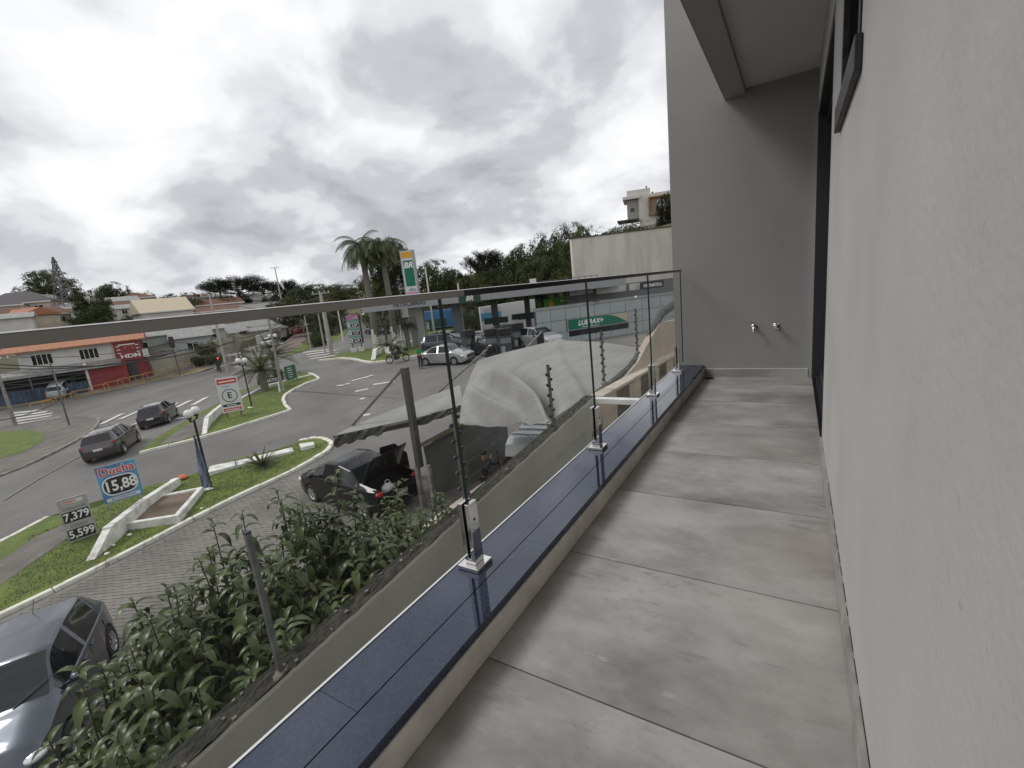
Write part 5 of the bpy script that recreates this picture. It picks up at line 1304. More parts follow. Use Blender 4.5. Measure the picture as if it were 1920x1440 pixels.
t = thing('flat_sign_plinth', 'long flat white concrete plinth behind the agave plant', 'plinth', (0, 0, 0))
for pix, nm in (([(392, 898), (396, 884), (470, 866), (478, 872)], 'slab'), ([(476, 868), (510, 858), (549, 846), (553, 853), (515, 864), (480, 876)], 'slab')):
    pw = polyw(pix); zc = zt(*pw[0]) + .11; MB().prism([(x, y) for x, y in pw], zc - .1, zc + .17).build(nm, white_dirty, t, bevel=.02)
for a_, b_ in (((443, 872), (446, 886)), ((544, 846), (545, 852))):
    qa, qb = G(*a_), G(*b_); MB().bar((qa[0], qa[1], qa[2] + .30), (qb[0], qb[1], qb[2] + .30), .05, .02).build('joint', dkgrey, t)
pw = polyw([(563, 843), (590, 838), (592, 844), (567, 851)]); zc = zt(*pw[0]); o = MB().prism(pw, zc, zc + .28).build('small_plinth', white_m, None, bevel=.02); tag(o, 'small flat white slab near the tip of the near lawn', 'plinth')

# utility poles
def upole(label, px, py, h, r0=.17, dep=None, arm=True, arms=1, lean=(0, 0), m_=conc_lt, name='utility_pole'):
    q = G(px, py) if dep is None else P(px, py, dep); t = thing(name, label, 'pole', (q[0], q[1], q[2]), math.atan2(q[1], q[0]) + math.pi / 2)
    MB().tube([(0, 0, 0), (lean[0] * h, lean[1] * h, h)], [r0, r0 * .6], 10).build('shaft', m_, t)
    if arm:
        for k in range(arms):
            z_ = h - .15 - k * .9; MB().bar((-1.0 + lean[0] * h, 0, z_), (1.0 + lean[0] * h, 0, z_), .10).build('crossarm', m_, t)
            for x_ in (-.9, -.45, .1, .8): MB().lathe([(.0, .25), (.05, .22), (.06, .1), (.03, .05), (.03, 0)], 8, (x_ + lean[0] * h, 0, z_ + .04)).build('insulator', white_m, t)
    return t, q
upole('thick pale concrete utility pole at the far crosswalk', 622, 664, 7.3, .30)
upole('grey pole in the palm lawn with white painted foot', 530, 738, 5.6, .11, arm=False, m_=conc, lean=(-.02, 0))
q = G(529, 737); o = MB().lathe([(.0, .75), (.16, .75), (.19, 0), (0, 0)], 12, (q[0], q[1], q[2] + .1)).build('pole_foot', white_m, None); tag(o, 'white painted square foot of the grey pole', 'pole foot')
for lab, px, py, h, r0, dd in (('thin pale pole left of the far crosswalk', 583, 655, 4.6, .1, None), ('slim pole near the small palm at the bend', 610, 662, 4.6, .09, None), ('pale pole beyond the hedge at the bend', 608, 648, 5.5, .1, None),
                               ('utility pole far down the reddish road', 588, 617, 8, .14, None), ('pole between the pines and the roofs', 527, 560, 8, .18, 120), ('wooden pole on the left skyline', 251, 588, 9, .22, 150), ('slanting grey pole behind the red traffic light', 427, 700, 9.2, .16, None)):
    upole(lab, px, py, h, r0, dd, arm=(h > 7.5))
for lab, px, py, h, dd in (('thin white mast behind the fascia left', 872, 640, 7, 56), ('white mast rising beside the yellow board', 816, 636, 8, 52), ('short white post beside the dark lamp post', 757, 655, 3, 50), ('pale post left of the fuel totem', 644, 640, 4, 60)):
    upole(lab, px, py, h, .12, dd, arm=False, m_=white_m, name='white_mast')
t, q = upole('leaning dark pole at the left edge by the blue fence', 30, 800, 6.4, .16, arm=True, m_=conc, lean=(0, 0))
upole('slim street sign pole on the left corner pavement', 131, 800, 5.2, .07, arm=False, m_=steel, name='sign_pole')
# traffic light hanging near
t, q = sign_root('traffic_light', 'black traffic light with red lamp lit over the junction', 'traffic light', 415, 700)
MB().box(-.16, .16, -.12, .12, .9, 1.9).build('housing', plastic, t, bevel=.03); MB().tube([(0, .0, 0), (0, 0, 3.2)], .06, 8).build('pole', dkgrey, t)
for k, m_ in enumerate((mat('red_signal', (.9, .06, .04), .4, emit=1.2), mat('dead_amber', (.12, .07, .01), .4), mat('dead_green', (.01, .07, .04), .4))): MB().lathe([(.0, -.15), (.09, -.14), (.11, -.12)], 14, (0, 0, 1.72 - k * .3), 'y').build('lens', m_, t)
t, q = sign_root('traffic_light', 'dark traffic signal on a mast in front of the grey house', 'traffic light', 338, 705, 0)
MB().box(-.25, .25, -.12, .12, 3.4, 4.7).build('housing', plastic, t, bevel=.03); MB().tube([(0, .0, 0), (0, 0, 3.4)], .08, 8).tube([(0, 0, 4.1), (3.5, 0, 3.2), (5.6, 0, 2.3)], .06, 8).build('pole', steel, t)
for k in range(3): MB().lathe([(.0, -.15), (.1, -.14), (.12, -.12)], 14, (0, 0, 4.45 - k * .38), 'y').build('lens', (mat('dim_red', (.25, .03, .02), .4), MATS['dead_amber'], MATS['dead_green'])[k], t)
# overhead wires
wm = mat('overhead_cable', (.02, .02, .02), .6)
def wire(label, a, b, sag=.5, r=.025, grp='overhead cables across the junction'):
    a = Vector(a); b = Vector(b); pts = [a.lerp(b, i / 14) - Vector((0, 0, sag * 4 * (i / 14) * (1 - i / 14))) for i in range(15)]
    tag(MB().tube(pts, r, 5).build('overhead_cable', wm), label, 'cable', grp)
wire('thick black cable sagging in front of the red building', P(0, 683, 44), P(440, 640, 46), 1.1, .06)
wire('lower black cable passing below the gym sign', P(0, 690, 44), P(360, 652, 46), .8, .05)
wire('cable from the left pole over the blue fence', P(5, 722, 42), P(160, 700, 44), .3, .03)
wire('cable crossing the crosswalk at the left edge', P(0, 788, 30), P(110, 752, 34), .2, .03)
wire('skyline cable between the pines and the concrete pole', P(440, 572, 100), P(617, 552, 53), 1.2, .05)
wire('cable from the concrete pole to the price totem', P(620, 592, 52), P(665, 594, 50), .2, .04)
wire('cable above the white walls left of the far road', P(300, 660, 60), P(560, 598, 110), 1, .05)
wire('second cable above the white walls', P(300, 668, 60), P(560, 603, 110), 1, .05)

for k_, (a_, b_, s_, lab_) in enumerate([(P(0, 700, 43), P(310, 656, 46), .6, 'thin cable running just above the blue fence'), (P(0, 668, 44), P(330, 640, 50), .7, 'high thin cable across the gym windows'), (P(330, 655, 50), P(427, 640, 56), .5, 'cable from the dark signal to the slanting pole'),
                            (P(427, 630, 56), P(530, 600, 45), .8, 'cable from the slanting pole to the lawn pole'), (P(617, 556, 52), P(752, 545, 60), .5, 'cable from the concrete pole toward the palms'), (P(0, 735, 42), P(200, 703, 45), .4, 'low cable crossing the red gate'), (P(251, 545, 140), P(441, 548, 130), 1.5, 'distant skyline cable left of the pines')]):
    wire(lab_, a_, b_, s_, .03)
# orange hoops along the far pavement
orng = mat('ochre_paint', (.50, .28, .10), .6); hoop0 = None
HP = [(82, 774), (104, 768), (128, 760), (155, 752), (188, 742), (215, 735), (240, 728), (262, 723), (286, 717), (308, 712), (330, 707), (350, 702)]
for k, (px, py) in enumerate(HP):
    q = G(px, py - 6); q2 = G(px + 12, py - 9); a_ = math.atan2(q2[1] - q[1], q2[0] - q[0])
    labs = ['ochre hoop rail nearest the left crosswalk', 'second ochre hoop rail from the left crosswalk', 'third ochre hoop rail, below the small car', 'fourth ochre hoop rail, right of the small car', 'fifth ochre hoop rail, left of the red gate', 'sixth ochre hoop rail, under the red gate', 'seventh ochre hoop rail, mid red wall', 'eighth ochre hoop rail, at the red corner', 'ninth ochre hoop rail, right of the red wall', 'tenth ochre hoop rail toward the junction', 'eleventh ochre hoop rail, last but one', 'last ochre hoop rail at the junction']
    if hoop0 is None:
        hoop0 = thing('hoop_rail', labs[k], 'railing', (q[0], q[1], q[2] + .1), a_, 'ochre hoop rails along the far pavement')
        MB().tube([(-.85, 0, 0), (-.85, 0, .62), (-.72, 0, .75), (.72, 0, .75), (.85, 0, .62), (.85, 0, 0)], .04, 8).build('hoop', orng, hoop0)
    else: copy_tree(hoop0, (q[0], q[1], q[2] + .1), a_, labs[k])
# white bollard rails by the far road
wb0 = None
for k, (px, py) in enumerate([(434, 676), (442, 674), (462, 665), (470, 663), (478, 659)]):
    q = G(px, py); labs = ['leftmost white rail beside the far road', 'white rail next to the leftmost one', 'first white rail below the beige fence', 'middle white rail below the beige fence', 'last white rail near the silver car']
    if wb0 is None:
        wb0 = thing('white_rail', labs[k], 'railing', (q[0], q[1], q[2] + .05), .6, 'white rails beside the far road'); MB().box(-.8, -.68, -.06, .06, 0, .9).box(.68, .8, -.06, .06, 0, .9).box(-.68, .68, -.05, .05, .6, .8).build('rail', white_m, wb0)
    else: copy_tree(wb0, (q[0], q[1], q[2] + .05), .6, labs[k])

# fuel pumps
for k, (px, py, lab) in enumerate([(925, 668, 'dark fuel pump at the foot of the black column'), (950, 668, 'fuel pump in the middle of the dark group'), (972, 655, 'rear fuel pump with grey screen'), (882, 668, 'fuel pump left of the placard')]):
    t, q = sign_root('fuel_pump', lab, 'fuel pump', px, py, .2 * k, None, 'fuel pumps under the station canopy')
    MB().box(-.45, .45, -.3, .3, 0, 1.5).build('cabinet', dkgrey, t, bevel=.03); MB().box(-.4, .4, -.31, -.301, .9, 1.3).build('screen', mat('pump_screen', (.2, .22, .23), .3), t); MB().box(-.5, .5, -.35, .35, 1.52, 2.0).build('head', plastic, t)
    MB().tube([(.46, -.2, 1.2), (.62, -.25, .8), (.6, -.25, .3), (.48, -.2, .6)], .03, 6).build('hose', rubber, t); MB().box(-.4, -.1, -.315, -.301, .2, .7).build('grey_panel', silverd, t)

# ================================================================== BUILDINGS
def bframe(name, label, L_, Rr, z0=None, cat='building'):
    """thing whose local x runs from ground point L_ to Rr; +y goes into the building"""
    L_ = np.array(L_[:2]); Rr = np.array(Rr[:2]); d = Rr - L_; a = math.atan2(d[1], d[0])
    z = zt(*L_) if z0 is None else z0
    return thing(name, label, cat, (L_[0], L_[1], z), a), float(np.linalg.norm(d))
def window(par, x, z, w_, h_, y=-.02, panes=2, fm=white_m, gm=None, name='window'):
    f = MB(); t_ = .06
    f.box(x, x + w_, y - .04, y + .02, z, z + t_); f.box(x, x + w_, y - .04, y + .02, z + h_ - t_, z + h_); f.box(x, x + t_, y - .04, y + .02, z + t_, z + h_ - t_); f.box(x + w_ - t_, x + w_, y - .04, y + .02, z + t_, z + h_ - t_)
    for k in range(1, panes): xx = x + w_ * k / panes; f.box(xx - .03, xx + .03, y - .035, y + .018, z + t_, z + h_ - t_)
    fo = f.build(name, fm, par); MB().box(x + t_ * .5, x + w_ - t_ * .5, y - .01, y + .008, z + t_ * .5, z + h_ - t_ * .5).build('pane', gm or darkglass, fo); return fo
# --- red and white gym building
Lq, Rq = G(3, 762), G(290, 709)
t, Wd = bframe('gym_building', 'white and red building with orange tiled roof and gym sign', Lq, Rq)
u = Wd / 287.0                                   # metres per pixel step along the front, roughly
def lx(px): return Wd * (px - 3) / 287.0
H1, H2, H3 = 2.9, 3.0, 5.35
slopefix = zt(*Rq[:2]) - zt(*Lq[:2])
MB().box(lx(48), lx(224), .9, 9, H2, H3).build('upper_wall', wall_wh, t)
MB().box(lx(-30), lx(165), 2.6, 9, -.5, H2 - .2).build('back_wall', mat('dark_garage', (.03, .035, .05), .9), t)
MB().box(lx(-30), lx(232), -.6, 2.6, H2 - .42, H2 - .12).build('awning_edge', roof_gr, t)
MB().add([(lx(-30), -.6, H2 - .11), (lx(232), -.6, H2 - .11), (lx(232), .9, H2 + .35), (lx(-30), .9, H2 + .35)], [(0, 1, 2, 3)]).build('awning_roof', roof_gr, t)
MB().add([(lx(20), .2, H3 - .05), (lx(290), .2, H3 - .05), (lx(290), 5, H3 + .95), (lx(20), 5, H3 + .95), (lx(20), .2, H3 - .17), (lx(290), .2, H3 - .17), (lx(290), 9.5, H3 - .17), (lx(20), 9.5, H3 - .17), (lx(290), 9.5, H3 - .05), (lx(20), 9.5, H3 - .05)],
         [(0, 1, 2, 3), (4, 5, 1, 0), (3, 2, 8, 9), (7, 6, 5, 4), (1, 5, 6, 8, 2), (0, 3, 9, 7, 4)]).build('roof', tile_or, t)
window(t, lx(70), H2 + .65, lx(108) - lx(70), 1.2, .88, 4); window(t, lx(156), H2 + .65, lx(193) - lx(156), 1.2, .88, 4)
MB().box(lx(224), lx(277), .45, 9, H2 - .1, H3 - .2).build('red_upper_wall', red_m, t)
text('HDM', .62, wtxt, t, (lx(254), .42, H2 + .42), bold=.03, sx=1.35)
for k in range(7):
    a_ = k * .55 - .2; MB().bar((lx(254) + .42 * math.cos(a_ - .3), .43, H2 + 1.28 + .34 * math.sin(a_ - .3)), (lx(254) + .42 * math.cos(a_ + .3), .43, H2 + 1.28 + .34 * math.sin(a_ + .3)), .02, .09, up=(0, 1, 0)).build('emblem_stroke', wtxt if k % 2 else yel_m, t)
MB().box(lx(234), lx(268), .43, .449, H3 - .62, H3 - .50).build('sign_line', wtxt, t)
for k in range(3):
    for s_ in (229, 268): MB().box(lx(s_), lx(s_ + 7), .43, .449, H2 + .8 + .4 * k, H2 + .88 + .4 * k).build('sign_dash', wtxt, t)
MB().box(lx(165), lx(240), -.1, 2.4, -.3, 3.1).build('red_wall', red_m, t); MB().box(lx(240), lx(286), .9, 2.4, -.3, 3.1).build('red_wall', red_m, t)
MB().box(lx(241), lx(262), .86, .898, .2, 2.5).build('dark_gate', dkgrey, t)
MB().box(lx(160), lx(165), -.12, .1, -.4, 3.3).build('white_column', white_m, t); MB().box(lx(104), lx(107), -.5, -.3, 0, 3.0).build('white_column', white_m, t); MB().box(lx(62), lx(64), -.5, -.4, 0, 3.0).build('thin_column', steel, t)
for z_ in (1.75, 2.3): MB().box(lx(-30), lx(160), -.52, -.48, z_, z_ + .05).build('fence_rail', steel, t)
nb = 22
for k in range(nb):
    a_, b_ = lx(-25 + 185 * k / nb), lx(-25 + 185 * (k + 1) / nb); MB().box(a_ + .02, b_ - .02, -.5, -.46, .05, 1.35).build('blue_fence_panel', mat('blue_fence', (.045, .075, .13), .6, var=.5, vscale=1.5), t)
MB().box(lx(279), lx(293), -.1, .85, 3.1, 3.3).build('porch_slab', wall_wh, t)
for k in (280, 284, 288): MB().box(lx(k), lx(k + 3), -.1, .1, 3.3, 4.1).build('porch_post', white_m, t)
q = G(120, 738)
car('white and blue small car parked on the pavement before the blue fence', (q[0], q[1], q[2] + .1), math.atan2(Rq[1] - Lq[1], Rq[0] - Lq[0]) + 1.35, 'hatch', paint('pale_car', (.5, .53, .58)), detail=1)

# --- generic houses
def house(label, px, py, dep, w_, d_, h_, rise, wm_, rm_, ang, wins=3, hip=False, cat='house'):
    w_ *= .84; d_ *= .9; h_ *= .86; rise *= .86
    q = P(px, py, dep); t = thing('house', label, cat, tuple(q), face(q, ang), None)
    x0_, x1_ = -w_ / 2, w_ / 2; e = .45
    MB().box(x0_, x1_, 0, d_, -6, h_).build('wall', wm_, t)
    if rise > 0:
        if hip: vs_ = [(x0_ - e, -e, h_), (x1_ + e, -e, h_), (x1_ + e, d_ + e, h_), (x0_ - e, d_ + e, h_), (x0_ + d_ / 2, d_ / 2, h_ + rise), (x1_ - d_ / 2, d_ / 2, h_ + rise)]; fs_ = [(0, 1, 5, 4), (1, 2, 5), (2, 3, 4, 5), (3, 0, 4), (3, 2, 1, 0)]
        else: vs_ = [(x0_ - e, -e, h_ - .1), (x1_ + e, -e, h_ - .1), (x1_ + e, d_ + e, h_ - .1), (x0_ - e, d_ + e, h_ - .1), (x0_ - e, d_ / 2, h_ + rise), (x1_ + e, d_ / 2, h_ + rise)]; fs_ = [(0, 1, 5, 4), (2, 3, 4, 5), (1, 2, 5), (3, 0, 4), (3, 2, 1, 0)]
        vs_ = [(a, b, c + .01) for a, b, c in vs_]
        MB().add(vs_, fs_).build('roof', rm_, t)
        MB().box(x0_ - e, x1_ + e, -e - .06, -e - .005, h_ - .22, h_ + .03).build('fascia', white_m, t)
    else:
        MB().box(x0_ - .1, x1_ + .1, -.1, d_ + .1, h_ + .003, h_ + .22).build('parapet', rm_, t)
    for k in range(wins):
        ww = w_ / (wins + .6) * .5; xx = x0_ + w_ * (k + .5) / wins - ww / 2
        window(t, xx, max(.8, h_ - 1.9), ww, 1.05, -.015, 2)
        if h_ > 4.6: window(t, xx, .9, ww, 1.1, -.015, 2)
    return t
HS = [
 ('house with dark hipped roof on the far left hill', 35, 600, 108, 15, 9, 4.5, 3.2, wall_cr, roof_dk, -.35, 3, True),
 ('pink tinted house beside the dark hipped roof house', -6, 606, 100, 11, 8, 4.2, 2.0, wall_cr, roof_dk, -.2, 2, True),
 ('white cube house left of the dark trees', 78, 590, 112, 5, 6, 5.2, 0, wall_wh, wall_wh, -.3, 1),
 ('orange tiled low house at the far left', 8, 622, 84, 9, 8, 3.0, 1.6, wall_cr, tile_or, -.9, 2),
 ('brown gabled house in the middle of the left hill', 62, 616, 88, 10, 7, 3.0, 1.8, wall_cr, tile_br, .75, 2),
 ('second brown gabled house nearer the dark tree', 100, 612, 92, 9, 7, 2.9, 1.7, wall_cr, tile_br, .6, 2),
 ('plain white gable house above the rail at the left', 22, 625, 80, 7, 6, 3.2, .9, wall_wh, roof_gr, -.1, 0),
 ('white flat building by the pylon', 122, 598, 110, 10, 6, 2.9, 1.0, wall_wh, roof_gr, -.2, 1),
 ('grey roofed house right of the big dark tree', 220, 582, 125, 12, 8, 3.0, 1.4, wall_wh, roof_gr, .1, 2),
 ('brown hipped roof house on the skyline', 262, 575, 140, 10, 8, 3.2, 2.0, wall_cr, tile_br, .1, 2, True),
 ('small terracotta house near the olive bush', 240, 592, 112, 9, 7, 2.6, 1.6, wall_cr, tile_br, .3, 1),
 ('long cream roofed shed right of the olive tree', 318, 596, 100, 11, 9, 1.8, 3.4, wall_wh, mat('cream_metal_roof', (.62, .53, .38), .6, var=.1), .25, 0),
 ('white gabled house above the brown roofs', 372, 574, 150, 9, 8, 3.2, 1.4, wall_wh, tile_br, .0, 2),
 ('row house with long brown roof left of the pine', 405, 588, 120, 16, 8, 2.8, 1.8, wall_cr, tile_br, .2, 3),
 ('low maroon roofed house near the rail', 400, 597, 108, 13, 8, 2.0, 1.3, wall_cr, tile_br, .1, 2),
 ('small white house right of the pine trunk', 473, 572, 140, 6, 5, 3.4, .8, wall_wh, roof_gr, .1, 1),
 ('grey flat shed near the rail under the pines', 482, 584, 120, 12, 6, 2.4, 0, wall_wh, roof_gr, .2, 0),
 ('white gabled house under the sloping trees', 500, 574, 135, 9, 7, 2.6, 1.2, wall_wh, roof_gr, .4, 1),
 ('pale green house beside the gym with grey roof', 340, 672, 66, 15, 8, 4.4, 1.2, mat('pale_green_wall', (.45, .50, .47), .8), roof_gr, .2, 3),
 ('small grey green cottage right of the traffic signal', 368, 672, 62, 5, 6, 3.6, 1.2, mat('pale_teal_wall', (.42, .48, .46), .8), roof_gr, .0, 1),
 ('maroon roofed house below the rail', 432, 640, 92, 8, 8, 2.2, 1.7, mat('maroon_wall', (.16, .06, .05), .8), roof_gr, .3, 2),
 ('long white low warehouse beside the far road', 478, 640, 96, 16, 8, 2.6, .6, wall_wh, roof_gr, .35, 0),
 ('house with striped grey roof by the far road', 520, 624, 110, 16, 8, 2.4, 1.6, wall_cr, roof_gr, .4, 2),
 ('grey roofed row above the white warehouse', 470, 622, 120, 18, 8, 2.4, 1.0, wall_wh, roof_gr, .3, 3),
 ('grey roofed sheds behind the far parked cars', 560, 612, 128, 14, 8, 2.4, 1.2, wall_wh, roof_gr, .4, 2),
 ('slate roofed house with white gable behind the brand totem', 746, 590, 72, 9, 8, 4.6, 2.6, wall_wh, mat('slate_blue_roof', (.10, .10, .12), .7, var=.2), .3, 1, True),
 ('orange tiled building behind the fascia corner', 805, 566, 84, 10, 6, 2.4, 1.2, wall_cr, tile_or, .1, 0),
]
for a in HS: house(*a[:2], a[2], a[3], a[4], a[5], a[6], a[7], a[8], a[9], a[10], a[11] if len(a) > 11 else 2, a[12] if len(a) > 12 else False)
HS2 = [('tiny cream house high on the left hill', 55, 585, 130, 8, 6, 3.5, 1.6, wall_cr, tile_br, .3), ('white roofed house beside the pylon leg', 142, 588, 120, 7, 6, 2.6, 1.0, wall_wh, roof_gr, -.4), ('terracotta house under the dark skyline tree', 185, 592, 120, 8, 6, 2.6, 1.6, wall_cr, tile_or, .4),
 ('pink walled terrace left of the brown gables', 30, 612, 96, 9, 6, 2.6, 1.4, mat('pinkish_wall', (.52, .40, .35), .8), tile_br, .2), ('white terrace with small windows by the olive tree', 222, 596, 108, 7, 6, 2.6, 1.0, wall_wh, roof_gr, .2), ('brown roof behind the cream shed', 300, 582, 140, 9, 6, 2.4, 1.8, wall_cr, tile_br, -.3),
 ('grey gable house right of the cream shed', 352, 588, 125, 7, 6, 2.6, 1.6, wall_wh, roof_gr, .6), ('white walled house beneath the wide pine', 432, 584, 128, 8, 6, 2.4, 1.2, wall_wh, tile_br, .3), ('small grey house before the sloping trees', 545, 582, 120, 8, 6, 2.0, 1.0, wall_wh, roof_gr, .2),
 ('cream cottage beside the white warehouse', 415, 648, 80, 7, 6, 2.4, 1.3, wall_cr, roof_gr, .5)]
for a in HS2: house(*a, 2)
# beige boundary walls along the far road
def longwall(label, pix, h_, m_, th=.2):
    t = thing('street_wall', label, 'wall', (0, 0, 0))
    pts = [G(*p) for p in pix]
    for a, b in zip(pts, pts[1:]):
        n = max(1, int(np.linalg.norm(b - a) / 3))
        for k in range(n):
            p = a + (b - a) * k / n; r_ = a + (b - a) * (k + 1) / n; p_ = Vector((p[0], p[1], zt(p[0], p[1]) - .2 + h_ / 2)); r2 = Vector((r_[0], r_[1], zt(r_[0], r_[1]) - .2 + h_ / 2))
            MB().bar(p_, r2, th, h_).build('wall_section', m_, t)
    return t
beige = mat('beige_street_wall', (.36, .34, .28), .9, var=.2, vscale=.6)
longwall('long beige street wall right of the red gym', [(290, 705), (345, 690), (400, 676)], 2.2, beige)
longwall('square beige wall block beside the slanting pole', [(402, 676), (440, 664), (452, 668)], 2.6, beige)
longwall('dark mesh fence between beige wall and warehouse', [(446, 664), (482, 652)], 2.0, mat('brown_mesh', (.16, .13, .09), .9))
longwall('white street wall before the warehouse', [(484, 650), (530, 632)], 2.0, wall_wh)

# --- station canopy
cz0, cz1 = None, None
A1 = P(684, 604, 45); B1 = P(862, 577, 44.5); C1 = P(902, 572, 44); D1 = P(1172, 532, 42)
t = thing('station_canopy', 'grey fuel station canopy with dark lettering and green BR block', 'canopy', (0, 0, 0))
cdir = Vector((D1[0] - A1[0], D1[1] - A1[1], 0)); Lc_ = cdir.length; cdir.normalize(); cang = math.atan2(cdir.y, cdir.x)
t.location = (A1[0], A1[1], 0); t.rotation_euler = (0, 0, cang)
zb = .38; ht = .74
def s_at(px):                                    # distance along the fascia for a pixel column
    lo, hi = 0.0, Lc_ * 1.2
    for _ in range(40):
        mm = (lo + hi) / 2; p = np.array([A1[0] + cdir.x * mm, A1[1] + cdir.y * mm, .0]); c = R.T @ (p - CAM); x = 960 + F * c[0] / c[2]
        if x < px: lo = mm
        else: hi = mm
    return lo
sB, sC = s_at(862), s_at(902); Lc_ = s_at(1175)
MB().box(0, sB - .01, 0, .3, zb, zb + ht).build('fascia', silverd, t); MB().box(sB, sC, -.06, .3, zb - .1, zb + ht + .02).build('green_block', mat('block_dark_green', (.005, .06, .035), .4), t); MB().box(sC + .01, Lc_, 0, .3, zb, zb + ht).build('fascia', silverd, t)
MB().box(0, Lc_, .3, 5.0, zb + .12, zb + ht - .1).build('deck', silverd, t)
text('PETROBRAS', .62, mat('dark_lettering', (.05, .05, .05), .5), t, (s_at(770), -.03, zb + .40), bold=.02)
text('BR', .62, wtxt, t, ((sB + sC) / 2, -.1, zb + .3), bold=.03, shear=.3)
zg0 = -3.85
for px, y_, w_, m_ in ((773, 2, .75, silverd), (843, 2.5, .9, mat('blue_grey_column', (.13, .15, .17), .5)), (920, 2, .6, mat('dark_column', (.05, .05, .055), .5)), (982, 4, .55, MATS['dark_column'])):
    s_ = s_at(px); MB().box(s_ - w_ / 2, s_ + w_ / 2, y_, y_ + w_, zg0, zb + .1).build('column', m_, t)
for px, y_ in ((922, 1.9), (985, 3.9)):
    s_ = s_at(px); MB().box(s_ - 1.2, s_ + 1.2, y_ - .12, y_ - .01, -2.05, -1.45).build('pump_number_board', mat('board_black_green', (.008, .022, .018), .5), t)
MB().box(s_at(773) - .45, s_at(773) + .45, 1.8, 2.9, zg0, zg0 + .9).build('stone_plinth', conc, t)
for k in range(12): s_ = s_at(1000) + k * .55; MB().box(s_, s_ + .05, .4, .45, zb + ht, zb + ht + .5).build('roof_rail_post', steel, t)
MB().box(s_at(1000), s_at(1000) + 6.2, .4, .44, zb + ht + .42, zb + ht + .46).build('roof_rail', steel, t)
MB().box(s_at(996), s_at(1008), .2, .6, zb + ht, zb + ht + .75).build('white_box', white_m, t)

# --- panel clad service building
TLz = -.60
L1 = AZ(1004, 579, TLz); R1 = AZ(1292, 543, TLz)
t, Wd = bframe('service_building', 'low building clad in grey panels with green lubricant sign', L1, R1, -4.4)
Hb = TLz + 4.4
MB().box(0.02, Wd, .06, .5, 0, Hb).build('core', dkgrey, t)
def sx_at(px, zref=-1.8):
    q = None; d = ray(px, 600); n_ = np.array([-(R1 - L1)[1], (R1 - L1)[0], 0]); tt = (n_ @ (L1 - CAM)) / (n_ @ d); p = CAM + d * tt; return float(np.linalg.norm((p - L1)[:2])) * (1 if (p - L1) @ (R1 - L1) > 0 else -1)
cols = [0] + [sx_at(x) for x in (1033, 1061, 1089, 1116, 1145, 1174, 1205, 1240, 1262)] + [Wd]
rows = [0, Hb - 3.15, Hb - 2.16, Hb - 1.18, Hb - .2]
s0, s1 = sx_at(1065), sx_at(1176)
for i in range(len(cols) - 1):
    for j in range(4):
        a, b, z0, z1 = cols[i] + .018, cols[i + 1] - .018, rows[j] + .018, rows[j + 1] - .018
        if j == 2 and a > s0 - .9 and b < s1 + .9: continue
        if b > a: MB().box(a, b, 0.0, .058, z0, z1).build('cladding_panel', silverp, t)
MB().box(0, Wd, -.06, .3, Hb - .2, Hb).build('top_fascia', silverd, t)
MB().box(s0 - .12, s1 + .12, -.02, .055, Hb - 2.14, Hb - 1.19).build('sign_frame', silverd, t)
sg = MB().box(s0, s1, -.06, -.021, Hb - 2.05, Hb - 1.24).build('sign_panel', mat('sign_green', (.01, .17, .10), .4), t)
zs0, zs1 = Hb - 2.05, Hb - 1.24; sw = s1 - s0
pts = [(s1 - .01, zs0 + .01), (s1 - .01, zs1 - .01), (s0 + sw * .62, zs1 - .01)] + [(s0 + sw * (.62 + .36 * k / 8), zs1 - .01 - (zs1 - zs0 - .04) * (k / 8) ** 1.9) for k in range(1, 9)]
MB().prismy(pts, -.068, -.0605).build('cream_swoosh', mat('swoosh_cream', (.50, .47, .36), .5), sg)
text('LUBRAX+', .56, wtxt, sg, (s0 + sw * .36, -.075, (zs0 + zs1) / 2 + .03), bold=.035, shear=.3, sx=.98)
MB().box(s0 + sw * .22, s0 + sw * .5, -.074, -.061, zs0 + .08, zs0 + .12).build('small_print', wtxt, sg)
MB().box(s0 - .0, s1 + .1, -.025, .05, Hb - 2.6, Hb - 2.15).build('dark_window', darkglass, t)
MB().bar((sx_at(1120), -.1, Hb + .02), (sx_at(1120), -.6, Hb + .1), .3, .1).build('floodlight', dkgrey, t); MB().sphere((sx_at(1190), -.35, Hb - .05), .12, 8).build('camera_dome', white_m, t)
# dark roofs and signs behind it
def quadwall(name, label, cat, tl, tr, br, bl, dl, dr_, m_, thick=.3, parts=None):
    """a wall whose four corners are at given places; top corners at the depths of the ground line"""
    a, b = P(*bl, dl), P(*br, dr_); c, d = P(*tr, dr_), P(*tl, dl)
    t = thing(name, label, cat, tuple(a), math.atan2(b[1] - a[1], b[0] - a[0])); W_ = float(np.linalg.norm((b - a)[:2]))
    za, zb_, zc, zd = 0, b[2] - a[2], c[2] - a[2], d[2] - a[2]
    MB().add([(0, 0, -1.5), (W_, 0, -1.5), (W_, 0, zc), (0, 0, zd), (0, thick, -1.5), (W_, thick, -1.5), (W_, thick, zc), (0, thick, zd)],
             [(0, 1, 2, 3), (7, 6, 5, 4), (0, 4, 5, 1), (1, 5, 6, 2), (2, 6, 7, 3), (3, 7, 4, 0)]).build('wall', m_, t)
    return t, W_, zd, zc
bw_m = mat('stained_offwhite_render', (.62, .585, .52), .9, var=.22, vscale=.35, stretch=(1.6, 1.6, .35), thr=(.3, .6))
t, W_, zd, zc = quadwall('big_blank_wall', 'tall blank off white rendered side wall above the canopy', 'building', (1074, 450), (1262, 427), (1268, 530), (1079, 545), 50, 54, bw_m, .5)
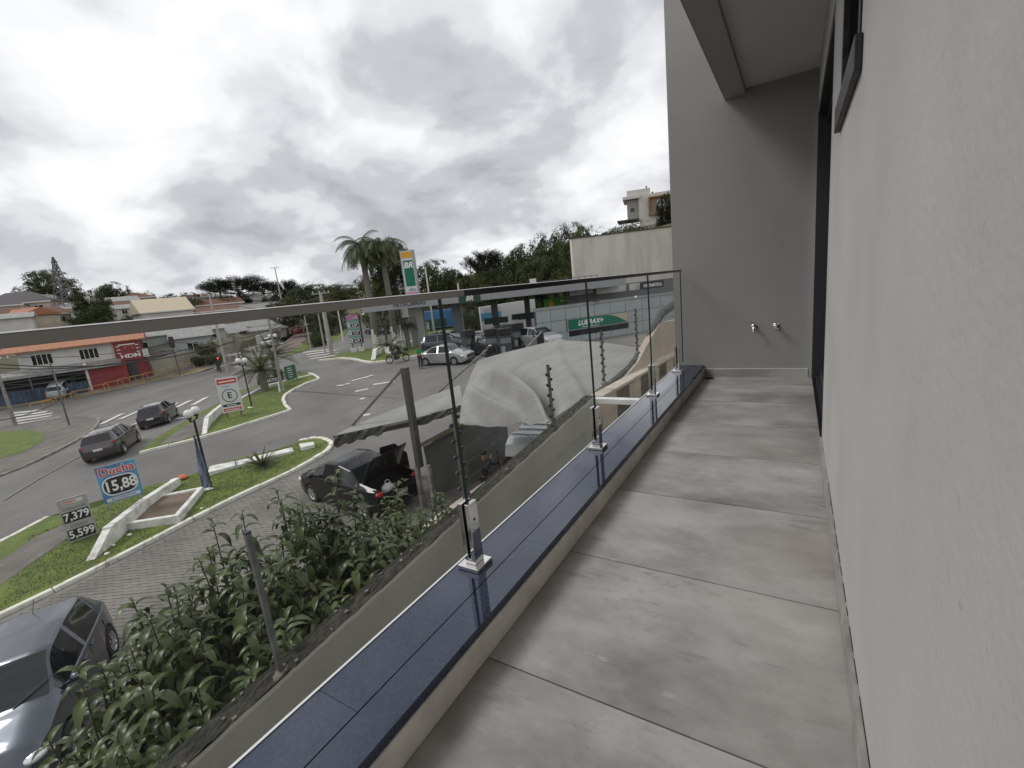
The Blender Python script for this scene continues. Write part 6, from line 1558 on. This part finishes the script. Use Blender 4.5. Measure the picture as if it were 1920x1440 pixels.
MB().add([(-.1, -.08, zd), (W_ + .1, -.08, zc), (W_ + .1, .2, zc), (-.1, .2, zd), (-.1, -.08, zd + .12), (W_ + .1, -.08, zc + .12), (W_ + .1, .2, zc + .12), (-.1, .2, zd + .12)], [(0, 1, 5, 4), (1, 2, 6, 5), (3, 0, 4, 7), (4, 5, 6, 7)]).build('coping', mat('brown_coping', (.09, .075, .06), .8), t)
t, W_, zd, zc = quadwall('dark_warehouse', 'dark grey ribbed warehouse roof behind the panel clad building', 'building', (1066, 545), (1268, 520), (1268, 552), (1066, 572), 46, 50, mat('ribbed_dark_roof', (.16, .165, .17), .6, var=.2, stretch=(.2, .2, 4)), .4)
sx0_ = lambda px: W_ * (px - 1010) / 258.0
for (a, b, z0, z1, lab) in ((1068, 1110, 547, 555, 'x'), (1118, 1172, 541, 552, 'x'), (1180, 1200, 536, 545, 'x')):
    p0 = P(a, z1, 45.5); p1 = P(b, z1 - (b - a) * .115, 46.5); hh = (z1 - z0 + 3) * 45 / F
    tt = thing('blank_signboard', {1068: 'left blank white signboard on the dark roof', 1118: 'long blank white signboard on the dark roof', 1180: 'short white signboard beside the black lettered one'}[a], 'sign', tuple(p0), math.atan2(p1[1] - p0[1], p1[0] - p0[0]), 'blank white signboards on the dark roof')
    MB().box(0, float(np.linalg.norm((p1 - p0)[:2])), -.2, 0, 0, hh).build('board', boardw, tt)
p0 = P(1200, 541, 45.5); p1 = P(1242, 536, 46.2)
tt = thing('shop_signboard', 'black signboard with white shop lettering under the blank wall', 'sign', tuple(p0), math.atan2(p1[1] - p0[1], p1[0] - p0[0]))
w_ = float(np.linalg.norm((p1 - p0)[:2])); MB().box(0, w_, -.25, 0, -.1, .6).build('board', btxt, tt); text('INFORMÁTICA', .44, wtxt, tt, (w_ / 2, -.27, .2), bold=.03, sx=.72)
p0 = P(1020, 570, 47); p1 = P(1082, 560, 48)
tt = thing('green_billboard', 'bright green billboard above the panel clad building', 'sign', tuple(p0), math.atan2(p1[1] - p0[1], p1[0] - p0[0]))
w_ = float(np.linalg.norm((p1 - p0)[:2])); MB().box(0, w_, -.1, 0, -.3, .45).build('board', mat('lime_green', (.10, .32, .02), .5), tt); MB().sphere((w_ * .2, -.11, -.1), .3, 12, sc=(1, .1, 1)).build('yellow_spot', yel_m, tt); text('Bem vindo', .3, wtxt, tt, (w_ * .65, -.13, .1), bold=.03)
# white shop building right of the canopy columns
t, W_, zd, zc = quadwall('white_shop', 'white shop building behind the black columns with blue board', 'building', (905, 575), (1006, 560), (1010, 640), (908, 650), 52, 54, mat('shop_white', (.8, .8, .78), .7), .5)
MB().box(W_ * .0, W_ * .36, -.1, -.005, 2.9, 3.7).build('blue_board', ltblue, t); MB().box(W_ * .1, W_ * .36, -.15, -.105, 3.7, 4.3).build('white_board', boardw, t)
window(t, W_ * .28, 1.2, 1.3, 1.1, -.02, 3); MB().box(W_ * .55, W_ * .98, -.1, -.01, 2.6, 3.2).build('dark_band', plastic, t); MB().box(W_ * .6, W_ * .75, -.06, -.005, 0, 2.4).build('roller_door', mat('roller_white', (.6, .6, .6), .5), t); MB().box(W_ * .82, W_ * .98, -.06, -.005, 0, 2.4).build('roller_door', MATS['roller_white'], t)
# shops behind the fascia
t, W_, zd, zc = quadwall('motor_shop', 'grey shop front with dark fascia and white motor shop lettering', 'building', (690, 600), (862, 572), (866, 605), (694, 632), 84, 82, mat('shop_grey', (.32, .32, .31), .8, var=.2), 8)
MB().box(W_ * .48, W_, -.6, -.02, 1.9, 3.1).build('dark_fascia', mat('navy_fascia', (.02, .022, .04), .5), t); MB().box(W_ * .5, W_, -.05, -.01, -.8, 1.2).build('glazed_front', darkglass, t)
text('MIX MOTORS', 1.0, wtxt, t, (W_ * .70, -.66, 2.5), bold=.04); text('MIX MOTORS', .75, wtxt, t, (W_ * .33, -.1, 1.7), bold=.04)
MB().box(0, W_ * .45, -.2, -.02, 2.6, 2.9).build('canopy_line', white_m, t)
t, q = sign_root('blue_box_truck', 'blue box truck parked by the shop behind the column', 'truck', 836, 622, .1, 66)
MB().box(-3.3, 1.6, -1, 1, .7, 3.2).build('box_body', paint('truck_blue', (.07, .22, .50)), t, bevel=.06); MB().box(1.7, 3.2, -.95, .95, .55, 2.4).build('cab', MATS['truck_blue'], t, bevel=.15); MB().box(2.0, 3.0, -.97, -.951, 1.4, 2.2).build('window', darkglass, t); MB().box(-3.2, .2, -1.03, -1.001, .9, 2.0).build('side_panel', mat('truck_dark', (.02, .06, .07), .5), t)
for x_ in (-2.3, 2.4):
    for y_ in (-.85, .85): MB().lathe([(0, -.12), (.4, -.12), (.45, -.08), (.45, .08), (.4, .12), (0, .12)], 20, (x_, y_, .45), 'y').build('wheel', rubber, t)

# --- modern house on the hill
t, q = sign_root('hilltop_house', 'modern white cubic house with wooden window box on the hill', 'house', 1212, 420, 0, 112)
mw = mat('modern_white', (.62, .60, .55), .8, var=.06); wood = mat('wood_cladding', (.30, .20, .12), .7, var=.2, vscale=6, stretch=(1, 1, 8)); gy_ = mat('modern_grey', (.33, .32, .29), .8)
MB().box(-1.6, 6.5, 0, 9, -3, 6.9).build('main_block', mw, t); MB().box(-4.4, -1.61, .6, 8, 1.6, 6.2).build('side_block', gy_, t); MB().box(-5.3, -1.0, -.4, 8.5, 6.25, 6.9).build('roof_slab', mw, t)
MB().box(-4.3, 1.2, .5, 7, 6.91, 8.3).build('roof_box', mw, t); MB().box(-6.8, -1.7, -1.5, 5, 1.2, 1.5).build('porch_slab', mat('dark_slab', (.06, .06, .06), .7), t)
bx_ = MB(); bx_.box(.6, 6.2, -1.1, -.003, 1.9, 2.25); bx_.box(.6, 6.2, -1.1, -.003, 5.7, 6.05); bx_.box(.6, .95, -1.1, -.003, 2.25, 5.7); bx_.box(5.85, 6.2, -1.1, -.003, 2.25, 5.7); bx_.build('window_box', wood, t)
MB().box(.95, 5.85, -.5, -.004, 2.25, 5.7).build('box_back', wood, t); window(t, 2.5, 3.0, 2.0, 2.2, -.53, 2, blk, mat('bright_pane', (.45, .5, .55), .05), 'window'); window(t, -3.6, 3.4, .9, .8, .58, 2, blk)
MB().box(6.55, 9, 1.5, 9, -3, 5.6).build('wing', mw, t); MB().box(.2, .5, .5, .8, 8.3, 8.8).box(1.5, 1.9, .5, .8, 6.9, 7.3).build('vents', blk, t)
# --- transmission tower
q = P(126, 574, 112); t = thing('lattice_pylon', 'tall steel lattice pylon on the left skyline', 'pylon', tuple(q), .3); Hp = 11.6
mb = MB()
def pw_(z_): return 1.5 * (1 - z_ / Hp) ** 1.0 + .1
for sx_ in (-1, 1):
    for sy_ in (-1, 1):
        for k in range(8):
            z0, z1 = Hp * k / 8, Hp * (k + 1) / 8; mb.bar((sx_ * pw_(z0), sy_ * pw_(z0), z0), (sx_ * pw_(z1), sy_ * pw_(z1), z1), .13)
            mb.bar((sx_ * pw_(z0), sy_ * pw_(z0), z0), (-sx_ * pw_(z1), sy_ * pw_(z1), z1), .07); mb.bar((sx_ * pw_(z0), sy_ * pw_(z0), z0), (sx_ * pw_(z1), -sy_ * pw_(z1), z1), .13)
mb.build('lattice', steel, t)
for z_, l_ in ((7.4, 1.2), (8.9, 1.1), (10.4, .85)): MB().bar((-l_, 0, z_), (l_, 0, z_), .3).bar((-l_, 0, z_), (0, 0, z_ + 1.3), .15).bar((l_, 0, z_), (0, 0, z_ + 1.3), .15).build('crossarm', steel, t)

# ================================================================== TREES
def crown_mesh(m_, seed, nclump=60, per=70, leaf=.34, flat=.8, spread=1.0):
    """unit crown (radius about 1): clumps of leaf sized faces spread through the volume, gaps between them"""
    rr = random.Random(seed); V = []; Fc = []
    lobes = [(Vector((0, 0, .05)), .62)]
    for k in range(9):
        a = rr.uniform(0, 6.283); r_ = rr.uniform(.35, .62) * spread; lobes.append((Vector((r_ * math.cos(a), r_ * math.sin(a), rr.uniform(-.35, .42) * flat)), rr.uniform(.26, .44)))
    for _ in range(nclump):
        lc_, lr = rr.choice(lobes); d = Vector([rr.gauss(0, 1) for _ in range(3)]).normalized()
        c = lc_ + d * lr * rr.uniform(.75, 1.05) * Vector((1, 1, flat)).z ** 0
        c.z *= 1.0; cr_ = rr.uniform(.09, .17)
        for _ in range(per):
            o_ = Vector([rr.gauss(0, .42) for _ in range(3)]) * cr_; p = c + o_; n_ = (Vector((0, 0, 1)) * .6 + d * .7 + Vector([rr.uniform(-.8, .8) for _ in range(3)])).normalized()
            a = n_.orthogonal().normalized(); b = n_.cross(a); t_ = rr.uniform(0, 6.28); a, b = a * math.cos(t_) + b * math.sin(t_), b * math.cos(t_) - a * math.sin(t_)
            s = leaf * rr.uniform(.5, 1.1); k = len(V); V += [tuple(p - a * s), tuple(p - b * s * .5), tuple(p + a * s), tuple(p + b * s * .5)]; Fc.append((k, k + 1, k + 2, k + 3))
    va = np.array(V); r95 = np.percentile(np.hypot(va[:, 0], va[:, 1]), 97); z0_, z1_ = np.percentile(va[:, 2], 2), np.percentile(va[:, 2], 98)
    va[:, :2] /= r95; va[:, 2] = (va[:, 2] - (z0_ + z1_) / 2) / ((z1_ - z0_) / 2)
    rl = np.linalg.norm(va, axis=1); kk = np.where(rl > .97, (.97 + (rl - .97) * .25) / np.maximum(rl, 1e-6), 1.0); va *= kk[:, None]
    me = bpy.data.meshes.new('crown'); me.from_pydata([tuple(p) for p in va], [], Fc); me.materials.append(m_); return me
CR = {k: [crown_mesh(m_, 100 + i + 10 * j, 170, 74, .03) for i in range(3)] for j, (k, m_) in enumerate((('A', crownA), ('B', crownB), ('C', crownC)))}
def tree(label, px, py, dep, w_, h_, kind='A', trunk=.25, group='trees on the hillsides', name='tree', sink=0, seed=None):
    """px,py = pixel of the crown top centre"""
    rr = random.Random(label); q = P(px, py, dep); ztop = q[2]; zb = min(ztop - h_ * 1.05, zt(q[0], q[1]))
    zb = max(zb, ztop - h_ * 2.2)
    t = thing(name, label, 'tree', (q[0], q[1], zb), rr.uniform(0, 6), group); Ht = ztop - zb
    me = CR[kind][rr.randrange(3)]; c = bpy.data.objects.new('crown', me); COL.objects.link(c); c.parent = t; c.location = (0, 0, Ht - h_ * .5); c.scale = (w_ / 2, w_ / 2, h_ / 2 * 1.05); c.rotation_euler = (rr.uniform(-.12, .12), rr.uniform(-.12, .12), 0)
    mb = MB(); zc = Ht - h_ * .5; mb.tube([(0, 0, -.5), (.1, 0, zc * .5), (0, .1, zc), (0, 0, zc + h_ * .25)], [trunk, trunk * .8, trunk * .6, .05], 7)
    for k in range(6):
        a = k * 1.05 + rr.random(); r_ = w_ * .33; mb.tube([(0, 0, zc * .75 + .1 * k), (r_ * .5 * math.cos(a), r_ * .5 * math.sin(a), zc), (r_ * math.cos(a), r_ * math.sin(a), zc + h_ * rr.uniform(-.05, .25))], [trunk * .5, trunk * .35, .04], 5)
    mb.build('trunk', bark, t)
    return t
TR = []
# left skyline
TR += [('big dark spreading tree in front of the pylon', 85, 507, 128, 15, 9, 'A'), ('dark tree behind the left houses', 48, 532, 140, 9, 6, 'A'), ('dark tree right of the pylon', 128, 536, 135, 8, 7, 'A'),
       ('round dark tree in front of the white shed', 168, 547, 96, 7, 6, 'A'), ('lower dark shrubby tree beside the brown gables', 162, 574, 90, 8.5, 5, 'A'), ('dark tree on the skyline above the grey roof', 208, 530, 140, 11, 8, 'A'),
       ('small tree between the dark skyline trees', 182, 540, 150, 8, 6, 'A'), ('little pine tip on the skyline', 277, 547, 150, 4, 6, 'A'), ('low dark tree by the skyline pole', 290, 558, 145, 13, 5, 'A'), ('olive bushy tree left of the cream shed', 254, 578, 104, 7, 4, 'B'),
       ('round green tree behind the cream shed', 335, 550, 115, 13, 8, 'B'), ('small dark tree left of the wide pine', 398, 553, 150, 6, 6, 'A'), ('green tree under the wide pine', 425, 550, 125, 8, 8, 'B'),
       ('dark tree under the pine crown', 450, 548, 130, 7, 9, 'C'), ('round tree right of the pine trunk', 476, 552, 140, 7, 6, 'A'), ('small round tree before the right pine', 505, 552, 130, 6, 6, 'A'), ('dark tree below the right pine', 535, 545, 125, 10, 8, 'C'), ('dark bush before the grey shed', 527, 562, 105, 9, 4, 'A'),
       ('broad dark tree crown left of the palms', 595, 535, 110, 17, 7, 'A'), ('long sloping olive tree canopy', 575, 552, 95, 17, 6, 'B'), ('sloping tree canopy at the concrete pole', 625, 548, 90, 14, 7, 'B'), ('olive tree behind the palm trunks', 655, 542, 88, 14, 7, 'B'), ('dark skyline trees near the palms', 640, 535, 130, 16, 7, 'A'),
       ('dark hedge tree at the bend of the far road', 612, 592, 84, 9, 6, 'A'), ('dark hedge tree behind the poles', 634, 588, 76, 7, 6, 'A'), ('bush beside the thin pale pole', 590, 622, 66, 4.2, 3.2, 'B'), ('dark tree mass left of the totem', 652, 590, 74, 8, 7, 'A'), ('shrub by the traffic signal', 384, 640, 58, 2.6, 1.8, 'B'), ('dark shrub at the foot of the beige wall', 402, 662, 56, 2.4, 1.4, 'A'), ('dark shrub in front of the pale cottage', 368, 668, 58, 2.2, 1.2, 'A'), ('tree above the maroon roof', 460, 612, 100, 4, 2.5, 'A')]
# behind the palms and totem
TR += [('rust tinted tree behind the two palms', 700, 515, 66, 8, 8, 'B'), ('feathery tree right of the palms', 728, 450, 64, 6.5, 8, 'A'), ('tree right of the brand totem', 810, 490, 78, 10, 9, 'A'), ('tree beside the totem, lower one', 836, 505, 84, 8, 7, 'A'), ('bright blossoming shrub above the rail', 905, 535, 62, 5, 3.5, 'B')]
# the wooded hill on the right
k = 0
for (px, py, dep, w_, h_, kd) in [(870, 512, 76, 9, 7, 'B'), (905, 478, 86, 9, 9, 'A'), (892, 508, 74, 8, 6, 'B'), (935, 498, 74, 8, 8, 'A'), (950, 470, 92, 11, 11, 'A'), (985, 455, 88, 10, 11, 'A'), (1012, 440, 90, 11, 13, 'A'), (1045, 425, 92, 11, 13, 'A'), (1065, 415, 98, 10, 12, 'A'),
                                 (970, 490, 72, 8, 9, 'A'), (1005, 482, 72, 9, 10, 'A'), (1040, 470, 72, 9, 10, 'A'), (1065, 455, 74, 8, 10, 'B'), (1058, 500, 68, 6, 8, 'B'), (1095, 440, 92, 10, 9, 'A'), (1120, 432, 96, 9, 8, 'A'), (1150, 418, 98, 8, 7, 'A'), (1175, 408, 96, 8, 7, 'A'), (1205, 418, 90, 9, 5, 'B'), (1240, 415, 84, 9, 5, 'B'), (1110, 425, 108, 10, 7, 'A')]:
    k += 1; w = ['leftmost low olive tree of the wooded hill', 'tree with ragged top at the left of the hill', 'light green tree at the hill foot', 'dark tree left of the tall ones', 'tall dark tree on the left slope', 'tall tree on the rising slope', 'large tree below the ridge', 'large tree on the ridge', 'highest tree of the ridge', 'dark lower tree above the rail', 'dark middle tree above the white box', 'dark lower tree with pale trunk', 'olive tree beside the blank wall', 'reddish olive tree touching the blank wall', 'tree just right of the ridge top', 'tree on the saddle of the ridge', 'tree below the thin antenna', 'round tree beneath the hilltop house', 'bushy tree at the house porch', 'low tree right of the hilltop house', 'background tree on the saddle'][k - 1]
    TR.append((w, px, py + (14 if px > 1100 else 4), dep, w_ * 1.0, h_, kd))
TR += [('dark conifer in front of the hilltop house', 1250, 362, 98, 5.5, 9, 'C'), ('tree behind the fascia end left of the shop', 880, 575, 60, 5, 3.5, 'A'), ('dark tree inside the forecourt gap', 940, 560, 66, 8, 5, 'A')]
for a in TR: tree(*a)
# extra depth of woodland behind the front rows
rr = random.Random(5); wood_pts = []
mb = MB()
for i in range(46):
    px = rr.uniform(900, 1250); base = 545 - (px - 900) * .36 if px < 1060 else 487 - (px - 1060) * .25
    dep = rr.uniform(82, 120); q = P(px, base + rr.uniform(6, 40), dep); wood_pts.append(q)
V = []; Fc = []
cm = CR['A'][0]; cv = np.array([v.co for v in cm.vertices]); cf = [tuple(p.vertices) for p in cm.polygons][::3]
for q in wood_pts:
    s = rr.uniform(4, 6); b = len(V); V += [tuple(v_) for v_ in (cv * s + q).tolist()]; Fc += [tuple(b + i for i in f) for f in cf]
me = bpy.data.meshes.new('woodland'); me.from_pydata(V, [], Fc); me.materials.append(crownA); o = link('woodland', me, None, 'stuff'); tag(o, 'dense dark woodland filling the hill behind the front trees', 'woodland')
V = []; Fc = []
for i in range(70):
    px = rr.uniform(-80, 720); dep = rr.uniform(150, 260); hz = 646 - px * .108; q = P(px, hz - rr.uniform(12, 42) * (1 if px < 300 else .75) , dep); s = rr.uniform(6, 9); b = len(V); V += [tuple(v_) for v_ in (cv * np.array([s, s, s * .7]) + q).tolist()]; Fc += [tuple(b + j for j in f) for f in cf]
me = bpy.data.meshes.new('far_woodland'); me.from_pydata(V, [], Fc); me.materials.append(crownA); o = link('far_woodland', me, None, 'stuff'); tag(o, 'far belt of trees along the western skyline', 'woodland')
# tall conifers with flat candelabra crowns
def araucaria(label, px, py, dep, w_, h_):
    rr = random.Random(label); q = P(px, py, dep); zb = zt(q[0], q[1]); Ht = q[2] - zb; t = thing('umbrella_pine', label, 'tree', (q[0], q[1], zb), 0, 'umbrella pines on the skyline')
    MB().tube([(0, 0, 0), (0, 0, Ht * .96)], [.45, .22], 8).build('trunk', bark, t)
    br = MB(); V = []; Fc = []; cv_ = np.array([v.co for v in CR['C'][1].vertices]); cf_ = [tuple(p.vertices) for p in CR['C'][1].polygons][::5]
    for k in range(17):
        a = k * 2.4; r_ = w_ / 2 * (1 - .5 * (k % 3) / 3); z_ = Ht - h_ * .85 + h_ * .55 * (k % 3) / 3
        e = Vector((r_ * math.cos(a), r_ * math.sin(a), z_ + h_ * .30)); br.tube([(0, 0, z_ - h_ * .12), (e.x * .55, e.y * .55, z_), tuple(e)], [.15, .11, .06], 5)
        for f_, s in ((.5, .09), (.78, .12), (1, .15)):
            c = Vector((0, 0, z_)).lerp(e, f_) + Vector((0, 0, h_ * .12)); b = len(V); sc_ = np.array([w_ * s, w_ * s, h_ * .22]); V += [tuple(v_) for v_ in (cv_ * sc_ + np.array(tuple(c))).tolist()]; Fc += [tuple(b + i for i in f) for f in cf_]
    br.build('branches', bark, t); me = bpy.data.meshes.new('crown'); me.from_pydata(V, [], Fc); me.materials.append(crownC); link('crown', me, t)
araucaria('wide flat topped pine on the skyline', 441, 523, 132, 17, 5.5); araucaria('left umbrella pine with long flat limb', 408, 528, 150, 11, 3.4); araucaria('right umbrella pine of the skyline group', 532, 529, 135, 8, 5); araucaria('small umbrella pine between the larger ones', 490, 532, 150, 9, 3.5)
araucaria('umbrella pine on the left slope of the wooded hill', 905, 475, 84, 7.5, 4)

# --- palms
def frond(V, Fc, base, az, el, L_, droop, wd, nl=26):
    pts = []; d = Vector((math.cos(az) * math.cos(el), math.sin(az) * math.cos(el), math.sin(el))); p = Vector(base)
    for i in range(nl + 1):
        pts.append(p.copy()); p = p + d * (L_ / nl); d = (d + Vector((0, 0, -droop / nl))).normalized()
    side = Vector((-math.sin(az), math.cos(az), 0))
    for i in range(nl):
        a, b = pts[i], pts[i + 1]; k = len(V); w2 = .02 * (1 - i / nl) + .006; V += [tuple(a - side * w2), tuple(a + side * w2), tuple(b + side * w2), tuple(b - side * w2)]; Fc.append((k, k + 1, k + 2, k + 3))
        ll = wd * math.sin(math.pi * min(1, (i + 2) / (nl + 2))) ** .7; dd = (b - a).normalized()
        for s in (-1, 1):
            tip = a + side * s * ll * .8 + dd * ll * .45 - Vector((0, 0, ll * .45)); k = len(V); V += [tuple(a), tuple(a + dd * .06 * L_ / 2), tuple(tip)]; Fc.append((k, k + 1, k + 2))
def palm(label, px, py, h, nf, L_, trunk_r, dep=None, paint_h=0, name='palm_tree', seed=1, droop=1.5, wd=.5, group=None, up=(.1, 1.3)):
    q = G(px, py) if dep is None else P(px, py, dep); rr = random.Random(seed); t = thing(name, label, 'palm', (q[0], q[1], q[2] + .05), 0, group)
    if h > 1.2:
        MB().tube([(0, 0, 0), (.04 * h * .3, 0, h * .5), (0, 0, h)], [trunk_r * 1.15, trunk_r, trunk_r * .85], 10).build('trunk', palmbark, t)
        if paint_h: MB().tube([(0, 0, 0), (.0, 0, paint_h)], [trunk_r * 1.3, trunk_r * 1.15], 10).build('whitewashed_foot', white_m, t)
    else: MB().tube([(0, 0, -.1), (0, 0, h)], [trunk_r, trunk_r * .8], 8).build('trunk', bark, t)
    for i in range(nf):
        V = []; Fc = []; frond(V, Fc, (0, 0, h), i * 2.4, rr.uniform(*up) * (1 - .3 * (i % 2)), L_ * rr.uniform(.8, 1.1), droop * rr.uniform(.8, 1.2), wd)
        me = bpy.data.meshes.new('frond'); me.from_pydata(V, [], Fc); me.materials.append(palmm); link('frond', me, t)
palm('tall palm with drooping crown left of the brand totem', 708, 655, 11.3, 70, 3.5, .34, paint_h=2.3, seed=2, droop=2.5, wd=.7, group='two tall palms', up=(-.2, 1.15))
palm('shorter tall palm nearer the brand totem', 743, 650, 11.2, 64, 3.3, .32, paint_h=2.3, seed=3, droop=2.2, wd=.7, group='two tall palms', up=(-.3, 1.1))
palm('bushy date palm on the lawn behind the letter E banner', 498, 735, 1.6, 44, 2.3, .28, seed=4, droop=1.2, wd=.34, up=(-.1, 1.3))
palm('second bushy palm behind the first on the same lawn', 520, 708, 1.9, 40, 2.6, .28, seed=5, droop=1.1, wd=.36, up=(.0, 1.3))
palm('low spiky palm in front of the motorcycle', 735, 668, .9, 26, 1.9, .2, seed=6, droop=1.1, wd=.3, up=(.1, 1.2))
palm('small palm at the foot of the tall palms', 712, 652, 2.4, 26, 1.9, .18, seed=7, droop=1.3, wd=.3)
palm('small round palm before the stone plinth', 768, 656, 2.4, 28, 1.6, .16, seed=8, droop=1.6, wd=.26)
palm('slender young palm between the tall trunks', 727, 650, 3.1, 22, 1.8, .15, seed=9, droop=1.4, wd=.28)
palm('small agave like plant on the near lawn', 493, 880, .12, 38, .85, .08, seed=10, droop=.55, wd=.10, name='agave_plant', up=(.1, 1.3))
# second thin dark lamp post near the palms
q = G(765, 660); t = thing('lamp_post', 'thin dark lamp post between the palms and the plinth', 'lamp post', (q[0], q[1], q[2]), .4); MB().tube([(0, 0, 0), (0, 0, 3.2)], .06, 8).build('post', blk, t); MB().box(-.9, .5, -.15, .15, 3.2, 3.36).build('lamp_head', blk, t)
# litter and small stones on the lawn
mb = MB(); rr = random.Random(3)
for pix in [(170, 1052), (196, 1040), (215, 1030), (245, 1010), (203, 1046), (480, 775), (495, 730), (505, 728), (380, 960), (330, 905), (424, 740)]:
    q = G(*pix); s = rr.uniform(.04, .12); mb.sphere((q[0], q[1], q[2] + .14), s, 6, sc=(1, .7, .4))
mb.build('lawn_stones', kerbm, None, kind='stuff')
# grass tufts over the lawns near the camera
isl = polyw([(0, 1150), (60, 1010), (200, 955), (262, 924), (330, 908), (430, 872), (560, 835), (615, 835), (585, 860), (400, 952), (228, 1042), (0, 1150)]); V = []; Fc = []
isl2 = polyw([(390, 815), (410, 785), (460, 760), (520, 735), (580, 712), (530, 745), (535, 765), (450, 797)])
ex = polyw([(236, 1000), (336, 986), (380, 928), (298, 940)])
fp_ = polyw([(-160, 1190), (-20, 1075), (70, 1012), (150, 978), (185, 972), (150, 1000), (95, 1040), (30, 1085), (-60, 1150), (-160, 1215)])
for reg, cnt in ((isl, 15000), (isl2, 8000)):
    xs_ = [p[0] for p in reg]; ys_ = [p[1] for p in reg]
    for _ in range(cnt):
        x = rr.uniform(min(xs_), max(xs_)); y = rr.uniform(min(ys_), max(ys_))
        if not inside(x, y, reg) or inside(x, y, ex) or inside(x, y, fp_): continue
        z_ = zt(x, y) + .11; a = rr.uniform(0, 6.28); h_ = rr.uniform(.02, .055); k = len(V); c_, s_ = math.cos(a) * .02, math.sin(a) * .02; V += [(x - c_, y - s_, z_), (x + c_, y + s_, z_), (x + rr.uniform(-.04, .04), y + rr.uniform(-.04, .04), z_ + h_)]; Fc.append((k, k + 1, k + 2))
me = bpy.data.meshes.new('lawn_grass'); me.from_pydata(V, [], Fc); me.materials.append(leafmat('grass_blade', (.09, .115, .03), (.17, .205, .06), .8, .8, .2, .1)); o = link('lawn_grass', me, None, 'stuff'); tag(o, 'short mown grass growing on the kerbed lawns', 'grass')

# turn the lettering into plain meshes
dg = bpy.context.evaluated_depsgraph_get()
for o in [o for o in bpy.data.objects if o.type == 'FONT']:
    me = bpy.data.meshes.new_from_object(o.evaluated_get(dg)); n = bpy.data.objects.new('lettering', me); COL.objects.link(n)
    n.parent = o.parent; n.matrix_local = o.matrix_local.copy(); n.rotation_euler = o.rotation_euler; n.location = o.location; n.scale = o.scale
    bpy.data.objects.remove(o)
